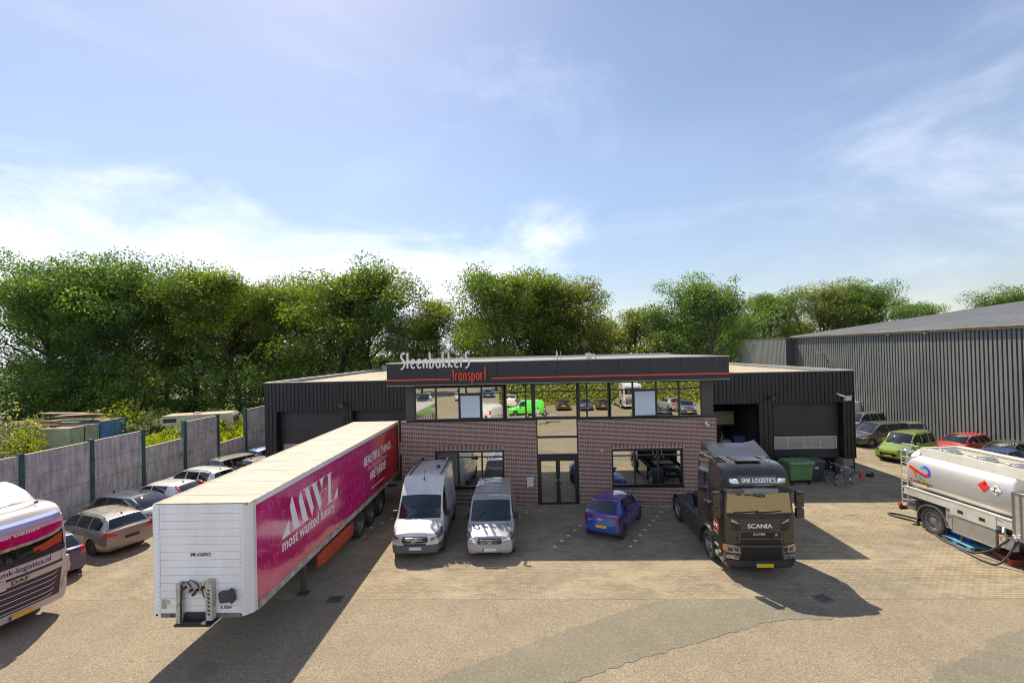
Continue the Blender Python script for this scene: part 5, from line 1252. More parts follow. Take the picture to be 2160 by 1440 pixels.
patch(bv, 'front', [(-.66, 1.14), (.66, 1.14), (.62, 1.54), (-.62, 1.54)], .014, 8, 3, 'grille', sp('truck_grille', (.010, .010, .010), .4), e)
for z, xw, hgt in ((1.57, .80, .035), (1.34, .78, .04), (1.10, .76, .045), (.88, .60, .03), (.78, .58, .03)):
    patch(bv, 'front', [(-xw, z-hgt), (xw, z-hgt), (xw-.04, z+hgt*.3), (-xw+.04, z+hgt*.3)], .055, 12, 1, 'grille_slat', P_BT, e)
patch(bv, 'front', [(-.98, 1.96), (.98, 1.96), (1.02, 2.10), (-1.02, 2.10)], .03, 10, 1, 'wiper_cowl', BLACK, e)
for s in (-1, 1): patch(bv, 'front', [(s*.74, 1.14), (s*.755, 1.14), (s*.69, 1.95), (s*.675, 1.95)][::s], .006, 1, 6, 'panel_gap', SEAMM, e)
patch(bv, 'front', [(-1.12, 1.115), (1.12, 1.115), (1.12, 1.128), (-1.12, 1.128)], .012, 14, 1, 'panel_gap', SEAMM, e)
# visor and lit-sign panel
mb = MB()
pts = [(-1.12, .30, 2.80), (-1.05, .02, 2.94), (-.55, -.16, 2.98), (0, -.20, 2.99), (.55, -.16, 2.98), (1.05, .02, 2.94), (1.12, .30, 2.80)]
for i in range(6):
    a, b = Vector(pts[i]), Vector(pts[i+1]); dn = Vector((0, -.03, -.13)); th = Vector((0, .18, .03))
    for q in ((a, b, b+dn, a+dn), (a, a+th, b+th, b)): mb.face([Vector(v) for v in q])
mb.build('sun_visor', sp('visor_black', (.02, .02, .02), .12, coat=1), e)
patch(bv, 'front', [(-.56, 3.07), (.56, 3.07), (.64, 3.30), (-.64, 3.30)], .02, 8, 2, 'sign_panel', sp('roof_sign_panel', (.10, .095, .08), .5), e)
conform('sign_lettering', 'SMK LOGISTICS', .19, bv, 'front', -.535, 3.12, WHITE_T, e, off=.026, sx=.84, shear=.10, bold=.005)
conform('badge_lettering', 'SCANIA', .20, bv, 'front', -.44, 1.665, sp('badge_silver', (.72, .70, .66), .3, metal=.3), e, off=.024, sx=1.12, bold=.009)
conform('badge_lettering', 'SUPER', .10, bv, 'front', -.26, 1.43, sp('badge_silver', (.72, .70, .66), .3, metal=.3), e, off=.024, sx=1.35, bold=.002, space=1.1)
patch(bv, 'front', [(.44, 1.40), (.53, 1.40), (.53, 1.49), (.44, 1.49)], .03, 2, 2, 'emblem', sp('emblem_bronze', (.45, .30, .22), .3, metal=.5), e)
h = rayhit(bv, 'front', .12, .44); MB().box((.10, h[0].y-.065, .44), (.54, .012, .12), mat=PL_Y).box((-.195, h[0].y-.073, .44), (.05, .004, .11), mat=PL_B).build('licence_plate', None, e)
# wipers, inner mirror shape
wm_ = MB()
for x0, x1 in ((-.85, -.05), (-.15, .7)):
    P = []
    for k in range(6):
        hh_ = rayhit(bv, 'front', x0+(x1-x0)*k/5, 2.15+.05*k/5); P.append(hh_[0]+hh_[1]*.03)
    wm_.tube(P, .014)
wm_.build('wiper', BLACK, e)
for s in (-1, 1): truck_mirror(e, s, h2-.02, .12, 1.92, 2.86, P_BT)
MB().box((1.02, .10, 2.86), (.16, .30, .12), bev=.04).tube([(1.0, .2, 2.95), (1.02, -.05, 2.9)], .03).build('front_mirror', P_BT, e)
# side trim: door gap, steps, fender, badge
seams = []
for s, md in ((-1, 'left'), (1, 'right')):
    mb = MB()
    for q in ([(.28, 1.1), (.30, 1.1), (.30, 1.95), (.28, 1.95)], [(1.40, 1.25), (1.42, 1.25), (1.42, 2.9), (1.40, 2.9)], [(.5, 2.93), (1.42, 2.93), (1.42, 2.95), (.5, 2.95)], [(1.42, 1.35), (2.4, 1.35), (2.4, 1.365), (1.42, 1.365)]): patch(bv, md, q, .004, 3, 6, mb=mb, skirt=False)
    mb.build('door_gap', SEAMM, e)
    mb = MB()
    for k in range(15):
        a0, a1 = R(-8+196*k/15), R(-8+196*(k+1)/15)
        for (ra, rb, xa, xb) in ((.60, .70, 0, 0),):
            P = lambda a, r, x: (s*x, 1.52+r*math.cos(a), .52+r*math.sin(a))
            mb.face([P(a0, .70, h2+.05), P(a1, .70, h2+.05), P(a1, .70, h2-.30), P(a0, .70, h2-.30)]); mb.face([P(a0, .70, h2+.05), P(a0, .60, h2+.04), P(a1, .60, h2+.04), P(a1, .70, h2+.05)])
            mb.face([P(a0, .605, h2+.03), P(a1, .605, h2+.03), P(a1, .60, h2-.30), P(a0, .60, h2-.30)])
    mb.build('wheel_arch', sp('arch_black', (.03, .03, .032), .45, var=.3), e, smooth=.5)
    mb = MB(); mb.box((s*(h2-.02), .62, .55), (.10, .30, .16), bev=.03).box((s*(h2-.02), .60, .86), (.10, .34, .08), bev=.02); mb.build('step', sp('step_grey', (.16, .16, .15), .5), e)
ov = MB(); ov.lathe([(.21, 0), (.23, .004), (.25, 0)], 'z', (0, 0, 0), 28); om = ov.mesh('oval'); om.transform(Matrix.Diagonal((1.0, .72, 1, 1)))
conform('company_badge', '', 1, bv, 'left', .62, 1.52, sp('badge_red', (.75, .05, .03), .4), e, off=.008, flip=-1, me=om)
conform('company_badge', 'SMK', .20, bv, 'left', .82, 1.45, WHITE_T, e, off=.008, flip=-1, sx=.9, bold=.004)
conform('company_badge', 'LOGISTICS', .085, bv, 'left', .86, 1.26, WHITE_T, e, off=.008, flip=-1, sx=1.0)
conform('power_badge', '460', .13, bv, 'left', .28, .70, WHITE_T, e, off=.008, flip=1, bold=.004)
# roof deflector and roof fittings
DEF = sp('deflector', (.055, .055, .060), .28, coat=.7, var=.2)
mb = MB()
prof = [(1.25, 3.70), (1.55, 3.80), (2.0, 3.95), (2.35, 4.04)]
for i in range(3):
    (ya, za), (yb, zb_) = prof[i], prof[i+1]
    for xa, xb in ((-.95, -.5), (-.5, .5), (.5, .95)):
        k = lambda x: -.05 if abs(x) < .6 else 0.03
        mb.face([(xa, ya, za+k(xa)*i/3), (xb, ya, za+k(xb)*i/3), (xb, yb, zb_+k(xb)*(i+1)/3), (xa, yb, zb_+k(xa)*(i+1)/3)])
mb.build('roof_deflector', DEF, e, smooth=.5)
mb = MB()
for s in (-1, 1): mb.prism([(1.10, 3.60), (1.55, 3.80), (2.0, 3.95), (2.42, 4.08), (2.42, 3.5), (1.2, 3.5)], 'x', s*.93, s*1.0)
mb.build('deflector_side', P_BT, e)
mb = MB(); mb.box((0, .95, 3.70), (.86, .62, .05), bev=.03, seg=2); mb.build('roof_hatch', DEF, e, smooth=.8)
mb = MB()
for s in (-1, 1):
    for xx in (.62, .74): mb.tube([(s*xx, .45, 3.69), (s*xx, 1.3, 3.72)], .012)
    mb.tube([(s*.55, .6, 3.70), (s*.56, .62, 4.0)], .006); mb.cyl((s*.60, .5, 3.68), (s*.60, .5, 3.76), .03)
mb.build('roof_rail', sp('rail_grey', (.25, .25, .24), .4), e)
# chassis behind the cab
mb = MB()
for s in (-1, 1): mb.b2(s*.36, s*.46, .9, 6.0, .74, 1.0)
for yy in (2.7, 3.6, 4.5, 5.8): mb.b2(-.36, .36, yy, yy+.1, .78, .96)
mb.b2(-.34, .34, 2.5, 3.0, .85, 1.25); mb.build('chassis', sp('chassis_grey', (.035, .04, .048), .6, var=.3), e)
MB().b2(-h2+.05, h2-.05, .25, 2.4, .62, .80).build('cab_floor', BLACK, e)
for s in (-1, 1): MB().prism([(2.34, .28), (4.42, .28), (4.50, .62), (4.50, 1.04), (2.34, 1.06)], 'x', s*(h2-.28), s*(h2-.04)).build('side_skirt', sp('skirt_navy', (.022, .028, .038), .35, coat=.6, var=.25), e)
mb = MB()
for s in (-1, 1):
    for yy in (2.8, 3.9): mb.sph((s*(h2-.03), yy, .86), .03, (.5, 1, 1))
mb.build('side_marker', LAMPO, e)
for s in (-1, 1):
    mb = MB()
    for k in range(12):
        a0, a1 = R(8+172*k/12), R(8+172*(k+1)/12); P = lambda a, x: (s*x, 5.22+.64*math.cos(a), .50+.66*math.sin(a))
        mb.face([P(a0, h2-.02), P(a1, h2-.02), P(a1, h2-.62), P(a0, h2-.62)])
    mb.b2(s*(h2-.6), s*(h2-.04), 5.87, 5.90, .22, .6); mb.build('mudguard', sp('mudguard_black', (.035, .038, .044), .45, var=.2), e, smooth=.6)
    wheel(e, s*(h2-.16), 1.52, .51, .30, 'truck'); wheel(e, s*(h2-.16), 5.22, .51, .28, 'truck'); wheel(e, s*(h2-.50), 5.22, .51, .28, 'truck')
MB().cyl((0, 5.1, 1.12), (0, 5.1, 1.20), .45, n=24).prism([(4.7, 1.0), (5.6, 1.0), (5.5, 1.13), (4.8, 1.13)], 'x', -.42, .42).build('fifth_wheel', sp('greasy_steel', (.03, .03, .03), .35, metal=.5), e)
mb = MB(); mb.b2(-.7, .7, 2.6, 2.65, 1.08, 1.12); mb.b2(-.5, .6, 3.0, 3.8, 1.02, 1.05)
for k in range(3): mb.tube([(-.3+.25*k, 2.45, 1.8), (-.32+.25*k, 2.75, 1.35), (-.28+.25*k, 3.1, 1.2), (-.3+.22*k, 2.7, 1.12)], .022)
mb.build('air_hose', ALU, e)

# ------------------------------------------------------------------ white truck at the left edge
P_DW = paint('pinkish_white_paint', (.52, .48, .475), .10, .3)
def white_truck(e, full=True):
    W = 2.46; h2 = W/2
    scr = [(-1.10, 2.05), (1.10, 2.05), (1.05, 2.78), (-1.05, 2.78)]
    bv = truck_cab(e, W, 2.3, .40, 3.42, 1.98, P_DW, lean=.0, scr=scr, glass=mirror_glass('dark_windscreen', (.40, .40, .41), .012, .12), sidewin=[[(.30, 1.95), (1.20, 1.95), (1.20, 2.70), (.48, 2.74)]], arch=(1.45, .52, .66), topw=.93, front_bulge=.09)
    DG = sp('truck_dark_grille', (.04, .036, .042), .4)
    patch(bv, 'front', [(-.92, .62), (.92, .62), (1.04, 1.62), (-1.04, 1.62)], .012, 10, 5, 'grille', DG, e)
    patch(bv, 'front', [(-1.02, 1.40), (1.02, 1.40), (1.02, 1.56), (-1.02, 1.56)], .045, 10, 2, 'badge_bar', sp('pink_chrome', (.55, .50, .48), .25, metal=.5), e)
    patch(bv, 'front', [(-1.10, 1.90), (1.10, 1.90), (1.12, 2.06), (-1.12, 2.06)], .015, 10, 2, 'wiper_cowl', BLACK, e)
    for k, z in enumerate((1.28, 1.13, .98, .83, .70)):
        w_ = .86-.04*k; mb = MB(); P = []
        for j in range(13):
            x = -w_+2*w_*j/12; hh_ = rayhit(bv, 'front', x, z+(.05 if j in (0, 12) else 0)); P.append(hh_[0]+hh_[1]*.045)
        mb.tube(P, .014, n=6); mb.build('grille_bar', sp('bar_light', (.62, .56, .60), .25, metal=.4), e, smooth=1)
    for s in (-1, 1):
        patch(bv, 'front', [(s*.98, .72), (s*1.15, .78), (s*1.18, 1.20), (s*1.06, 1.10)][::s], .02, 3, 3, 'headlight', LAMPC, e)
        mb = MB(); mb.box((s*(h2+.05), .22, 1.36), (.10, .18, .52), bev=.04, seg=2); mb.build('corner_vane', P_DW, e, smooth=.8)
        mb = MB()
        for k in range(4): mb.box((s*(h2+.06), .125, 1.22+.09*k), (.05, .02, .06), bev=.01)
        mb.build('marker_light', sp('pale_lens', (.60, .56, .42), .2), e)
        patch(bv, 'left' if s < 0 else 'right', [(1.34, 1.0), (1.36, 1.0), (1.36, 3.0), (1.34, 3.0)], .004, 1, 6, 'door_gap', SEAMM, e, skirt=False)
        patch(bv, 'front', [(s*1.0, 1.62), (s*1.012, 1.62), (s*1.012, 1.90), (s*1.0, 1.90)][::s], .004, 1, 2, 'panel_gap', SEAMM, e, skirt=False)
        wheel(e, s*(h2-.16), 1.45, .51, .30, 'truck')
    # visor
    mb = MB(); P = [(-.98, .0, 3.08), (-.7, -.13, 3.09), (0, -.17, 3.09), (.7, -.13, 3.09), (.98, .0, 3.08)]
    for i in range(4):
        a, b = Vector(P[i]), Vector(P[i+1]); dn = Vector((0, -.03, -.15)); th = Vector((0, .20, .05)); mb.face([a, b, b+dn, a+dn]); mb.face([a, a+th, b+th, b])
    mb.build('sun_visor', sp('visor_blue', (.30, .36, .60), .12, coat=1), e, smooth=.6)
    wm_ = MB()
    for x0, x1 in ((-.95, -.35), (-.2, .45), (.35, 1.0)):
        Q = []
        for k in range(6):
            hh_ = rayhit(bv, 'front', x0+(x1-x0)*k/5, 2.0+.12*k/5); Q.append(hh_[0]+hh_[1]*.03)
        wm_.tube(Q, .016)
    wm_.build('wiper', BLACK, e)
    conform('company_address', 'www.smk-logistics.nl', .215, bv, 'front', -1.06, 1.70, BLACK_T, e, off=.008, sx=.98, bold=.002)
    conform('badge_lettering', 'DAF', .15, bv, 'front', -.30, 1.425, sp('badge_dark', (.06, .055, .05), .3), e, off=.052, sx=1.5, bold=.006)
    patch(bv, 'front', [(-.62, 1.36), (-.40, 1.36), (-.40, 1.62), (-.62, 1.62)], .06, 2, 2, 'badge_cover', sp('pink_chrome', (.55, .50, .48), .25, metal=.5), e)
    hh_ = rayhit(bv, 'front', 0, .52); MB().box((0, hh_[0].y-.03, .50), (.52, .012, .12), mat=PL_Y).box((-.285, hh_[0].y-.03, .50), (.05, .012, .12), mat=PL_B).build('licence_plate', None, e)
    # roof spoiler dome
    K = dict(zt=pchip([(0, 3.46), (.15, 3.56), (.6, 3.78), (1.5, 4.0), (2.0, 4.02)]), wt=pchip([(0, .80), (.4, .90), (2, .98)]), zs=pchip([(0, 3.40), (.2, 3.42), (2, 3.5)]), ws=pchip([(0, .90), (.4, 1.0), (2, 1.08)]), wm=pchip([(0, .90), (.4, 1.0), (2, 1.08)]), zb=lambda y: 3.3, crown=lambda y: .06, yo=pchip([(0, 0), (.05, .05), (.8, .06), (2, 0)]))
    b2_, _ = shell(K, [0, .04, .1, .2, .35, .5, .7, .95, 1.2, 1.45], [.03*f for f in range(14)][::-1], [0]*14)
    for v in b2_.verts: v.co.y += .72
    fin(b2_, 'roof_spoiler', P_DW, e)
    MB().box((.70, .5, 3.44), (.10, .05, .05), bev=.01).cyl((.70, .5, 3.44), (.71, .52, 3.56), .006).build('antenna', BLACK, e)
    MB().b2(-h2+.05, h2-.05, .3, 2.2, .7, .85).build('cab_floor', BLACK, e)
    if full:
        mb = MB()
        for s in (-1, 1): mb.b2(s*.36, s*.46, 1.0, 5.9, .74, 1.0)
        for yy in (2.7, 3.6, 4.5, 5.8): mb.b2(-.36, .36, yy, yy+.1, .78, .96)
        mb.build('chassis', DARKMET, e)
        for s in (-1, 1):
            mb = MB(); mb.b2(s*(h2-.3), s*(h2-.04), 2.3, 4.2, .35, 1.0); mb.build('side_skirt', P_DW, e)
            wheel(e, s*(h2-.16), 5.1, .51, .28, 'truck')
            MB().b2(s*(h2-.6), s*(h2-.04), 4.5, 5.7, 1.06, 1.10).build('mudguard', BLACK, e)
        MB().cyl((0, 5.0, 1.12), (0, 5.0, 1.2), .45, n=20).build('fifth_wheel', DARKMET, e)
    return bv
e = empty('white_truck', (-14.86, 12.78, 0), head(.987, -.16), 'white truck with a web address on its front at the left picture edge', 'truck')
white_truck(e)

# ------------------------------------------------------------------ box trailer
TRW = 1.25
SIDEM = 'trailer_side_print'
def print_mat():
    m, n, l, b = _new(SIDEM); MAT[SIDEM] = m
    t = n.new('ShaderNodeTexCoord'); sx = n.new('ShaderNodeSeparateXYZ'); l.new(t.outputs['Object'], sx.inputs[0])
    r = n.new('ShaderNodeValToRGB'); mr = n.new('ShaderNodeMapRange'); mr.inputs[1].default_value = 0; mr.inputs[2].default_value = 13.7; l.new(sx.outputs[1], mr.inputs[0]); l.new(mr.outputs[0], r.inputs[0])
    e_ = r.color_ramp.elements; e_[0].position = 0; e_[0].color = (.52, .002, .12, 1); e_[1].position = 1; e_[1].color = (.55, .012, .018, 1)
    for p_, c_ in ((.45, (.55, .003, .14, 1)), (.64, (.50, .003, .15, 1)), (.80, (.52, .006, .06, 1)), (.9, (.60, .010, .02, 1))):
        x = e_.new(p_); x.color = c_
    nz = n.new('ShaderNodeTexNoise'); nz.inputs['Scale'].default_value = .9; nz.inputs['Detail'].default_value = 3; l.new(t.outputs['Object'], nz.inputs['Vector'])
    hs = n.new('ShaderNodeHueSaturation'); vr = n.new('ShaderNodeMapRange'); vr.inputs[1].default_value = .3; vr.inputs[2].default_value = .7; vr.inputs[3].default_value = .8; vr.inputs[4].default_value = 1.2; l.new(nz.outputs['Fac'], vr.inputs[0]); l.new(vr.outputs[0], hs.inputs['Value']); l.new(r.outputs[0], hs.inputs['Color'])
    l.new(hs.outputs[0], b.inputs['Base Color']); b.inputs['Roughness'].default_value = .18; b.inputs['Coat Weight'].default_value = 1; b.inputs['Coat Roughness'].default_value = .06; b.inputs['Coat IOR'].default_value = 1.5
    n2 = n.new('ShaderNodeTexNoise'); n2.inputs['Scale'].default_value = 1.1; n2.inputs['Detail'].default_value = 1; l.new(t.outputs['Object'], n2.inputs['Vector'])
    bp = n.new('ShaderNodeBump'); bp.inputs['Strength'].default_value = .25; bp.inputs['Distance'].default_value = .04; l.new(n2.outputs['Fac'], bp.inputs['Height']); l.new(bp.outputs[0], b.inputs['Coat Normal'])
print_mat()
TWH = sp('trailer_white', (.82, .825, .84), .35, col2=(.66, .66, .66), vscale=1.4, streak=True, coat=.2, detail=8)
TROOF = sp('trailer_roof', (.37, .35, .30), .65, col2=(.30, .28, .225), vscale=1.2, detail=9)
TRAIL = sp('trailer_rail', (.50, .485, .45), .5, col2=(.17, .15, .12), vscale=3.5, detail=9)
e = empty('box_trailer', (-8.50, 11.45, 0), .0116, 'long magenta and white box semi trailer backed against the dock', 'trailer')
TL = 13.8; z0, z1 = 1.18, 4.0
# front wall: horizontal planks between corner posts
mb = MB(); zz = [1.24, 1.43, 1.62, 1.81, 2.0, 2.2, 2.4, 2.59, 2.79, 2.98, 3.18, 3.37, 3.57, 3.76, 3.93]
for i in range(len(zz)-1): mb.b2(-1.07, .99, -.0, .05, zz[i]+.005, zz[i+1]-.005)
mb.b2(-1.06, .98, .02, .06, 1.2, 3.95); mb.build('front_panel', TWH, e)
mb = MB(); mb.b2(-1.25, -1.075, -.012, .06, z0, z1-.01); mb.b2(.995, 1.10, -.012, .06, z0, z1-.01)
mb.prism([(1.10, -.012), (1.25, .16), (1.25, .30), (1.10, .30)], 'z', z0, z1-.01); mb.prism([(-1.25, .06), (-1.25, .3), (-1.1, .3), (-1.1, .06)], 'z', z0, z1-.01)
mb.b2(-1.07, .99, -.008, .06, 3.93, z1-.012); mb.build('corner_post', TWH, e)
mb = MB(); 
for k in range(22):
    z = 1.3+.122*k
    for x, y in ((-1.10, -.014), (1.02, -.014)): mb.cyl((x, y, z), (x, y-.006, z), .008, n=6)
    mb.cyl((1.252, .245, z), (1.256, .245, z), .009, n=6)
mb.build('rivet', DARKMET, e)
mb = MB(); mb.b2(-1.07, 1.02, -.01, .12, 1.14, 1.235); mb.build('front_sill', sp('dirty_steel', (.22, .21, .20), .6, col2=(.09, .085, .08), vscale=6), e)
# sides, roof, rails
MB().b2(1.20, 1.244, .30, TL-.12, 1.34, 3.86).build('side_panel', MAT[SIDEM], e)
MB().b2(-1.244, -1.20, .30, TL-.12, 1.34, 3.86).build('side_panel', MAT[SIDEM], e)
mb = MB()
for s in (-1, 1): mb.b2(s*1.19, s*1.252, .30, TL, 3.86, z1); mb.b2(s*1.19, s*1.252, TL-.12, TL, z0, 3.86)
mb.build('top_rail', TWH, e)
mb = MB()
for s in (-1, 1): mb.b2(s*1.15, s*1.255, .30, TL-.0, z0-.04, 1.34)
mb.build('side_rail', TRAIL, e)
mb = MB(); ks = [0.0, .72]+[.72+1.3*k for k in range(1, 10)]+[TL]
for i in range(len(ks)-1): mb.b2(-1.17, 1.17, ks[i]+.012, ks[i+1]-.012, z1-.03, z1+.004+.0*i)
mb.b2(-1.18, 1.18, .02, TL-.02, z1-.05, z1-.035); mb.build('roof_panel', TROOF, e)
mb = MB(); rnd = random.Random(5)
for s in (-1, 1): mb.b2(s*1.165, s*1.25, 0.02, TL, z1, z1+.012)
mb.b2(-1.16, 1.16, 0.0, .05, z1+.003, z1+.02); mb.build('roof_edge', sp('rusty_edge', (.50, .44, .34), .6, col2=(.22, .15, .09), vscale=5), e)
mb = MB(); mb.b2(-1.2, 1.2, .1, TL-.02, z0, z0+.06); mb.b2(-1.22, 1.22, TL-.06, TL, z0, z1-.02); mb.build('floor', TRAIL, e)
# flat lettering on the right side (x = +1.25): mark, slogan
def sidepoly(name, polys, mat, off=.0015):
    mb = MB()
    for p in polys: mb.prism(p, 'x', 1.244, 1.244+off)
    return mb.build(name, mat, e)
M1 = [[(1.53, 2.47), (1.90, 2.47), (1.99, 2.50), (2.04, 2.50), (2.04, 2.47), (1.53, 2.44)], [(1.56, 2.47), (1.80, 2.56), (2.0, 2.88), (2.03, 2.82), (1.93, 2.60), (2.04, 2.49), (1.9, 2.46)]]
def up_stroke(y0, y1, w, zb=2.46, zt=3.5): return [(y0, zt-.28), (y0+.10, zt), (y0+.17, zt-.10), (y1+w, zb), (y1, zb)]
mark = [[(1.53, 2.44), (1.86, 2.44), (1.86, 2.47), (1.80, 2.52), (2.0, 2.90), (1.97, 2.90), (1.72, 2.55), (1.6, 2.48), (1.53, 2.47)][:0] or [(1.53, 2.45), (1.84, 2.45), (1.97, 2.90)], [(1.84, 2.45), (2.05, 2.45), (2.05, 2.48), (1.95, 2.55), (1.97, 2.90)],
        [(2.02, 3.24), (2.14, 3.52), (2.20, 3.42), (2.58, 2.48), (2.24, 2.46)], [(2.16, 2.45), (2.66, 2.45), (2.66, 2.48), (2.16, 2.48)],
        [(2.55, 3.24), (2.66, 3.52), (2.73, 3.42), (3.14, 2.48), (2.82, 2.46)], [(2.68, 2.45), (3.22, 2.45), (3.22, 2.48), (2.68, 2.48)],
        [(2.80, 3.50), (3.28, 3.50), (3.28, 3.47), (2.80, 3.47)], [(2.92, 3.48), (3.20, 3.48), (3.54, 2.72), (3.42, 2.45)],
        [(3.34, 3.50), (3.84, 3.50), (3.84, 3.47), (3.34, 3.47)], [(3.44, 3.48), (3.74, 3.48), (4.14, 2.66), (3.98, 2.45)],
        [(3.96, 3.50), (4.42, 3.50), (4.42, 3.47), (3.96, 3.47)], [(4.02, 3.48), (4.30, 3.48), (4.16, 3.10)],
        [(4.52, 3.50), (5.02, 3.50), (5.02, 3.47), (4.52, 3.47)], [(4.66, 3.48), (4.90, 3.48), (4.90, 2.47), (4.66, 2.47)], [(4.56, 2.45), (5.46, 2.45), (5.46, 2.48), (4.56, 2.48)], [(5.12, 2.47), (5.46, 2.47), (5.47, 2.84)]]
sidepoly('brand_mark', mark, WHITE_T)
def heart_pts(cy, cz, w, h, tilt=0, n=26):
    P = []
    for k in range(n):
        t = 2*math.pi*k/n; x = 16*math.sin(t)**3/16; z = (13*math.cos(t)-5*math.cos(2*t)-2*math.cos(3*t)-math.cos(4*t))/16
        x, z = x*w/2, z*h/2; P.append((cy+x*math.cos(tilt)-z*math.sin(tilt), cz+x*math.sin(tilt)+z*math.cos(tilt)))
    return P
def heart_line(mb, cy, cz, w, h, th, off, tilt=0, n=26, part=1.0):
    P = heart_pts(cy, cz, w, h, tilt, n); c = (sum(p[0] for p in P)/n, sum(p[1] for p in P)/n)
    Q = [((p[0]-c[0])*(1-th/w*2)+c[0], (p[1]-c[1])*(1-th/h*2)+c[1]) for p in P]
    for k in range(int(n*part)):
        a, b = k, (k+1) % n; mb.face([(1.244+off, P[a][0], P[a][1]), (1.244+off, P[b][0], P[b][1]), (1.244+off, Q[b][0], Q[b][1]), (1.244+off, Q[a][0], Q[a][1])])
mb = MB(); heart_line(mb, 4.28, 2.90, .46, .52, .022, .0018, .1); mb.build('heart_mark', WHITE_T, e)
mb = MB(); rnd = random.Random(11)
for i in range(25):
    for j in range(5):
        y = .55+i*.47+rnd.uniform(-.09, .09)+(j % 2)*.2; z = 1.58+j*.5+rnd.uniform(-.08, .08)
        if 8.4 < y or (1.4 < y < 5.6 and 1.9 < z < 3.6 and rnd.random() < .75): continue
        w = rnd.uniform(.20, .30); tl_ = rnd.uniform(-.35, .35)
        heart_line(mb, y, z, w, w*1.45, .045, .0010, tl_, 20, .9)
        if rnd.random() < .6: heart_line(mb, y-.02, z+.06, w*.5, w*.7, .03, .0012, tl_, 16, .8)
mb.build('heart_pattern', sp('heart_print', (.66, .06, .33), .2, coat=1), e)
Mx = lambda y, z: basis((1.2465, y, z), (0, 1, 0), (0, 0, 1))
text('slogan', 'most wanted luxury', .52, Mx(1.53, 2.08), WHITE_T, e, ext=.001, sx=.86, bold=.007)
text('slogan', 'most wanted luxury', .52, basis((-1.2465, 5.4, 2.08), (0, -1, 0), (0, 0, 1)), WHITE_T, e, ext=.001, sx=.86, bold=.007)
text('slogan', 'BEAUTIFUL THINGS', .56, Mx(8.25, 2.84), WHITE_T, e, ext=.001, sx=.80, bold=.010)
text('slogan', 'ARE INSIDE!', .56, Mx(8.98, 2.06), WHITE_T, e, ext=.001, sx=.80, bold=.010)
text('slogan', "You're gonna love it!", .36, Mx(8.72, 2.54), sp('script_pink', (.78, .42, .50), .4), e, ext=.001, sx=.92, shear=.35)
text('web_address', 'www.mostwantedluxury.com', .17, Mx(9.15, 1.62), WHITE_T, e, ext=.001, sx=1.0)
text('company_name', 'SMK LOGISTICS', .115, basis((-.29, -.003, 2.68), (1, 0, 0), (0, 0, 1)), BLACK_T, e, ext=.002, sx=.66, bold=.003)
text('fleet_number', 'K1064', .125, basis((.47, -.003, 1.35), (1, 0, 0), (0, 0, 1)), sp('number_blue', (.02, .03, .16), .5), e, ext=.002, sx=.85, bold=.002)
# coupling frame on the front wall
CR = sp('coupling_cream', (.52, .50, .44), .55, col2=(.30, .26, .20), vscale=9, detail=8)
mb = MB(); mb.b2(-.56, -.46, -.16, -.01, 1.05, 2.06); mb.b2(.20, .36, -.16, -.01, 1.14, 2.12); mb.prism([(.20, 1.16), (.20, 1.05), (.05, 1.05), (.05, 1.09)], 'y', -.2, -.14); mb.b2(-.46, .20, -.12, -.06, 1.80, 2.02); mb.build('coupling_frame', CR, e)
mb = MB()
for x, z in ((-.33, 1.96), (-.17, 1.90), (-.02, 1.90), (-.10, 1.80), (.13, 1.95)): mb.cyl((x, -.12, z), (x, -.2, z), .035, n=10)
for k in range(7): mb.box((.28, -.165, 1.3+.1*k), (.07, .01, .03), rot=(0, R(40), 0))
mb.build('coupling_socket', DARKMET, e)
mb = MB(); mb.tube([(-.42, -.14, 1.95), (-.36, -.2, 2.12), (-.22, -.2, 2.13), (-.16, -.16, 1.98)], .014); mb.tube([(-.26, -.14, 2.05), (-.14, -.22, 2.18), (.0, -.2, 2.12), (.02, -.14, 1.96)], .014)
mb.tube([(-.40, -.15, 1.95), (-.42, -.18, 1.6), (-.41, -.18, 1.3), (-.45, -.16, 1.12)], .018); mb.tube([(.10, -.14, 2.0), (.16, -.2, 1.85), (.20, -.2, 1.74)], .014)
mb.build('air_hose', BLACK, e, smooth=1)
MB().cyl((.13, -.13, 2.02), (.13, -.13, 2.10), .022).build('hose_cap', sp('hose_yellow', (.60, .65, .03), .5), e)
mb = MB(); mb.b2(-.58, .34, -.22, .3, 1.02, 1.07); mb.prism([(-.48, 1.07), (.20, 1.07), (.14, 1.28), (-.42, 1.28)], 'y', -.05, -.01); mb.b2(-.40, .10, -.20, -.1, 1.07, 1.12); mb.build('coupling_plate', sp('coupling_black', (.03, .033, .04), .5, var=.3), e)
MB().box((.70, -.08, 1.70), (.40, .12, .28), rot=(0, R(-8), 0), bev=.03).box((.82, -.09, 1.72), (.08, .14, .36), rot=(0, R(-8), 0), bev=.03).build('tool_box', sp('box_charcoal', (.045, .05, .05), .6), e)
mb = MB(); mb.b2(-1.05, -.93, -.004, -.001, 1.36, 1.60); mb.build('sticker', sp('tan_sticker', (.42, .33, .24), .6), e)
MB().b2(-.91, -.83, -.004, -.001, 1.47, 1.58).build('sticker', sp('grey_sticker', (.40, .40, .42), .6), e)
MB().cyl((-.78, -.012, 1.19), (-.78, -.03, 1.19), .03).cyl((-1.17, -.013, 1.21), (-1.17, -.02, 1.21), .03).cyl((1.01, -.013, 1.21), (1.01, -.02, 1.21), .025).build('marker_button', BLACK, e)
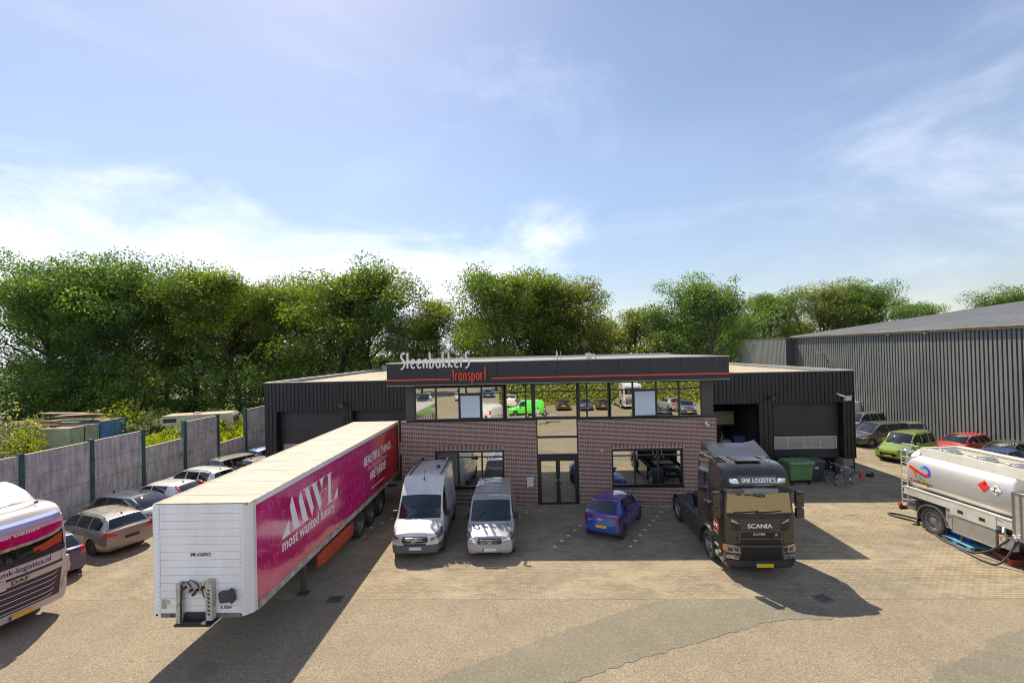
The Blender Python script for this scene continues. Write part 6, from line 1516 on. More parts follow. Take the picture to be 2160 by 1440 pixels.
# chassis, landing legs, side guard, axles
CHS = sp('trailer_chassis', (.045, .045, .048), .6, col2=(.09, .085, .075), vscale=4)
mb = MB()
for s in (-1, 1): mb.b2(s*.50, s*.62, .9, TL-.1, .78, 1.15)
for k in range(12): mb.b2(-1.15, 1.15, 1.0+k*1.05, 1.06+k*1.05, 1.02, 1.14)
mb.build('chassis', CHS, e)
for s in (-1, 1):
    MB().b2(s*.92, s*1.06, 3.2, 3.34, .18, 1.15).b2(s*.84, s*1.14, 3.12, 3.42, .02, .07).b2(s*.95, s*1.03, 3.23, 3.31, .05, .2).build('landing_leg', CHS, e)
MB().b2(-.95, .95, 3.24, 3.30, .7, .76).build('leg_brace', CHS, e)
mb = MB(); mb.prism([(3.82, .98), (3.86, .62), (4.28, .50), (7.0, .46), (7.02, .98), (4.4, 1.0)], 'x', 1.15, 1.21); mb.build('side_guard', sp('orange_red_guard', (.50, .065, .030), .4, var=.25, vscale=3), e)
MB().b2(-1.21, -1.15, 3.9, 7.0, .5, .98).build('side_guard', sp('orange_red_guard', (.50, .065, .030), .4), e)
MB().sph((1.22, 4.3, .60), .03).sph((1.25, 6.95, .75), .02).build('side_marker', LAMPO, e)
for y in (7.95, 9.26, 10.57):
    for s in (-1, 1): wheel(e, s*1.04, y, .50, .34, 'truck')
    MB().cyl((-1, y, .5), (1, y, .5), .07).build('axle', CHS, e)
    mb = MB()
    for s in (-1, 1): mb.b2(s*.85, s*1.2, y-.5, y+.5, 1.06, 1.08)
    mb.build('mudguard', BLACK, e)
mb = MB()
for s in (-1, 1): mb.b2(s*.8, s*1.22, 11.15, 11.18, .3, 1.08)
mb.build('mud_flap', BLACK, e)
MB().b2(-1.15, 1.15, 13.4, 13.5, .5, .62).b2(-.6, -.5, 13.42, 13.5, .6, 1.1).b2(.5, .6, 13.42, 13.5, .6, 1.1).build('rear_bar', CHS, e)

# ------------------------------------------------------------------ fuel tank truck
e = empty('tank_truck', (17.49, 13.07, 0), head(.08, -1), 'silver fuel tank truck with a rainbow logo standing at the right picture edge', 'truck')
TKM = sp('tank_aluminium', (.68, .68, .66), .38, metal=.45, col2=(.62, .615, .59), vscale=.8, detail=6, coat=.15)
TKW = sp('tank_white', (.60, .585, .53), .4, col2=(.48, .46, .41), vscale=1.5, detail=7)
GB = sp('grey_box_panel', (.36, .365, .34), .45, col2=(.28, .28, .26), vscale=2)
# tank body
def tx(z):                      # half width of the tank at height z (superellipse)
    u = (z-2.28)/.98; return 1.22*max(0, 1-abs(u)**2.6)**(1/2.3)
prof = []
for k in range(22):
    a = -math.pi/2+math.pi*k/21; s_ = math.sin(a); z = 2.28+.98*(abs(s_)**(2/2.6))*(1 if s_ > 0 else -1); prof.append((tx(z), min(z, 3.20)))
def tank_ring(bm, y, f): return [bm.verts.new((x*f, y, 2.28+(z-2.28)*f)) for x, z in prof]+[bm.verts.new((-x*f, y, 2.28+(z-2.28)*f)) for x, z in prof[::-1]]
bm = bmesh.new(); rr_ = [tank_ring(bm, y, f) for y, f in ((3.32, .90), (3.34, .97), (3.40, 1), (4.4, 1), (5.4, 1), (6.4, 1), (7.18, 1), (7.30, .985), (7.38, .93), (7.43, .80), (7.45, .5))]
for a, b in zip(rr_, rr_[1:]):
    for k in range(len(a)): bm.faces.new((a[k], a[(k+1) % len(a)], b[(k+1) % len(b)], b[k]))
bm.faces.new(rr_[0]); bm.faces.new(rr_[-1]); bmesh.ops.recalc_face_normals(bm, faces=bm.faces)
tb = BVHTree.FromBMesh(bm); fin(bm, 'tank', TKM, e, ang=.7)
# coaming and top gear
mb = MB()
for s in (-1, 1): mb.prism([(s*.80, 3.10), (s*.98, 2.98), (s*.90, 3.30), (s*.84, 3.30)], 'y', 3.0, 6.95)
mb.prism([(6.8, 3.1), (7.0, 3.1), (6.98, 3.30), (6.86, 3.30)], 'x', -.86, .86); mb.build('top_coaming', TKW, e)
mb = MB(); mb.b2(-.80, .80, 3.0, 6.8, 3.17, 3.22); mb.build('walkway', sp('walkway_cream', (.46, .43, .35), .6, col2=(.3, .28, .22), vscale=4), e)
for yy in (3.7, 4.8, 6.15):
    mb = MB(); mb.cyl((-.35, yy, 3.2), (-.35, yy, 3.32), .25, n=18).cyl((-.35, yy, 3.32), (-.35, yy, 3.36), .16, n=14).box((-.55, yy+.2, 3.31), (.2, .12, .08), bev=.01).tube([(-.6, yy-.3, 3.3), (-.6, yy+.5, 3.32)], .02)
    mb.build('tank_hatch', ALU, e, smooth=.6)
mb = MB(); mb.tube([(.55, 3.1, 3.30), (.55, 6.8, 3.30)], .05); mb.tube([(-.72, 3.1, 3.27), (-.72, 6.8, 3.27)], .02); mb.build('top_pipe', TKW, e)
# side rail and lockers, both sides
for s in (-1, 1):
    mb = MB(); mb.b2(s*1.10, s*1.245, 3.32, 7.42, 1.28, 1.58); mb.b2(s*1.12, s*1.26, 3.32, 7.42, 1.575, 1.61); mb.build('side_rail', TKW, e)
    mb = MB(); mb.b2(s*1.02, s*1.255, 3.82, 5.44, 1.10, 1.575); mb.b2(s*1.04, s*1.26, 3.82, 5.44, 1.545, 1.6); mb.build('locker', TKW, e)
    mb = MB(); mb.b2(s*1.04, s*1.235, 3.86, 5.36, .48, 1.02); mb.b2(s*1.0, s*1.22, 3.86, 5.62, 1.0, 1.10); mb.b2(s*1.04, s*1.25, 3.84, 5.40, .44, .48); mb.build('locker_door', sp('brushed_locker', (.42, .42, .39), .4, metal=.4, col2=(.33, .33, .30), vscale=3), e)
    mb = MB(); mb.b2(s*1.0, s*1.20, 5.42, 5.66, .5, 1.3); mb.build('locker_post', GB, e)
    mb = MB(); mb.b2(s*1.04, s*1.225, 3.30, 3.76, .56, .98); mb.build('locker_small', TKW, e)
    for yy in (4.28, 5.05): MB().box((s*1.258, yy, 1.30), (.012, .20, .12), bev=.005).build('latch', BLACK, e)
    mb = MB(); mb.box((s*1.232, 3.72, .88), (.012, .07, .14)); mb.box((s*1.205, 5.60, .97), (.02, .06, .11)); mb.build('side_reflector', LAMPO, e)
    # rear fender arch
    mb = MB()
    for k in range(14):
        a0, a1 = R(-12+188*k/14), R(-12+188*(k+1)/14); P = lambda a, r, x: (s*x, 6.24+r*math.cos(a), .52+r*math.sin(a))
        mb.face([P(a0, .64, 1.24), P(a1, .64, 1.24), P(a1, .64, .6), P(a0, .64, .6)]); mb.face([P(a0, .64, 1.24), P(a0, .60, 1.24), P(a1, .60, 1.24), P(a1, .64, 1.24)])
    mb.build('mudguard', sp('fender_grey', (.20, .21, .23), .3, metal=.5), e, smooth=.6)
    mb = MB(); mb.b2(s*.62, s*1.2, 6.88, 6.91, .25, .7); mb.build('mud_flap', BLACK, e)
    wheel(e, s*1.06, 6.24, .52, .30, 'truck'); wheel(e, s*.72, 6.24, .52, .28, 'truck'); wheel(e, s*1.06, 2.42, .52, .30, 'truck')
mb = MB()
for s in (-1, 1): mb.b2(s*.36, s*.48, 1.2, 7.7, .80, 1.08)
mb.b2(-1.0, 1.0, 2.9, 7.3, 1.08, 1.30); mb.b2(-.9, .9, 6.1, 6.38, .42, .62); mb.build('chassis', CHS, e)
# rear bumper box, lights, ladder
mb = MB(); mb.b2(-1.15, -.60, 7.0, 7.42, .66, .98); mb.b2(-1.20, -.58, 6.98, 7.46, .982, 1.01); mb.build('rear_box', sp('dirty_grey_box', (.10, .10, .095), .6, col2=(.20, .19, .17), vscale=5), e); mb = MB(); mb.b2(.58, 1.2, 7.0, 7.46, .66, 1.0); mb.build('rear_box', sp('dirty_grey_box', (.10, .10, .095), .6, col2=(.20, .19, .17), vscale=5), e)
mb = MB(); mb.b2(-1.22, 1.22, 7.62, 7.72, .52, .66); mb.build('rear_bar', BLACK, e)
for s in (-1, 1): MB().box((s*1.16, 7.72, .70), (.12, .14, .16), bev=.02).build('tail_light', LAMPR, e)
mb = MB(); xl = -1.16
for yy in (7.32, 7.60): mb.tube([(xl, yy, .86), (xl, yy, 3.20), (xl, yy-.04, 3.32)], .022)
mb.tube([(xl, 7.60, 3.20), (xl, 7.52, 3.36), (xl+.1, 7.1, 3.36), (xl+.15, 6.98, 3.2)], .02); mb.tube([(xl+.3, 7.5, 3.0), (xl+.3, 7.45, 3.3), (xl+.32, 7.1, 3.3)], .018)
for k in range(9): mb.tube([(xl, 7.32, 1.0+.26*k), (xl, 7.60, 1.0+.26*k)], .018)
mb.build('ladder', sp('ladder_cream', (.56, .54, .47), .45), e)
mb = MB(); mb.box((-.9, 7.50, 3.0), (.34, .2, .22), bev=.04).box((-.6, 7.46, 2.7), (.2, .12, .3), bev=.04); mb.tube([(-1.1, 7.5, 2.6), (-.8, 7.52, 2.9), (-.5, 7.5, 2.6), (-.7, 7.5, 2.3)], .03); mb.build('rear_valve', ALU, e, smooth=.6)
# equipment cabinet and cab
mb = MB(); mb.b2(-1.24, 1.24, 2.42, 3.30, .98, 2.55); mb.build('cabinet', sp('cabinet_beige', (.42, .40, .33), .5, col2=(.34, .32, .26), vscale=2), e)
mb = MB(); mb.b2(-1.262, -1.242, 3.26, 3.30, 1.0, 2.56); mb.b2(-1.262, -1.242, 3.04, 3.07, 1.0, 2.56); mb.b2(-1.262, -1.242, 2.42, 3.3, 2.55, 2.58); mb.build('cabinet_frame', ALU, e)
mb = MB(); mb.sph((-1.24, 3.25, 1.1), .07).sph((-1.27, 3.18, 1.0), .05).cyl((-1.2, 3.6, 1.25), (-1.34, 3.5, 1.12), .06).box((-1.22, 3.45, 1.0), (.12, .3, .06)).cyl((-1.15, 3.6, 1.45), (-1.15, 3.9, 1.5), .10); mb.build('pump_fitting', ALU, e, smooth=.8)
MB().sph((-1.27, 3.2, 1.06), .05).box((-1.26, 3.1, 1.15), (.06, .1, .12)).build('pump_handle', sp('pump_lilac', (.62, .48, .66), .4), e)
ce = empty('truck_cab', (0, .95, 0)); bpy.data.objects.remove(ce)
K2 = truck_cab(e, 2.44, 2.3, .40, 3.2, 1.98, P_DW, lean=.16, scr=[(-1.08, 2.05), (1.08, 2.05), (1.03, 2.7), (-1.03, 2.7)], sidewin=[[(.30, 1.95), (1.2, 1.95), (1.2, 2.6), (.48, 2.65)]], arch=(2.3, .52, .66))
# logo on the tank's left flank (curved ribbons) and lettering
def ribbon(pts, w, cols, name='logo'):
    P = [Vector(p) for p in pts]; L, Rr = [], []
    for j, p in enumerate(P):
        a = P[max(0, j-1)]; b = P[min(len(P)-1, j+1)]; t = (b-a).normalized(); nn = Vector((-t.y, t.x))*w/2; L.append(p+nn); Rr.append(p-nn)
    seg = {}
    for j in range(len(P)-1):
        c_ = cols[int(j*len(cols)/(len(P)-1))]; seg.setdefault(c_, []).append([L[j], L[j+1], Rr[j+1], Rr[j]])
    for c_, qs in seg.items():
        mb = MB()
        for q in qs:
            hs = [rayhit(tb, 'left', v.x, v.y) for v in q]
            if all(hs): mb.face([h_[0]+h_[1]*.012 for h_ in hs])
        mb.build('logo_ribbon', sp('logo_%d%d%d' % tuple(int(x*99) for x in c_), c_, .35), e)
RED, ORG, MAG, PUR, BLU, CYA, GRN, YEL = (.75, .02, .02), (.72, .16, .02), (.62, .01, .18), (.22, .04, .50), (.05, .12, .62), (.03, .45, .60), (.08, .50, .10), (.70, .52, .02)
def sm(pts, n=5):
    out = []
    for i in range(len(pts)-1):
        p0, p1, p2, p3 = [Vector(pts[max(0, min(len(pts)-1, i+k))]) for k in (-1, 0, 1, 2)]
        for j in range(n):
            t = j/n; out.append(.5*((2*p1)+(-p0+p2)*t+(2*p0-5*p1+4*p2-p3)*t*t+(-p0+3*p1-3*p2+p3)*t**3))
    out.append(Vector(pts[-1])); return out
ribbon(sm([(7.17, 2.50), (6.95, 2.43), (6.72, 2.34), (6.50, 2.27), (6.40, 2.27), (6.30, 2.33), (6.28, 2.46), (6.38, 2.58), (6.54, 2.60), (6.66, 2.54)]), .10, [RED, RED, RED, MAG, PUR, BLU, BLU, CYA])
ribbon(sm([(6.72, 2.22), (6.66, 2.10), (6.52, 2.03), (6.36, 2.04)]), .09, [CYA, GRN, GRN, YEL])
ribbon(sm([(6.98, 2.40), (6.90, 2.26), (6.88, 2.12)]), .085, [ORG])
conform('logo_lettering', 'TotalEnergies', .21, tb, 'left', 7.17, 1.86, sp('logo_red_text', (.55, .02, .02), .4), e, off=.012, flip=-1, sx=.84, bold=.004)
for yy, zz, t_ in ((6.50, 3.02, '5.000 L'), (6.20, 3.02, '4.000 L'), (4.28, 2.98, '6.000 L'), (3.64, 2.98, '2.000 L')): conform('volume_mark', t_, .085, tb, 'left', yy, zz, sp('grey_text', (.12, .12, .12), .5), e, off=.010, flip=-1, sx=.9)
def diamond(cy, cz, r, mat, name, ins=0, off=.012):
    patch(tb, 'left', [(cy+r, cz), (cy, cz-r), (cy-r, cz), (cy, cz+r)], off, 6, 6, name, mat, e, skirt=False)
diamond(4.22, 2.50, .205, sp('hazard_red', (.75, .035, .02), .4), 'flame_placard'); diamond(3.82, 2.48, .205, sp('placard_line', (.15, .15, .15), .4), 'placard_border', off=.010); diamond(3.82, 2.48, .195, sp('hazard_white', (.72, .71, .66), .4), 'environment_placard', off=.014)
mb = MB()
def onl(y, z, off=.018):
    h_ = rayhit(tb, 'left', y, z); return h_[0]+h_[1]*off
for q in ([(4.20, 2.55), (4.16, 2.55), (4.15, 2.63), (4.19, 2.65)], [(4.24, 2.56), (4.20, 2.55), (4.21, 2.62)], [(3.86, 2.42), (3.83, 2.42), (3.83, 2.60), (3.85, 2.60)], [(3.84, 2.50), (3.78, 2.56), (3.79, 2.57), (3.85, 2.52)], [(3.85, 2.52), (3.90, 2.57), (3.91, 2.56), (3.86, 2.50)], [(3.92, 2.43), (3.74, 2.39), (3.74, 2.37), (3.92, 2.40)], [(3.78, 2.42), (3.70, 2.45), (3.70, 2.42), (3.76, 2.40)]): mb.face([onl(*p) for p in q])
mb.build('placard_symbol', BLACK_T, e)
MB().b2(-1.248, -1.244, 6.95, 7.3, 1.40, 1.50).build('sticker', sp('grey_sticker', (.40, .40, .42), .6), e)
# hose, pallet, drum and crate next to the tank truck
HOSE = sp('hose_rubber', (.05, .048, .045), .55, var=.3)
pts = [(16.2, 16.15, 1.55), (16.0, 16.35, 1.0), (15.86, 16.9, .35), (15.72, 17.4, .06), (15.66, 17.9, .045), (15.62, 18.4, .045), (15.75, 18.9, .045), (16.0, 19.6, .045), (16.12, 20.1, .045), (16.15, 20.5, .045), (15.95, 20.85, .045), (15.78, 21.1, .045), (15.72, 21.35, .045), (15.85, 21.48, .045), (16.1, 21.35, .045), (16.35, 21.0, .045), (16.55, 20.5, .045), (16.2, 19.6, .05), (15.9, 18.9, .05), (15.74, 18.4, .05), (15.58, 17.9, .045), (15.50, 17.3, .045), (15.48, 16.8, .045), (15.58, 16.5, .05), (15.75, 16.38, .2), (15.95, 16.28, .6), (16.1, 16.2, 1.0)]
def sm3(pts, n=6):
    out = []
    for i in range(len(pts)-1):
        p0, p1, p2, p3 = [Vector(pts[max(0, min(len(pts)-1, i+k))]) for k in (-1, 0, 1, 2)]
        for j in range(n): t = j/n; out.append(.5*((2*p1)+(-p0+p2)*t+(2*p0-5*p1+4*p2-p3)*t*t+(-p0+3*p1-3*p2+p3)*t**3))
    out.append(Vector(pts[-1])); return out
o = MB().tube(sm3(pts), .036, n=8).build('fuel_hose', HOSE, smooth=1.2, label='long black fuel hose looping over the paving beside the tank truck', cat='hose')
pal = empty('plastic_pallet', (16.32, 18.25, 0), R(-3), 'light blue pallet lying under the tank truck', 'pallet')
PB = sp('pallet_blue', (.10, .26, .42), .6, col2=(.16, .34, .50), vscale=6)
mb = MB()
for k in range(5): mb.box((-.42+.21*k, 0, .135), (.15, 1.35, .025))
for yy in (-.6, 0, .6):
    mb.box((0, yy, .112), (.98, .14, .022))
    for xx in (-.42, 0, .42): mb.box((xx, yy, .06), (.14, .16, .08))
for xx in (-.42, 0, .42): mb.box((xx, 0, .012), (.13, 1.35, .022))
mb.build('deck', PB, pal)
dr = empty('blue_drum', (16.28, 18.45, .15), R(-3), 'dark blue plastic drum lying on the light blue pallet', 'drum')
DB = sp('drum_blue', (.03, .09, .50), .35)
MB().lathe([(0.001, -.52), (.17, -.50), (.20, -.44), (.205, -.1), (.19, -.08), (.205, -.06), (.205, .1), (.19, .12), (.205, .14), (.20, .44), (.17, .50), (.001, .52)], 'y', (0, 0, .205), 22).build('drum_body', DB, dr, smooth=.8)
MB().cyl((-.06, -.53, .3), (-.06, -.56, .3), .03).cyl((.08, -.53, .3), (.08, -.56, .3), .03).build('drum_cap', BLACK, dr)
mb = MB()
for y in (-.3, .35): mb.tube([(-.20, y, .25), (-.26, y, .12), (-.28, y+.02, .0)], .022).sph((-.25, y, .16), .04)
mb.build('strap_clamp', sp('brass', (.42, .26, .10), .35, metal=.6), dr)
cr = empty('red_crate', (16.38, 16.75, 0), R(-12), 'low red crate on the paving at the right picture edge', 'crate'); RC = sp('crate_red', (.42, .06, .03), .5, var=.3)
mb = MB()
for s in (-1, 1): mb.box((s*.26, 0, .20), (.04, .78, .05), bev=.01).box((0, s*.37, .20), (.52, .04, .05), bev=.01)
for s in (-1, 1):
    for t_ in (-1, 1): mb.box((s*.26, t_*.37, .10), (.05, .05, .2))
mb.build('crate_rim', RC, cr)
mb = MB(); mb.box((0, 0, .03), (.52, .76, .03))
for s in (-1, 1): mb.box((s*.25, 0, .10), (.015, .74, .14)).box((0, s*.36, .10), (.5, .015, .14))
mb.build('crate_wall', sp('crate_brown', (.14, .06, .04), .6), cr)

# ================================================================== YARD OBJECTS
def bin4(x, y, rz, lab):
    e = empty('waste_container', (x, y, 0), rz, lab, 'waste container')
    G = sp('bin_green', (.085, .18, .075), .5, col2=(.10, .20, .10), vscale=2.5, detail=7)
    mb = MB(); w0, w1, d0, d1 = .58, .68, .42, .52
    A = [(-w0, -d0, .26), (w0, -d0, .26), (w0, d0, .26), (-w0, d0, .26)]; B = [(-w1, -d1, 1.12), (w1, -d1, 1.12), (w1, d1, 1.12), (-w1, d1, 1.12)]
    mb.face(A[::-1]); 
    for i in range(4): mb.face([A[i], A[(i+1) % 4], B[(i+1) % 4], B[i]])
    mb.box((0, 0, 1.14), (1.44, 1.12, .06), bev=.02)
    for k in range(9): mb.box((-.6+.15*k, -.57, 1.10), (.08, .03, .06), bev=.01)
    for s in (-1, 1): mb.cyl((s*.70, 0, 1.0), (s*.80, 0, 1.0), .03)
    mb.build('container_body', G, e)
    mb = MB(); mb.prism([(-.60, 1.17), (-.50, 1.26), (.3, 1.33), (.56, 1.20), (.56, 1.17)], 'x', -.71, .71); mb.box((-.1, .05, 1.32), (.2, .1, .03)).box((.25, -.35, 1.28), (.12, .05, .05))
    for k in range(3): mb.box((-.45+.45*k, 0, 1.325), (.05, .6, .015), rot=(R(4), 0, 0))
    mb.build('lid', sp('lid_green', (.14, .27, .13), .5, var=.25, vscale=2), e, smooth=.4)
    for s in (-1, 1):
        for t in (-1, 1):
            MB().cyl((s*.48-.02, t*.36, .10), (s*.48+.02, t*.36, .10), .10, n=16).box((s*.48, t*.36, .20), (.09, .06, .12)).build('caster_wheel', BLACK, e)
bin4(14.55, 26.45, R(6), 'green four-wheeled waste container in front of the dock recess')
e = empty('wheeled_bin', (15.62, 26.75, 0), R(2), 'dark blue grey bin between the green container and the bicycles', 'bin'); DBN = sp('bin_dark', (.035, .042, .055), .5, var=.25)
mb = MB(); A = [(-.38, -.30, .08), (.38, -.30, .08), (.38, .30, .08), (-.38, .30, .08)]; B = [(-.46, -.38, 1.12), (.46, -.38, 1.12), (.46, .38, 1.12), (-.46, .38, 1.12)]
mb.face(A[::-1]); 
for i in range(4): mb.face([A[i], A[(i+1) % 4], B[(i+1) % 4], B[i]])
mb.box((0, 0, 1.13), (.98, .82, .05), bev=.015); mb.build('bin_body', DBN, e)
MB().prism([(-.44, 1.155), (-.38, 1.22), (.32, 1.26), (.42, 1.155)], 'x', -.48, .48).build('lid', sp('lid_dark', (.06, .065, .085), .5), e)
MB().b2(-.1, .1, -.386, -.35, .78, .9).build('sticker', sp('pale_sticker', (.40, .45, .50), .5), e)
for s in (-1, 1): MB().cyl((s*.40, .34, .12), (s*.46, .34, .12), .12, n=16).build('wheel', BLACK, e)

def bicycle(x, y, rz, lab, frame, tilt=0, steer=0, bars=True):
    e = empty('bicycle', (x, y, 0), rz, lab, 'bicycle', 'bicycles by the hall corner'); e.rotation_euler = (R(tilt), 0, rz)
    FM = sp('bike_frame_'+str(int(frame[0]*99)), frame, .3, metal=.5)
    rr = .35
    def whl(px):
        w = MB().tube([(px+rr*math.cos(a), 0, rr+rr*math.sin(a)) for a in [2*math.pi*k/28 for k in range(28)]], .019, n=6, closed=True).build('wheel', RUBBER, e, smooth=1)
        MB().tube([(px+(rr-.025)*math.cos(a), 0, rr+(rr-.025)*math.sin(a)) for a in [2*math.pi*k/28 for k in range(28)]], .011, n=5, closed=True).build('rim', ALU, w)
        mb = MB(); mb.cyl((px, -.04, rr), (px, .04, rr), .02)
        for k in range(16): a = 2*math.pi*k/16; mb.cyl((px, (-1)**k*.02, rr), (px+(rr-.03)*math.cos(a), 0, rr+(rr-.03)*math.sin(a)), .0022, n=3)
        mb.build('spokes', ALU, w)
        return w
    whl(.52); fw_ = whl(-.56)
    MB().tube([(.52, .03, rr), (.08, .03, .30), (.52, -.03, rr)], .009).tube([(.08, 0, .30), (.16, 0, .95)], .015).tube([(.52, 0, rr), (.16, 0, .90)], .010).tube([(.08, 0, .30), (-.38, 0, .84)], .016).tube([(.13, 0, .84), (-.40, 0, .92)], .015).tube([(-.36, 0, .78), (-.42, 0, 1.02)], .02).tube([(-.38, 0, .80), (-.47, .04, .55), (-.56, .04, rr)], .012).tube([(-.38, 0, .80), (-.47, -.04, .55), (-.56, -.04, rr)], .012).build('frame', FM, e, smooth=1)
    MB().tube([(-.42, 0, 1.0), (-.46, 0, 1.12), (-.42, .12, 1.14), (-.30, .27, 1.10), (-.16, .29, 1.08)], .012).tube([(-.46, 0, 1.12), (-.42, -.12, 1.14), (-.30, -.27, 1.10), (-.16, -.29, 1.08)], .012).build('handlebar', CHROME, e, smooth=1)
    MB().tube([(-.2, .285, 1.083), (-.10, .292, 1.075)], .02).tube([(-.2, -.285, 1.083), (-.10, -.292, 1.075)], .02).build('grip', BLACK, e)
    MB().prism([(.05, 1.0), (.32, .99), (.30, 1.05), (.10, 1.04)], 'y', -.03, .03).sph((.26, 0, 1.02), .10, (1, 1, .35)).build('saddle', BLACK, e, smooth=.8)
    mb = MB(); mb.tube([(.28, .07, .78), (.82, .07, .78)], .008).tube([(.28, -.07, .78), (.82, -.07, .78)], .008)
    for k in range(4): mb.tube([(.38+.12*k, .07, .78), (.38+.12*k, -.07, .78)], .006)
    for s in (-1, 1): mb.tube([(.52, s*.05, rr), (.58, s*.07, .78)], .006).tube([(.52, s*.05, rr), (.8, s*.07, .78)], .006)
    mb.build('rack', ALU, e)
    mb = MB()
    for px, a0, a1 in ((.52, 10, 170), (-.56, 40, 150)):
        P = [(px+(rr+.035)*math.cos(R(a0+(a1-a0)*k/10)), rr+(rr+.035)*math.sin(R(a0+(a1-a0)*k/10))) for k in range(11)]
        for a, b in zip(P, P[1:]): mb.face([(a[0], -.03, a[1]), (b[0], -.03, b[1]), (b[0], .03, b[1]), (a[0], .03, a[1])])
    mb.build('mudguard', BLACK, e)
    mb = MB(); mb.cyl((.08, -.06, .30), (.08, .06, .30), .07, n=14).tube([(.08, .07, .30), (.02, .08, .14)], .01).tube([(.08, -.07, .30), (.14, -.08, .46)], .01).box((.02, .12, .14), (.09, .1, .02)).box((.14, -.12, .46), (.09, .1, .02)); mb.build('crank', CHROME, e)
    MB().tube([(.12, .03, .3), (.20, .22, .02)], .01).build('kickstand', BLACK, e)
    MB().sph((-.52, 0, .90), .045).build('lamp', CHROME, e, smooth=1)
bicycle(16.95, 25.95, R(16), 'nearer bicycle with pale frame and rear rack leaning by the hall corner', (.34, .32, .27), tilt=9)
bicycle(16.72, 26.65, R(28), 'farther black bicycle behind the pale one', (.03, .03, .03), tilt=9)
e = empty('traffic_cone', (18.66, 27.35, 0), 0, 'small orange and white traffic cone at the foot of the hall corner', 'cone')
CO = sp('cone_orange', (.60, .07, .02), .5)
mb = MB(); mb.box((0, 0, .02), (.28, .28, .04), bev=.01, mat=CO); mb.lathe([(.12, .04), (.10, .16)], 'z', n=16, mat=CO); mb.lathe([(.10, .16), (.075, .30)], 'z', n=16, mat=WHITE_T); mb.lathe([(.075, .30), (.055, .42)], 'z', n=16, mat=CO); mb.lathe([(.055, .42), (.025, .56), (.001, .565)], 'z', n=16, mat=WHITE_T); mb.build('cone_body', None, e)
MB().box((.30, .02, .10), (.34, .26, .18), bev=.05).sph((.38, -.05, .2), .08).build('tarp', BLACK, label='black crumpled bag beside the traffic cone', cat='bag').location = (18.95, 27.45, 0)

# ================================================================== GREY WAREHOUSE
WL = sp('warehouse_light', (.21, .22, .215), .5, metal=.15, col2=(.15, .16, .16), vscale=.35, detail=6)
WG = sp('warehouse_groove', (.055, .06, .07), .6)
WD = sp('warehouse_roof', (.10, .105, .11), .6, col2=(.14, .145, .15), vscale=.25)
wh = empty('grey_warehouse', (0, 0, 0), 0, 'large grey ribbed warehouse with a low pitched roof on the right', 'building')
WX, WZ, WY0, WY1 = 30.0, 8.62, -6, 54.2
def ribx(X, y0, y1, z0, z1, pitch, name, wide=.60, dep=.07):
    mb = MB(); n = round((y1-y0)/pitch); p = (y1-y0)/n
    for i in range(n):
        a = y0+i*p; b = a+p*wide; c = a+p*(wide+.08); d = a+p*.92
        mb.face([(X, a, z0), (X, b, z0), (X, b, z1), (X, a, z1)], WL); mb.face([(X, b, z0), (X+dep, c, z0), (X+dep, c, z1), (X, b, z1)], WG)
        mb.face([(X+dep, c, z0), (X+dep, d, z0), (X+dep, d, z1), (X+dep, c, z1)], WG); mb.face([(X+dep, d, z0), (X, a+p, z0), (X, a+p, z1), (X+dep, d, z1)], WG)
    return mb.build(name, None, wh)
ribx(WX, WY0, WY1, .12, WZ-.12, .30, 'wall')
ribx(WX-.9, WY1, 66.5, .12, 8.42, .30, 'extension_wall', .8, .03)
for q in ((WX-.9, WX+.02, WY1-.02, WY1, .12, 8.42), (WX-.92, WX+30, 66.5, 66.6, 0, 8.42), (WX+.1, WX+40, WY1, WY1+.1, 0, 8.6), (WX+.1, WX+40, WY0-.1, WY0, 0, 8.6)): MB().b2(*q).build('end_wall', WG, wh)
mb = MB(); mb.b2(WX-.95, WX+25, WY1-.03, 66.6, 8.42, 8.50); mb.build('extension_roof', WD, wh)
mb = MB(); RX, RZ = 58.5, 12.35; n = 60
for i in range(n):
    y0 = WY0+(WY1+.25-WY0)*i/n; y1 = WY0+(WY1+.25-WY0)*(i+1)/n; m_ = y0+(y1-y0)*.86
    mb.face([(WX-.12, y0, WZ), (RX, y0, RZ), (RX, m_, RZ), (WX-.12, m_, WZ)]); mb.face([(WX-.12, m_, WZ), (RX, m_, RZ), (RX, y1, RZ+.05), (WX-.12, y1, WZ+.05)]); mb.face([(RX, y0, RZ), (RX*2-WX, y0, WZ), (RX*2-WX, y1, WZ), (RX, y1, RZ)])
mb.build('roof', WD, wh)
mb = MB(); mb.prism([(WX, WZ-.1), (RX, RZ-.1), (RX, RZ-.25), (RX*2-WX, WZ-.4), (WX, WZ-.4)], 'y', WY1+.02, WY1+.2); mb.build('gable', WG, wh)
mb = MB(); mb.b2(WX-.30, WX-.10, WY0, WY1+.25, WZ-.10, WZ+.02); mb.b2(WX-.12, WX-.02, WY0, WY1+.25, WZ-.26, WZ-.1); mb.build('gutter', sp('gutter_grey', (.34, .335, .31), .5, col2=(.26, .20, .11), vscale=.5, detail=7), wh)
for y in (36.2, 39.8, 53.8): MB().b2(WX-.24, WX-.04, y, y+.22, WZ-.36, WZ-.08).build('downpipe_outlet', sp('outlet_tan', (.26, .20, .12), .6), wh)
mb = MB(); mb.b2(WX-.01, WX+.04, WY0, WY1, 0, .14); mb.build('base_strip', WG, wh)
e = empty('wall_light', (WX-.03, 47.9, 5.0), 0, 'slim bracket light on the grey warehouse wall above the hall roof', 'lamp')
MB().tube([(0, 0, 0), (-.25, -.05, 1.1), (-.55, -.1, 1.55), (-.9, -.15, 1.75)], .035).build('bracket', DARKMET, e, smooth=1)
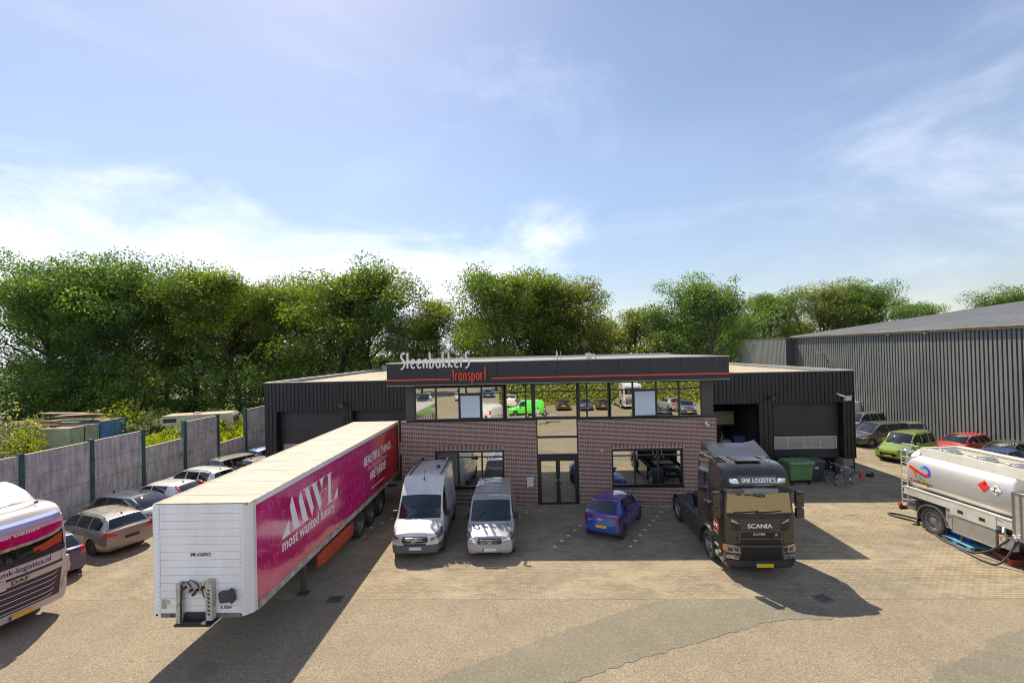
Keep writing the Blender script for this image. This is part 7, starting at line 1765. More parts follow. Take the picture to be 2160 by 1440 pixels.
MB().box((-1.15, -.2, 1.80), (.55, .22, .09), rot=(0, R(12), 0), bev=.03).build('lamp_head', sp('lamp_grey', (.38, .38, .36), .4), e)
MB().b2(-.05, .03, -.06, .06, -.15, .15).build('wall_plate', DARKMET, e)

# ================================================================== CONCRETE PANEL WALL
def concrete_mat():
    m, n, l, b = _new('wall_concrete'); t = n.new('ShaderNodeTexCoord')
    def nz(scale, sc, det=8, r=.65):
        mp = n.new('ShaderNodeMapping'); l.new(t.outputs['Object'], mp.inputs[0]); mp.inputs['Scale'].default_value = sc
        z = n.new('ShaderNodeTexNoise'); z.inputs['Scale'].default_value = scale; z.inputs['Detail'].default_value = det; z.inputs['Roughness'].default_value = r; l.new(mp.outputs[0], z.inputs['Vector']); return z.outputs['Fac']
    def mr(v, a, c, d=0, e_=1):
        z = n.new('ShaderNodeMapRange'); z.inputs[1].default_value = a; z.inputs[2].default_value = c; z.inputs[3].default_value = d; z.inputs[4].default_value = e_; l.new(v, z.inputs[0]); return z.outputs[0]
    def mix(f, a, c):
        z = n.new('ShaderNodeMix'); z.data_type = 'RGBA'; l.new(f, z.inputs[0])
        for i, v in ((6, a), (7, c)):
            if isinstance(v, tuple): z.inputs[i].default_value = c4(v)
            else: l.new(v, z.inputs[i])
        return z.outputs[2]
    c = mix(mr(nz(1.2, (1, 1, 1)), .4, .62), (.50, .475, .46), (.36, .335, .33))
    c = mix(mr(nz(2.6, (1, 2.2, .22)), .46, .70, 0, .65), c, (.12, .11, .11))
    c = mix(mr(nz(6, (1, 1.5, .25)), .52, .7, 0, .5), c, (.11, .10, .10))
    c = mix(mr(nz(3.5, (1, 1, 1)), .62, .75, 0, .6), c, (.60, .57, .54))
    l.new(c, b.inputs['Base Color']); b.inputs['Roughness'].default_value = .92
    MAT['wall_concrete'] = m; return m
CW = concrete_mat(); TEAL = sp('teal_post', (.030, .095, .092), .6, col2=(.022, .05, .05), vscale=2.2, detail=6)
cw = empty('concrete_wall', (-23.2, 0, 0), 0, 'stained concrete panel wall with teal steel posts left of the yard', 'wall')
ypost = [0, 3.3, 6.6, 9.95, 13.3, 16.62, 19.95, 23.3, 26.5, 29.8, 33.05, 36.35, 39.7, 43.0]
hts = {26.5: 2, 33.05: 1}
for i in range(len(ypost)-1):
    a, b = ypost[i], ypost[i+1]; k = 3 if a not in hts else hts[a]; base = .42; MBp = MB()
    hs = [(0, base)]+[(base+1.03*j, base+1.03*(j+1)) for j in range(k)]
    if k == 1: hs = [(0, .42), (.42, 1.44)]
    for q, (z0_, z1_) in enumerate(hs):
        o = MB().b2(-.06+.004*(q % 2), .06-.004*(q % 2), a+.08, b-.08, z0_+.012, z1_-.012).build('wall_panel', CW, cw)
    topz = hs[-1][1]; MB().b2(-.075, .075, a+.06, b-.06, topz-.012, topz+.012).build('wall_cap', sp('cap_sandy', (.42, .36, .27), .8), cw)
for y in ypost: MB().b2(-.09, .12, y-.085, y+.085, 0, 3.62).b2(.12, .135, y-.10, y+.10, 0, 3.60).build('wall_post', TEAL, cw)

# ================================================================== YARD BEHIND THE WALL
def container(x0, x1, y0, y1, h, col, col2, lab, rust=True):
    cx, cy = (x0+x1)/2, (y0+y1)/2; e = empty('shipping_container', (cx, cy, 0), 0, lab, 'container', 'containers behind the wall'); w, d = (x1-x0)/2, (y1-y0)/2
    M = sp('container_'+lab.split()[0]+lab.split()[1], col, .6, col2=col2, vscale=1.3, detail=8)
    mb = MB()
    n = int(2*w/.56)
    for i in range(n):
        a = -w+.08+(2*w-.16)*i/n; p = (2*w-.16)/n
        for s in (-1, 1):
            yy = s*d; mb.face([(a, yy, .15), (a+p*.8, yy, .15), (a+p*.8, yy, h-.12), (a, yy, h-.12)]); mb.face([(a+p*.8, yy, .15), (a+p*.85, yy*.985, .15), (a+p*.85, yy*.985, h-.12), (a+p*.8, yy, h-.12)]); mb.face([(a+p*.85, yy*.985, .15), (a+p*.95, yy*.985, .15), (a+p*.95, yy*.985, h-.12), (a+p*.85, yy*.985, h-.12)]); mb.face([(a+p*.95, yy*.985, .15), (a+p, yy, .15), (a+p, yy, h-.12), (a+p*.95, yy*.985, h-.12)])
    mb.b2(-w, -w+.06, -d+.06, d-.06, .15, h-.1); mb.build('container_body', M, e)
    mb = MB()
    for s in (-1, 1):
        mb.b2(-w, w, s*d-.04*s, s*d+.03*s, h-.12, h); mb.b2(-w, w, s*d-.04*s, s*d+.03*s, 0.02, .15)
        for t in (-1, 1): mb.b2(t*w-.06*t, t*w+.03*t, s*d-.08*s, s*d+.035*s, 0.0, h+.002)
    mb.build('frame', M, e)
    RT = sp('rusty_roof', (.17, .115, .07), .8, col2=(.30, .23, .15), vscale=1.5, detail=9)
    MB().b2(-w+.03, w-.03, -d+.03, d-.03, h-.06, h-.005).build('roof', RT, e)
    for k, s in enumerate((-1, 1)):
        ddoor = MB(); ya, yb = (-d+.05, -.06) if s < 0 else (.06 if h < 2.55 else -.04, d-.05)
        ddoor.b2(w-.03, w+.03, ya, yb, .16, h-.1)
        for yy in (ya+.25, yb-.25): ddoor.cyl((w+.05, yy, .2), (w+.05, yy, h-.12), .022, n=6)
        ddoor.b2(w+.03, w+.05, ya+.1, yb-.1, h*.35, h*.38); ddoor.build('container_door', M, e)
    return e
container(-42.4, -36.25, 34.75, 37.1, 2.5, (.38, .44, .30), (.26, .27, .14), 'pale green container with rusty roof behind the concrete wall')
container(-42.4, -36.4, 37.5, 39.9, 2.62, (.07, .17, .32), (.13, .26, .42), 'faded blue container beside the pale green one')
container(-49.5, -43.5, 37.5, 39.9, 2.5, (.20, .19, .15), (.25, .15, .08), 'brown weathered container left of the green one')
WOOD = sp('old_timber', (.22, .16, .10), .85, col2=(.33, .27, .19), vscale=3); rnd = random.Random(8)
mb = MB()
for k in range(9): mb.box((-39.6+rnd.uniform(-1.2, 1.2), 38.2+rnd.uniform(-.9, .9), 2.70+.07*k), (rnd.uniform(2.5, 4.4), rnd.uniform(.3, .9), .05), rot=(0, R(rnd.uniform(-2, 2)), R(rnd.uniform(-12, 12))))
mb.build('timber_stack', WOOD, label='flat timber boards stacked on the blue container roof', cat='timber')
mb = MB()
for k in range(5): mb.box((-40+rnd.uniform(-.8, .8), 35.8+rnd.uniform(-.6, .6), 2.58+.08*k), (rnd.uniform(1.5, 3), rnd.uniform(.2, .5), .07), rot=(0, 0, R(rnd.uniform(-15, 15))))
mb.build('scrap_timber', sp('rust_timber', (.30, .17, .09), .85, col2=(.18, .11, .07), vscale=3), label='rusty sheets and planks on the pale green container roof', cat='timber')
mb = MB(); mb.box((-38.6, 36.3, 2.74), (3.2, .35, .12)).box((-38.2, 36.8, 2.86), (3.4, .3, .12)); mb.build('green_beam', sp('beam_green', (.13, .17, .11), .7), label='dull green beams lying between the containers', cat='beam')
# scrap parts and racks at far left
for k, (x, y, c, l_) in enumerate([(-36.8, 29.6, (.30, .31, .34), 'silver'), (-36.2, 29.2, (.03, .04, .14), 'dark blue'), (-37.4, 29.3, (.45, .46, .48), 'white'), (-37.0, 28.7, (.05, .06, .2), 'blue')]):
    e = empty('car_bumper', (x, y, .9+.18*k), R(35+12*k), l_+' loose car bumper on the scrap heap behind the wall', 'bumper', 'scrap car parts behind the wall')
    mb = MB(); P = [(-.85, .25), (-.75, .05), (-.4, -.06), (0, -.09), (.4, -.06), (.75, .05), (.85, .25)]
    for a, b in zip(P, P[1:]): mb.face([(a[0], a[1], 0), (b[0], b[1], 0), (b[0], b[1]-.05, .2), (a[0], a[1]-.05, .2)]); mb.face([(a[0], a[1]-.05, .2), (b[0], b[1]-.05, .2), (b[0], b[1]+.05, .42), (a[0], a[1]+.05, .42)])
    mb.build('bumper_skin', paint('scrap_'+l_.replace(' ', '_'), c, .15), e, smooth=1)
    MB().box((0, .1, .2), (1.3, .05, .1)).build('support', BLACK, e)
e = empty('storage_rack', (-39.0, 30.6, 0), R(20), 'orange beam storage rack behind the concrete wall at the left edge', 'rack'); mb = MB()
for xx in (-1.6, 1.6):
    for yy in (-.4, .4): mb.b2(xx-.04, xx+.04, yy-.04, yy+.04, 0, 2.3)
mb.build('upright', sp('rack_post', (.35, .30, .20), .6), e)
mb = MB()
for zz in (1.0, 1.55, 2.1):
    for yy in (-.4, .4): mb.b2(-1.6, 1.6, yy-.03, yy+.03, zz, zz+.12)
mb.build('beam', sp('rack_orange', (.50, .10, .03), .5, var=.3), e)
mb = MB(); rnd = random.Random(4)
for zz in (1.12, 1.67):
    for k in range(6): mb.box((-1.3+.5*k, 0, zz+.15), (.35, .6, rnd.uniform(.15, .32)), rot=(0, 0, rnd.uniform(-.2, .2)), bev=.02)
mb.build('stored_part', DARKMET, e)
# motorhome
e = empty('motorhome', (-28.3, 38.6, 0), R(18), 'old cream motorhome in the weeds behind the lowered wall panels', 'motorhome'); CRM = sp('motorhome_cream', (.44, .41, .32), .5, col2=(.34, .31, .23), vscale=1.5, detail=7)
mb = MB(); mb.prism([(-2.9, 2.25), (-3.2, 2.4), (-3.25, 2.85), (-3.1, 2.98), (2.75, 3.0), (2.92, 2.85), (2.95, .6), (-1.6, .6), (-1.9, 1.2), (-2.1, 2.2)], 'y', -1.1, 1.1); mb.build('body', CRM, e)
mb = MB(); mb.b2(-3.05, 2.8, -1.05, 1.05, 3.0, 3.03); mb.box((-.5, 0, 3.08), (.6, .6, .12), bev=.03); mb.build('roof', sp('motorhome_roof', (.48, .40, .28), .8, col2=(.33, .26, .18), vscale=1.2), e)
for y_, nm in ((-1.11, 'window'), (1.11, 'window')):
    for q in ((-3.0, -1.9, 2.48, 2.80), (-.9, .4, 1.7, 2.4), (1.1, 2.3, 1.7, 2.4)): MB().b2(q[0], q[1], y_-.01, y_+.01, q[2], q[3]).build(nm, GLASSD, e)
MB().b2(2.95, 2.97, -.75, .75, 1.75, 2.62).build('window', sp('amber_window', (.09, .075, .04), .15, coat=1), e)
MB().b2(2.96, 2.98, -.95, .95, .95, 1.35).build('rear_trim', sp('motorhome_grey', (.30, .29, .27), .6), e)
mb = MB(); mb.prism([(-2.9, .5), (-3.6, .6), (-3.6, 1.05), (-2.9, 1.25), (-2.35, 2.15), (-1.8, 2.15), (-1.8, .5)], 'y', -.95, .95); mb.build('cab', sp('cab_white', (.12, .12, .11), .2), e)
for x_ in (-2.7, 1.5):
    for s in (-1, 1): wheel(e, s*.9, 0, .33, .2, 'steel').location = (x_, s*.95, .33)
for c_ in e.children:
    if c_.name.startswith('wheel'): c_.rotation_euler = (0, 0, R(90))
e.scale = (.86, .9, 1)
# wire mesh fence panels
e = empty('mesh_fence', (-54, 49.2, 0), R(-7), 'galvanised mesh fence in front of the dark trees at left', 'fence'); mb = MB()
for k in range(7): mb.cyl((-4+3.4*k, 0, 0), (-4+3.4*k, 0, 2.1), .03, n=6)
mb.build('post', ALU, e); mb = MB()
for z in (.3, 1.2, 2.05): mb.cyl((-4, 0, z), (16.4, 0, z), .02, n=5)
for k in range(68): mb.cyl((-4+.3*k, 0, .1), (-4+.3*k, 0, 2.05), .006, n=3)
mb.build('mesh', ALU, e)

# ================================================================== TREES
LEAF = [leaf_mat('leaf_oak', (.036, .072, .014), (.135, .195, .026), .55), leaf_mat('leaf_dark', (.026, .062, .018), (.100, .165, .030), .55),
        leaf_mat('leaf_olive', (.046, .074, .018), (.160, .180, .034), .55), leaf_mat('leaf_fresh', (.12, .17, .018), (.22, .25, .03), .5), leaf_mat('leaf_pale', (.095, .115, .045), (.17, .19, .075), .5)]
BARK = sp('bark', (.085, .07, .055), .9, col2=(.045, .038, .03), vscale=3, detail=7)
def leaves_mesh(name, clumps, per, size, mat, seed, droop=.25, flat=.62):
    """clumps: [(centre, radius, tone)]; leaf quads scattered over each clump, mostly near its shell"""
    rng = np.random.default_rng(seed); V, F, T = [], [], []; nv = 0
    for (c, r, tone) in clumps:
        n = max(4, int(per*(r/1.2)**2)); d = rng.normal(size=(n, 3)); d /= np.linalg.norm(d, axis=1)[:, None]
        rad = r*(.35+.65*rng.random(n)**.5)*(1+.10*rng.normal(size=n)); p = np.array(c)[None, :]+d*rad[:, None]*np.array([1, 1, flat])
        nrm = d*.25+rng.normal(size=(n, 3))*.6+np.array([0, 0, .5]); nrm /= np.linalg.norm(nrm, axis=1)[:, None]
        a = np.cross(nrm, rng.normal(size=(n, 3))); a /= np.linalg.norm(a, axis=1)[:, None]; b = np.cross(nrm, a)
        s = size*(.6+.8*rng.random(n)); a *= s[:, None]*.5; b *= (s*(.5+.35*rng.random(n)))[:, None]*.5
        q = np.stack([p-a, p-b*.9+a*.1, p+a, p+b], 1).reshape(-1, 3); V.append(q)
        F.append((np.arange(n*4).reshape(-1, 4)+nv)); nv += n*4
        T.append(np.repeat(np.clip(tone+rng.normal(size=n)*.22, 0, 1), 4))
    V = np.concatenate(V); F = np.concatenate(F); T = np.concatenate(T)
    me = bpy.data.meshes.new(name); me.vertices.add(len(V)); me.vertices.foreach_set('co', V.astype(np.float32).ravel())
    me.loops.add(F.size); me.loops.foreach_set('vertex_index', F.astype(np.int32).ravel()); me.polygons.add(len(F))
    me.polygons.foreach_set('loop_start', (np.arange(len(F))*4).astype(np.int32)); me.polygons.foreach_set('loop_total', np.full(len(F), 4, np.int32))
    at = me.attributes.new('tone', 'FLOAT', 'POINT'); at.data.foreach_set('value', T.astype(np.float32))
    me.update(); me.validate(); me.materials.append(mat); return me
def tree_proto(seed, H=16, W=9, trunk=.2, base=.12, stems=1, per=88, leaf=.30, mat=0, nb=34, bare=0.0, gap=.0):
    """returns (trunk mesh, crown mesh); height H, crown width W"""
    rnd = random.Random(seed); tm = MB(); clumps = []
    def limb(p, d, L, r, depth):
        P = [p]; q = p.copy(); dd = d.copy(); n = 4
        for k in range(n):
            dd = (dd+Vector((rnd.uniform(-.22, .22), rnd.uniform(-.22, .22), rnd.uniform(-.02, .20)))).normalized(); q = q+dd*L/n; P.append(q.copy())
        tm.tube(P, [r*(1-.6*k/n) for k in range(n+1)], n=6 if depth < 2 else 4, cap=False)
        return P, dd
    tips = []
    for s in range(stems):
        base_p = Vector((rnd.uniform(-.5, .5)*(stems > 1)*1.6, rnd.uniform(-.5, .5)*(stems > 1)*1.6, 0)); lean = Vector((rnd.uniform(-.12, .12), rnd.uniform(-.12, .12), 1)).normalized()
        P, dd = limb(base_p, lean, H*.78, trunk*(1 if stems == 1 else .7), 0)
        for k in range(nb//stems):
            t = base+(1-base)*((k+.5)/(nb/stems))**.85; z = t*H*.80; i = min(3, int(z/(H*.78)*4)); f = z/(H*.78)*4-i; a0 = P[i].lerp(P[min(4, i+1)], min(1, max(0, f)))
            ang = k*2.4+rnd.uniform(-.5, .5); prof = (math.sin(math.pi*min(1, (t*.86+.10)))**.75); Lb = W*.5*prof*rnd.uniform(.62, 1.1)
            d0 = Vector((math.cos(ang), math.sin(ang), .25+.75*t)).normalized(); B, bd = limb(a0, d0, Lb, trunk*.34*(1-t*.6), 1); tips.append((B, Lb))
        tips.append(([P[2], P[3], P[4]], W*.2))
    for B, Lb in tips:
        if rnd.random() < gap: continue
        for k, q in enumerate(B[1:]):
            u = (k+1)/(len(B)-1)
            if u < .45 and Lb > 2: continue
            for _ in range(1 if u < .9 else 2):
                r = rnd.choice([.7, .95, 1.3, 1.75])*rnd.uniform(.85, 1.1)*(.62+.07*W/2); c = q+Vector((rnd.uniform(-.7, .7), rnd.uniform(-.7, .7), rnd.uniform(-.3, .6)))
                clumps.append((tuple(c), r, rnd.choice([.05, .2, .45, .7, .95])+.12*(c.z/H-.5)))
    return tm.mesh('trunk', BARK, 1.2), leaves_mesh('crown', clumps, per, leaf, LEAF[mat], seed)
PR = [tree_proto(1, 16, 13, .30, .10, 1, 185, .185, 0, 46, gap=.05), tree_proto(2, 16, 11.5, .24, .08, 2, 180, .185, 1, 42, gap=.08), tree_proto(3, 16, 12.5, .26, .16, 3, 172, .185, 0, 48, gap=.08),
      tree_proto(4, 16, 9.5, .2, .22, 1, 140, .18, 2, 38, gap=.06), tree_proto(5, 16, 14.5, .32, .10, 2, 188, .19, 1, 52, gap=.05), tree_proto(6, 16, 11, .22, .25, 4, 140, .185, 2, 44, gap=.12)]
def put_tree(px, topy, Y, kind, lab, wscale=1.0, rot=0, name='broadleaf_tree', group='trees behind the hall', H0=15.9):
    if px < 850: Y *= 1.17; wscale *= 1.05
    X = (px-1121)/975*Y; hor = 740.5-.024*(px-1120); z = CZ+(hor-topy)*Y/975; s = z/H0
    e = empty(name, (X, Y, 0), rot, lab, 'tree', group); e.scale = (s*wscale, s*wscale, s)
    link('trunk', PR[kind][0], e); link('crown', PR[kind][1], e); return e
TREES = [
 (35, 517, 47, 4, 1.0, 'tall oak-like tree at the left picture edge'), (150, 560, 51, 1, .95, 'lower tree right of the tall tree at the left picture edge'), (270, 527, 49, 4, .95, 'broad dome-topped tree above the blue container'),
 (385, 541, 52, 2, .95, 'many-stemmed tree between the dome-topped tree and the broad gapped one'), (490, 537, 50, 0, .95, 'tree with open lower limbs above the motorhome'), (590, 560, 53, 5, 1.0, 'thin-crowned tree with sky showing through, left of the tallest crown'),
 (690, 516, 48, 0, 1.15, 'tallest wide tree above the left end of the black hall'), (795, 556, 51, 1, .95, 'sloping-shouldered tree just left of the roof lettering'), (915, 592, 55, 3, 1.0, 'slender airy tree directly above the roof lettering'),
 (1060, 547, 52, 0, 1.0, 'big bright-topped tree above the centre of the fascia'), (1120, 556, 55, 2, .9, 'tree merged with the right side of the bright-topped tree'), (1215, 562, 54, 5, 1.1, 'brownish-topped tree right of the bright-topped one'),
 (1325, 622, 57, 3, 1.05, 'short thin tree in the dip of the tree line right of centre'), (1440, 586, 53, 4, .95, 'round dark tree above the right end of the fascia'), (1520, 640, 68, 1, .9, 'low tree between the round dark tree and the warehouse'),
 (1620, 590, 71, 1, 1.0, 'dark green tree above the low end of the warehouse'), (1710, 582, 74, 5, 1.05, 'dead-twigged brownish tree above the warehouse eave'), (1790, 592, 76, 4, .95, 'broad tree behind the left part of the warehouse roof'),
 (1880, 622, 80, 1, .85, 'low sloping tree at the right end of the main tree line'), (2085, 607, 82, 4, 1.0, 'pale tree top showing over the warehouse roof'), (2165, 590, 84, 0, .8, 'dark tree top over the warehouse roof at the right edge')]
for i, (px, ty, Y, kd, ws, lab) in enumerate(TREES): put_tree(px, ty, Y, kd, lab, ws, rot=i*1.3)
# a second, lower line behind fills the gaps
rnd = random.Random(21); wtxt = ['far left', 'left', 'left of centre', 'centre left', 'centre', 'centre right', 'right of centre', 'right', 'far right']
for i in range(17):
    px = TREES[i][0]+55; put_tree(px, (585 if px < 850 else 640 if px < 1000 else 610 if px < 1250 else 655 if px < 1850 else 660)+rnd.uniform(-14, 18), rnd.uniform(57, 66) if px < 1450 else rnd.uniform(80, 88), [1, 4, 0, 2][i % 4], 'back tree behind '+' '.join(TREES[i][5].split(' ')[:13]), 1.0, rot=rnd.uniform(0, 6), group='back row of trees')
# understory shrubs
def shrub_proto(seed, W=5, H=4, per=80, leaf=.26, mat=1, n=26):
    rnd = random.Random(seed); tm = MB(); cl = []
    for k in range(n):
        a = k*2.4; r_ = W*.42*math.sqrt((k+.5)/n); h = H*(.35+.6*rnd.random())*(1-.45*(r_/(W*.5))**2); c = Vector((r_*math.cos(a), r_*math.sin(a), h*.9)); cl.append((tuple(c), rnd.uniform(.5, .85)*W/5, rnd.random()))
        cl.append(((c.x*.9, c.y*.9, h*.42), rnd.uniform(.5, .8)*W/5, rnd.random()*.7))
        tm.tube([(c.x*.15, c.y*.15, 0), (c.x*.5, c.y*.5, h*.4), tuple(c)], [.05, .035, .015], n=4, cap=False)
    return tm.mesh('stem', BARK, 1.2), leaves_mesh('foliage', cl, per, leaf, LEAF[mat], seed)
SH = [shrub_proto(31, 6, 9.0, 120, .21, 1, 52), shrub_proto(32, 6, 8.4, 115, .21, 0, 48), shrub_proto(33, 5, 3.6, 110, .20, 3), shrub_proto(34, 5, 3.8, 110, .20, 4), shrub_proto(35, 3, 2.2, 150, .14, 3)]
def put_shrub(x, y, k, s, lab, sz=None, group=None, name='shrub', rot=0, cat='shrub'):
    e = empty(name, (x, y, 0), rot, lab, cat, group); e.scale = (s, s, sz or s); link('stem', SH[k][0], e); link('foliage', SH[k][1], e); return e
def merged(name, me, places, mat, attr=False):
    co = np.zeros(len(me.vertices)*3, np.float32); me.vertices.foreach_get('co', co); co = co.reshape(-1, 3)
    fi = np.zeros(len(me.loops), np.int32); me.loops.foreach_get('vertex_index', fi); tn = np.zeros(len(me.vertices), np.float32); me.attributes['tone'].data.foreach_get('value', tn)
    V, F, T = [], [], []
    for n, (x, y, s, sz, r) in enumerate(places):
        c_, s_ = math.cos(r), math.sin(r); q = np.stack([(co[:, 0]*c_-co[:, 1]*s_)*s+x, (co[:, 0]*s_+co[:, 1]*c_)*s+y, co[:, 2]*sz], 1); V.append(q); F.append(fi.reshape(-1, 4)+n*len(co)); T.append(tn)
    V = np.concatenate(V); F = np.concatenate(F); T = np.concatenate(T); m2 = bpy.data.meshes.new(name); m2.vertices.add(len(V)); m2.vertices.foreach_set('co', V.astype(np.float32).ravel()); m2.loops.add(F.size); m2.loops.foreach_set('vertex_index', F.astype(np.int32).ravel())
    m2.polygons.add(len(F)); m2.polygons.foreach_set('loop_start', (np.arange(len(F))*4).astype(np.int32)); m2.polygons.foreach_set('loop_total', np.full(len(F), 4, np.int32)); at = m2.attributes.new('tone', 'FLOAT', 'POINT'); at.data.foreach_set('value', T.astype(np.float32)); m2.update(); m2.validate(); m2.materials.append(mat); return m2
rnd = random.Random(77); PL = [[], []]
for i in range(30):
    px = -60+i*58; Y = (50.5 if px < 560 else 51.5)+rnd.uniform(-1, 1.5)
    if px > 1480: continue
    PL[i % 2].append(((px-1121)/975*Y, Y, rnd.uniform(.95, 1.3), (rnd.uniform(.9, 1.3) if px < 560 else rnd.uniform(.65, .95)*(1.0 if px < 1350 else 1.5)), rnd.uniform(0, 6)))
link('undergrowth', merged('undergrowth', SH[0][1], PL[0], LEAF[1]), kind='stuff', label='dark green undergrowth along the foot of the tree line', cat='undergrowth')
link('brambles', merged('brambles', SH[1][1], PL[1], LEAF[0]), kind='stuff', label='lighter brambles mixed into the undergrowth below the trees', cat='undergrowth')
for k, (x, y, kd, s, sz, lab) in enumerate([(-37.3, 41.6, 2, 1.25, 1.30, 'bright yellow green bush behind the blue container'), (-34.3, 40.6, 3, .95, .98, 'duller green bush right of the bright bush behind the containers'), (-41.3, 42.6, 3, .7, 1.0, 'pale bush left of the bright bush'),
    (-36.6, 28.4, 3, 1.0, 1.45, 'grey green tree-like bush at the left picture edge'), (-40.5, 32.6, 3, 1.3, 1.55, 'pale willow-like bush at the far left behind the wall'), (-36.3, 31.6, 2, .55, 1.15, 'slim fresh green sapling in front of the green container'),
    (-26.9, 33.4, 2, .75, .85, 'bright bush behind the lowered wall bay under the motorhome'), (-25.5, 30.4, 2, .62, .82, 'small bright bush climbing the teal wall post'), (-25.6, 35.3, 2, .72, .92, 'bright bush filling the lowest wall bay'), (-26.2, 37.4, 2, .6, .95, 'little bush at the right of the lowest wall bay'),
    (-28.6, 41.6, 3, .7, 1.1, 'grey green bush behind the lowest wall bay'), (-25.3, 32.4, 4, .6, 1.75, 'young shoot rising above the concrete wall beside the motorhome')]): put_shrub(x, y, kd, s, lab, sz, rot=k)
for k, (x, y, s, sz) in enumerate([(22.3, 53.0, 1.0, 2.0), (20.0, 54.5, 1.2, .95), (17.2, 53.0, 1.3, .95), (14.5, 52.8, 1.2, .8)]): put_shrub(x, y, 2 if k == 0 else 1, s if k == 0 else s*.9, ['sunlit bush beside the low end of the warehouse', 'dark bush against the low end of the warehouse', 'dark tall bush left of the sunlit one behind the hall', 'dark bush behind the right part of the hall roof'][k], sz, rot=k)
# tall weeds behind the wall: uncountable
def weeds(name, area, n, h, mat, seed, lab):
    rng = np.random.default_rng(seed); x = rng.uniform(area[0], area[1], n); y = rng.uniform(area[2], area[3], n); hh_ = h*(.5+rng.random(n)*.8); a = rng.uniform(0, 6.28, n); w = .05+.07*rng.random(n)
    lx, ly = rng.normal(size=n)*.22*hh_, rng.normal(size=n)*.22*hh_
    z0 = np.zeros(n); P = np.stack([np.stack([x-np.cos(a)*w, y-np.sin(a)*w, z0], 1), np.stack([x+np.cos(a)*w, y+np.sin(a)*w, z0], 1), np.stack([x+lx+np.cos(a)*w*.4, y+ly+np.sin(a)*w*.4, hh_], 1), np.stack([x+lx-np.cos(a)*w*1.2, y+ly-np.sin(a)*w*1.2, hh_*.9], 1)], 1).reshape(-1, 3)
    F = np.arange(n*4).reshape(-1, 4); me = bpy.data.meshes.new(name); me.from_pydata(P.tolist(), [], F.tolist()); at = me.attributes.new('tone', 'FLOAT', 'POINT'); at.data.foreach_set('value', np.repeat(rng.random(n), 4).astype(np.float32)); me.materials.append(mat)
    link(name, me, kind='stuff', label=lab, cat='weeds')
weeds('tall_weeds', (-31.5, -24.3, 29.5, 48), 19000, 1.35, LEAF[3], 5, 'tall yellow green weeds behind the concrete wall')
weeds('rough_grass', (-56, -24, 41, 52), 9000, .7, LEAF[0], 6, 'rough grass in front of the dark trees')

# ================================================================== WHAT THE WINDOWS MIRROR (south side of the yard)
hd = empty('clipped_hedge', (0, -19.2, 0), 0, 'tall clipped yellow green hedge mirrored in the upper windows', 'hedge')
LH = leaf_mat('leaf_hedge', (.13, .17, .018), (.24, .27, .035), .25)
def hedge_mesh(x0, x1, h, dep, n, seed):
    rng = np.random.default_rng(seed); x = rng.uniform(x0, x1, n); z = rng.uniform(.05, h, n); yy = dep/2+rng.normal(size=n)*.09; k = int(n*.25); z[:k] = h+rng.normal(size=k)*.08; yy[:k] = rng.uniform(-dep/2, dep/2, k)
    p = np.stack([x, yy, z], 1); nrm = rng.normal(size=(n, 3))*.5+np.array([0, .8, .35]); nrm /= np.linalg.norm(nrm, axis=1)[:, None]; a = np.cross(nrm, rng.normal(size=(n, 3))); a /= np.linalg.norm(a, axis=1)[:, None]; b = np.cross(nrm, a); s = .26*(.6+.8*rng.random(n)); a *= s[:, None]*.5; b *= s[:, None]*.32
    V = np.stack([p-a, p-b, p+a, p+b], 1).reshape(-1, 3); me = bpy.data.meshes.new('foliage'); me.from_pydata(V.tolist(), [], np.arange(n*4).reshape(-1, 4).tolist()); at = me.attributes.new('tone', 'FLOAT', 'POINT'); at.data.foreach_set('value', np.repeat(rng.random(n), 4).astype(np.float32)); me.materials.append(LH); return me
link('foliage', hedge_mesh(-4.6, 31, 4.6, 1.6, 30000, 3), hd)
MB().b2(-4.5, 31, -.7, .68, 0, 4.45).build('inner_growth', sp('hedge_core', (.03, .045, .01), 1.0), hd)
GM = 'cars parked along the hedge behind the camera'
car('estate_car', 0, -1, 3.85, -16.3, L=4.5, W=1.78, H=1.45, cowl=1.1, hh=.96, nh=.72, rf=1.9, rr=3.95, tail=[(4.3, 1.0)], col=P_BLACK, rw=.61, tl=[(.58, .76), (.9, .76), (.9, 1.0), (.58, 1.0)], wins=[(1.4, 2.25), (2.33, 3.15), (3.22, 3.8)], label='black estate car parked nose to the hedge, mirrored beside the green van', group=GM)
car('sedan_car', 0, 1, 6.7, -11.2, L=4.6, W=1.8, H=1.42, cowl=1.3, hh=.95, nh=.72, rf=2.1, rr=3.3, tail=[(3.95, 1.0), (4.45, .98)], col=P_NAVY, rw=.6, hl=[(.5, .6), (.88, .62), (.88, .78), (.5, .72)], label='dark blue saloon facing the building, mirrored in the upper windows', group=GM, plate=(PL_Y, PL_Y))
car('sedan_car', .12, -1, 9.3, -16.0, L=4.5, W=1.78, H=1.40, cowl=1.3, hh=.93, nh=.70, rf=2.1, rr=3.2, tail=[(3.85, .99), (4.35, .97)], col=P_BLACK, rw=.59, tl=[(.5, .72), (.88, .72), (.88, .9), (.5, .9)], label='black saloon with red lights parked nose to the hedge', group=GM)
car('sedan_car', -.25, -1, 16.6, -14.8, L=4.6, W=1.8, H=1.44, cowl=1.25, hh=.95, nh=.72, rf=2.05, rr=3.3, tail=[(3.95, 1.0), (4.45, .98)], col=P_SILVER, rw=.6, tl=[(.5, .74), (.88, .74), (.88, .96), (.5, .96)], label='silver saloon parked by the hedge, mirrored at the right', group=GM)
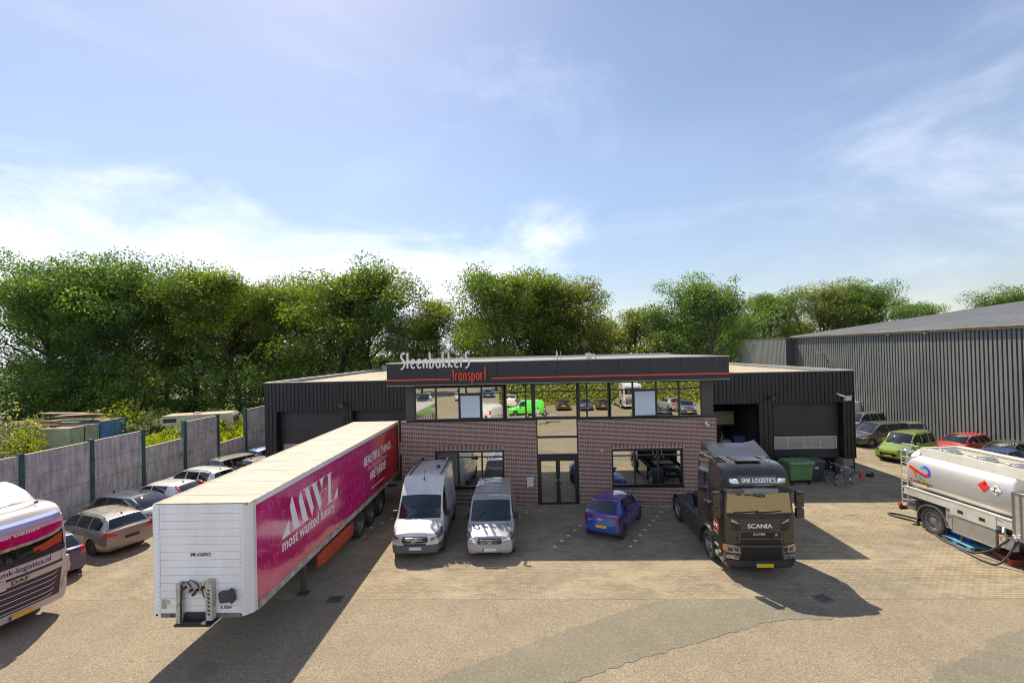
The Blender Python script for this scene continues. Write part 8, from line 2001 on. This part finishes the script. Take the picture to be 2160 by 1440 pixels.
car('hatchback_car', -.15, 1, 17.5, -6.2, L=4.2, W=1.8, H=1.5, cowl=1.05, hh=1.0, nh=.76, rf=1.85, rr=3.5, tail=[(4.0, 1.05)], col=P_NAVY, rw=.62, hl=[(.5, .66), (.88, .7), (.88, .86), (.5, .8)], label='dark hatchback with orange plate facing the building at the right', group=GM)
car('suv_car', .1, -1, -2.6, -21.0, L=4.4, W=1.82, H=1.62, cowl=1.1, hh=1.08, nh=.82, rf=1.9, rr=3.9, tail=[(4.2, 1.12)], col=P_WHITE, rw=.64, r=.35, rails=True, tl=[(.6, .85), (.9, .85), (.9, 1.1), (.6, 1.1)], label='white off-roader with roof box, mirrored left of the green van', group=GM)
MB().box((0, 0, 0), (.7, 1.6, .32), bev=.08, seg=2).build('roof_box', BLACK, label='black roof box on the white off-roader', cat='roof box', smooth=.8).location = (-2.8, -18.6, 1.86)
car('panel_van', -.99, .1, -3.0, -8.9, L=4.4, W=1.83, H=1.84, cowl=.98, hh=1.1, nh=.86, rf=1.62, rr=4.15, tail=[(4.3, 1.5)], col=P_LGREEN, rw=.70, rwin=False, wbase=2.7, fo=.85, r=.31, belt=1.08, btail=1.12, wins=[(1.28, 2.06)], label='bright green panel van mirrored in the middle window', group=GM, cat='van', style='steel')
car('panel_van', -.6, -.8, -5.3, -6.0, at='mid', L=4.8, W=1.9, H=1.9, cowl=1.0, hh=1.12, nh=.86, rf=1.68, rr=4.5, tail=[(4.7, 1.5)], col=P_WHITE, rw=.74, rwin=False, wbase=3.0, fo=.9, r=.32, belt=1.1, btail=1.14, wins=[(1.3, 2.1)], label='white panel van mirrored in the left upper window', group=GM, cat='van', style='steel', tl=[(.7, .8), (.92, .8), (.92, 1.3), (.8, 1.3)])
for k, (x, y, c, lab) in enumerate([(-8.6, -13, P_BLACK, 'black car with its nose towards the building, mirrored above the white van'), (-11.5, -27, P_SILVER, 'silver car at the far side of the drive, mirrored at the left'), (-16.0, -20, P_BLACK, 'dark car under the trees, mirrored in the leftmost pane'), (-17.5, -15, P_RED, 'red car mirrored in the leftmost pane'), (-7.2, -29, P_BLUE, 'blue car far up the drive, mirrored over the blind')]):
    car('hatchback_car', .1, 1, x, y, L=4.2, W=1.78, H=1.48, cowl=1.05, hh=1.0, nh=.76, rf=1.85, rr=3.5, tail=[(4.0, 1.05)], col=c, rw=.62, hl=[(.5, .66), (.88, .7), (.88, .86), (.5, .8)], label=lab, group=GM)
e = empty('white_truck', (12.6, -12.2, 0), head(.05, 1), 'white tractor unit by the hedge, mirrored in the right upper windows', 'truck'); white_truck(e)
for k, (x, y, kd) in enumerate([(-24, -30, 0), (-19, -34, 1), (-30, -22, 4), (-13, -42, 2), (-7, -46, 0), (4, -34, 4), (14, -36, 1), (24, -34, 0), (-33, -12, 2)]):
    e = empty('broadleaf_tree', (x, y, 0), k, ['tree beyond the drive at the south-west corner', 'second tree beyond the drive, next to the corner tree', 'big tree left of the yard entrance', 'tree far up the drive', 'tree at the end of the drive', 'tree behind the hedge, westernmost', 'tree behind the hedge, middle', 'tree behind the hedge, easternmost', 'tree beside the wall south of the white truck'][k], 'tree', 'trees on the south side of the yard'); e.scale = (.8,)*3
    link('trunk', PR[kd][0], e); link('crown', PR[kd][1], e)

# ------------------------------------------------------------------ people seen only in the mirror glass
def person(x, y, rz, shirt, legs, lab, pose='stand', bare=True):
    SK = sp('skin', (.42, .24, .16), .55); SHM = sp('shirt_'+str(round(shirt[2]*99)), shirt, .8); LG = sp('trousers_'+str(round(legs[2]*99)), legs, .8); HR = sp('hair_brown', (.06, .035, .02), .7)
    e = empty('person', (x, y, 0), rz, lab, 'person')
    hz = .92 if pose == 'stand' else .45
    J = {'pelvis': (0, 0, hz), 'spine': (0, .01, hz+.25), 'chest': (0, -.01, hz+.42), 'neck': (0, -.01, hz+.56), 'head0': (0, -.02, hz+.64), 'head1': (0, -.03, hz+.74), 'head2': (0, -.02, hz+.84)}
    Rd = {'pelvis': .15, 'spine': .135, 'chest': .155, 'neck': .055, 'head0': .075, 'head1': .098, 'head2': .07}; E = [('pelvis', 'spine'), ('spine', 'chest'), ('chest', 'neck'), ('neck', 'head0'), ('head0', 'head1'), ('head1', 'head2')]
    for s, n_ in ((-1, 'l'), (1, 'r')):
        J['sh'+n_] = (s*.18, 0, hz+.48); J['el'+n_] = (s*.25, -.02, hz+.20); J['wr'+n_] = (s*.22, -.22, hz+.10) if s < 0 else (s*.24, -.08, hz-.03); J['hand'+n_] = (J['wr'+n_][0], J['wr'+n_][1]-.06, J['wr'+n_][2]-.05)
        for a, r_ in (('sh', .06), ('el', .042), ('wr', .028), ('hand', .035)): Rd[a+n_] = r_
        if pose == 'stand': J['hip'+n_] = (s*.10, 0, hz-.06); J['kn'+n_] = (s*.12, -.02, .50); J['an'+n_] = (s*.13, .02, .09); J['toe'+n_] = (s*.14, -.16, .04)
        else: J['hip'+n_] = (s*.11, 0, hz-.04); J['kn'+n_] = (s*.20, -.42, hz+.02); J['an'+n_] = (s*.18, -.36, .08); J['toe'+n_] = (s*.19, -.55, .04)
        for a, r_ in (('hip', .095), ('kn', .062), ('an', .042), ('toe', .035)): Rd[a+n_] = r_
        E += [('chest', 'sh'+n_), ('sh'+n_, 'el'+n_), ('el'+n_, 'wr'+n_), ('wr'+n_, 'hand'+n_), ('pelvis', 'hip'+n_), ('hip'+n_, 'kn'+n_), ('kn'+n_, 'an'+n_), ('an'+n_, 'toe'+n_)]
        for k in range(5):
            f = 'f%d' % k+n_; h_ = J['hand'+n_]; J[f] = (h_[0]+(k-2)*.014 if k else h_[0]-s*.045, h_[1]-.02-.055*(k > 0), h_[2]-.06+.03*(k == 0)); Rd[f] = .009; E.append(('hand'+n_, f))
    def skinmesh():
        me = bpy.data.meshes.new('body'); ks = list(J)
        bm_ = bmesh.new(); lay = bm_.verts.layers.skin.verify(); vs = [bm_.verts.new(J[k]) for k in ks]; [bm_.edges.new((vs[ks.index(a)], vs[ks.index(b)])) for a, b in E]
        for v, k in zip(vs, ks): v[lay].radius = (Rd[k], Rd[k]*(.72 if k in ('pelvis', 'spine', 'chest') else 1)); v[lay].use_root = (k == 'pelvis')
        bm_.to_mesh(me); bm_.free(); o = link('body', me, e); me.materials.append(SK); o.modifiers.new('s', 'SKIN').use_smooth_shade = True; o.modifiers.new('u', 'SUBSURF').render_levels = 2
        return o
    skinmesh()
    def cloth(nm, ks, edges, mat, grow, root):
        me = bpy.data.meshes.new(nm); bm_ = bmesh.new(); lay = bm_.verts.layers.skin.verify(); vs = [bm_.verts.new(J[k]) for k in ks]; [bm_.edges.new((vs[ks.index(a)], vs[ks.index(b)])) for a, b in edges]
        for v, k in zip(vs, ks): v[lay].radius = (Rd[k]+grow, Rd[k]*(.76 if k in ('pelvis', 'spine', 'chest') else 1)+grow); v[lay].use_root = (k == root)
        bm_.to_mesh(me); bm_.free(); o = link(nm, me, e); me.materials.append(mat); o.modifiers.new('s', 'SKIN').use_smooth_shade = True; o.modifiers.new('u', 'SUBSURF').render_levels = 2
    cloth('shirt', ['pelvis', 'spine', 'chest', 'shl', 'ell', 'shr', 'elr'], [('pelvis', 'spine'), ('spine', 'chest'), ('chest', 'shl'), ('shl', 'ell'), ('chest', 'shr'), ('shr', 'elr')], SHM, .018, 'pelvis')
    cloth('shorts', ['pelvis', 'hipl', 'knl', 'hipr', 'knr'], [('pelvis', 'hipl'), ('hipl', 'knl'), ('pelvis', 'hipr'), ('hipr', 'knr')], LG, .022, 'pelvis')
    hx, hy_, hz_ = J['head1']
    MB().sph((hx, hy_+.02, hz_+.05), .105, (.95, 1.0, .85), 14).build('hair', HR, e, smooth=1)
    mb = MB(); mb.sph((hx, hy_-.105, hz_-.01), .018, (.8, 1, 1.3), 8)
    for s in (-1, 1): mb.sph((hx+s*.10, hy_+.0, hz_), .022, (.5, 1, 1.4), 8)
    mb.build('ear_and_nose', SK, e, smooth=1)
    mb = MB(); 
    for s in (-1, 1): mb.sph((hx+s*.035, hy_-.094, hz_+.015), .012, n=8)
    mb.box((hx, hy_-.097, hz_-.055), (.045, .01, .008)); mb.build('eyes_and_mouth', sp('eye_dark', (.05, .02, .02), .4), e)
    for s, n_ in ((-1, 'l'), (1, 'r')):
        t_ = J['toe'+n_]; MB().box((t_[0], t_[1]+.09, .045), (.09, .26, .08), bev=.03).build('shoe', BLACK, e, smooth=.8)
person(.55, -2.0, R(160), (.36, .50, .56), (.30, .27, .22), 'person in a pale blue shirt and shorts, mirrored in the middle window')
person(1.25, -2.5, R(100), (.10, .11, .17), (.03, .03, .05), 'person in a dark shirt and dark trousers, mirrored in the middle window')
person(-.55, -1.4, R(140), (.05, .06, .10), (.05, .06, .14), 'person sitting on a low case, mirrored at the edge of the middle window', pose='sit')
MB().box((-.55, -1.42, .20), (.5, .4, .4), bev=.03).build('equipment_case', BLACK, label='low black case the sitting person uses as a seat', cat='case')
e = empty('folding_table', (1.9, -3.1, 0), R(10), 'low folding table behind the two people, mirrored in the middle window', 'table')
MB().box((0, 0, .72), (1.5, .7, .04), bev=.01).build('tabletop', sp('table_grey', (.25, .25, .26), .5), e)
for sx_ in (-1, 1):
    for sy_ in (-1, 1): MB().cyl((sx_*.65, sy_*.28, 0), (sx_*.65, sy_*.28, .7), .018).build('leg', ALU, e)
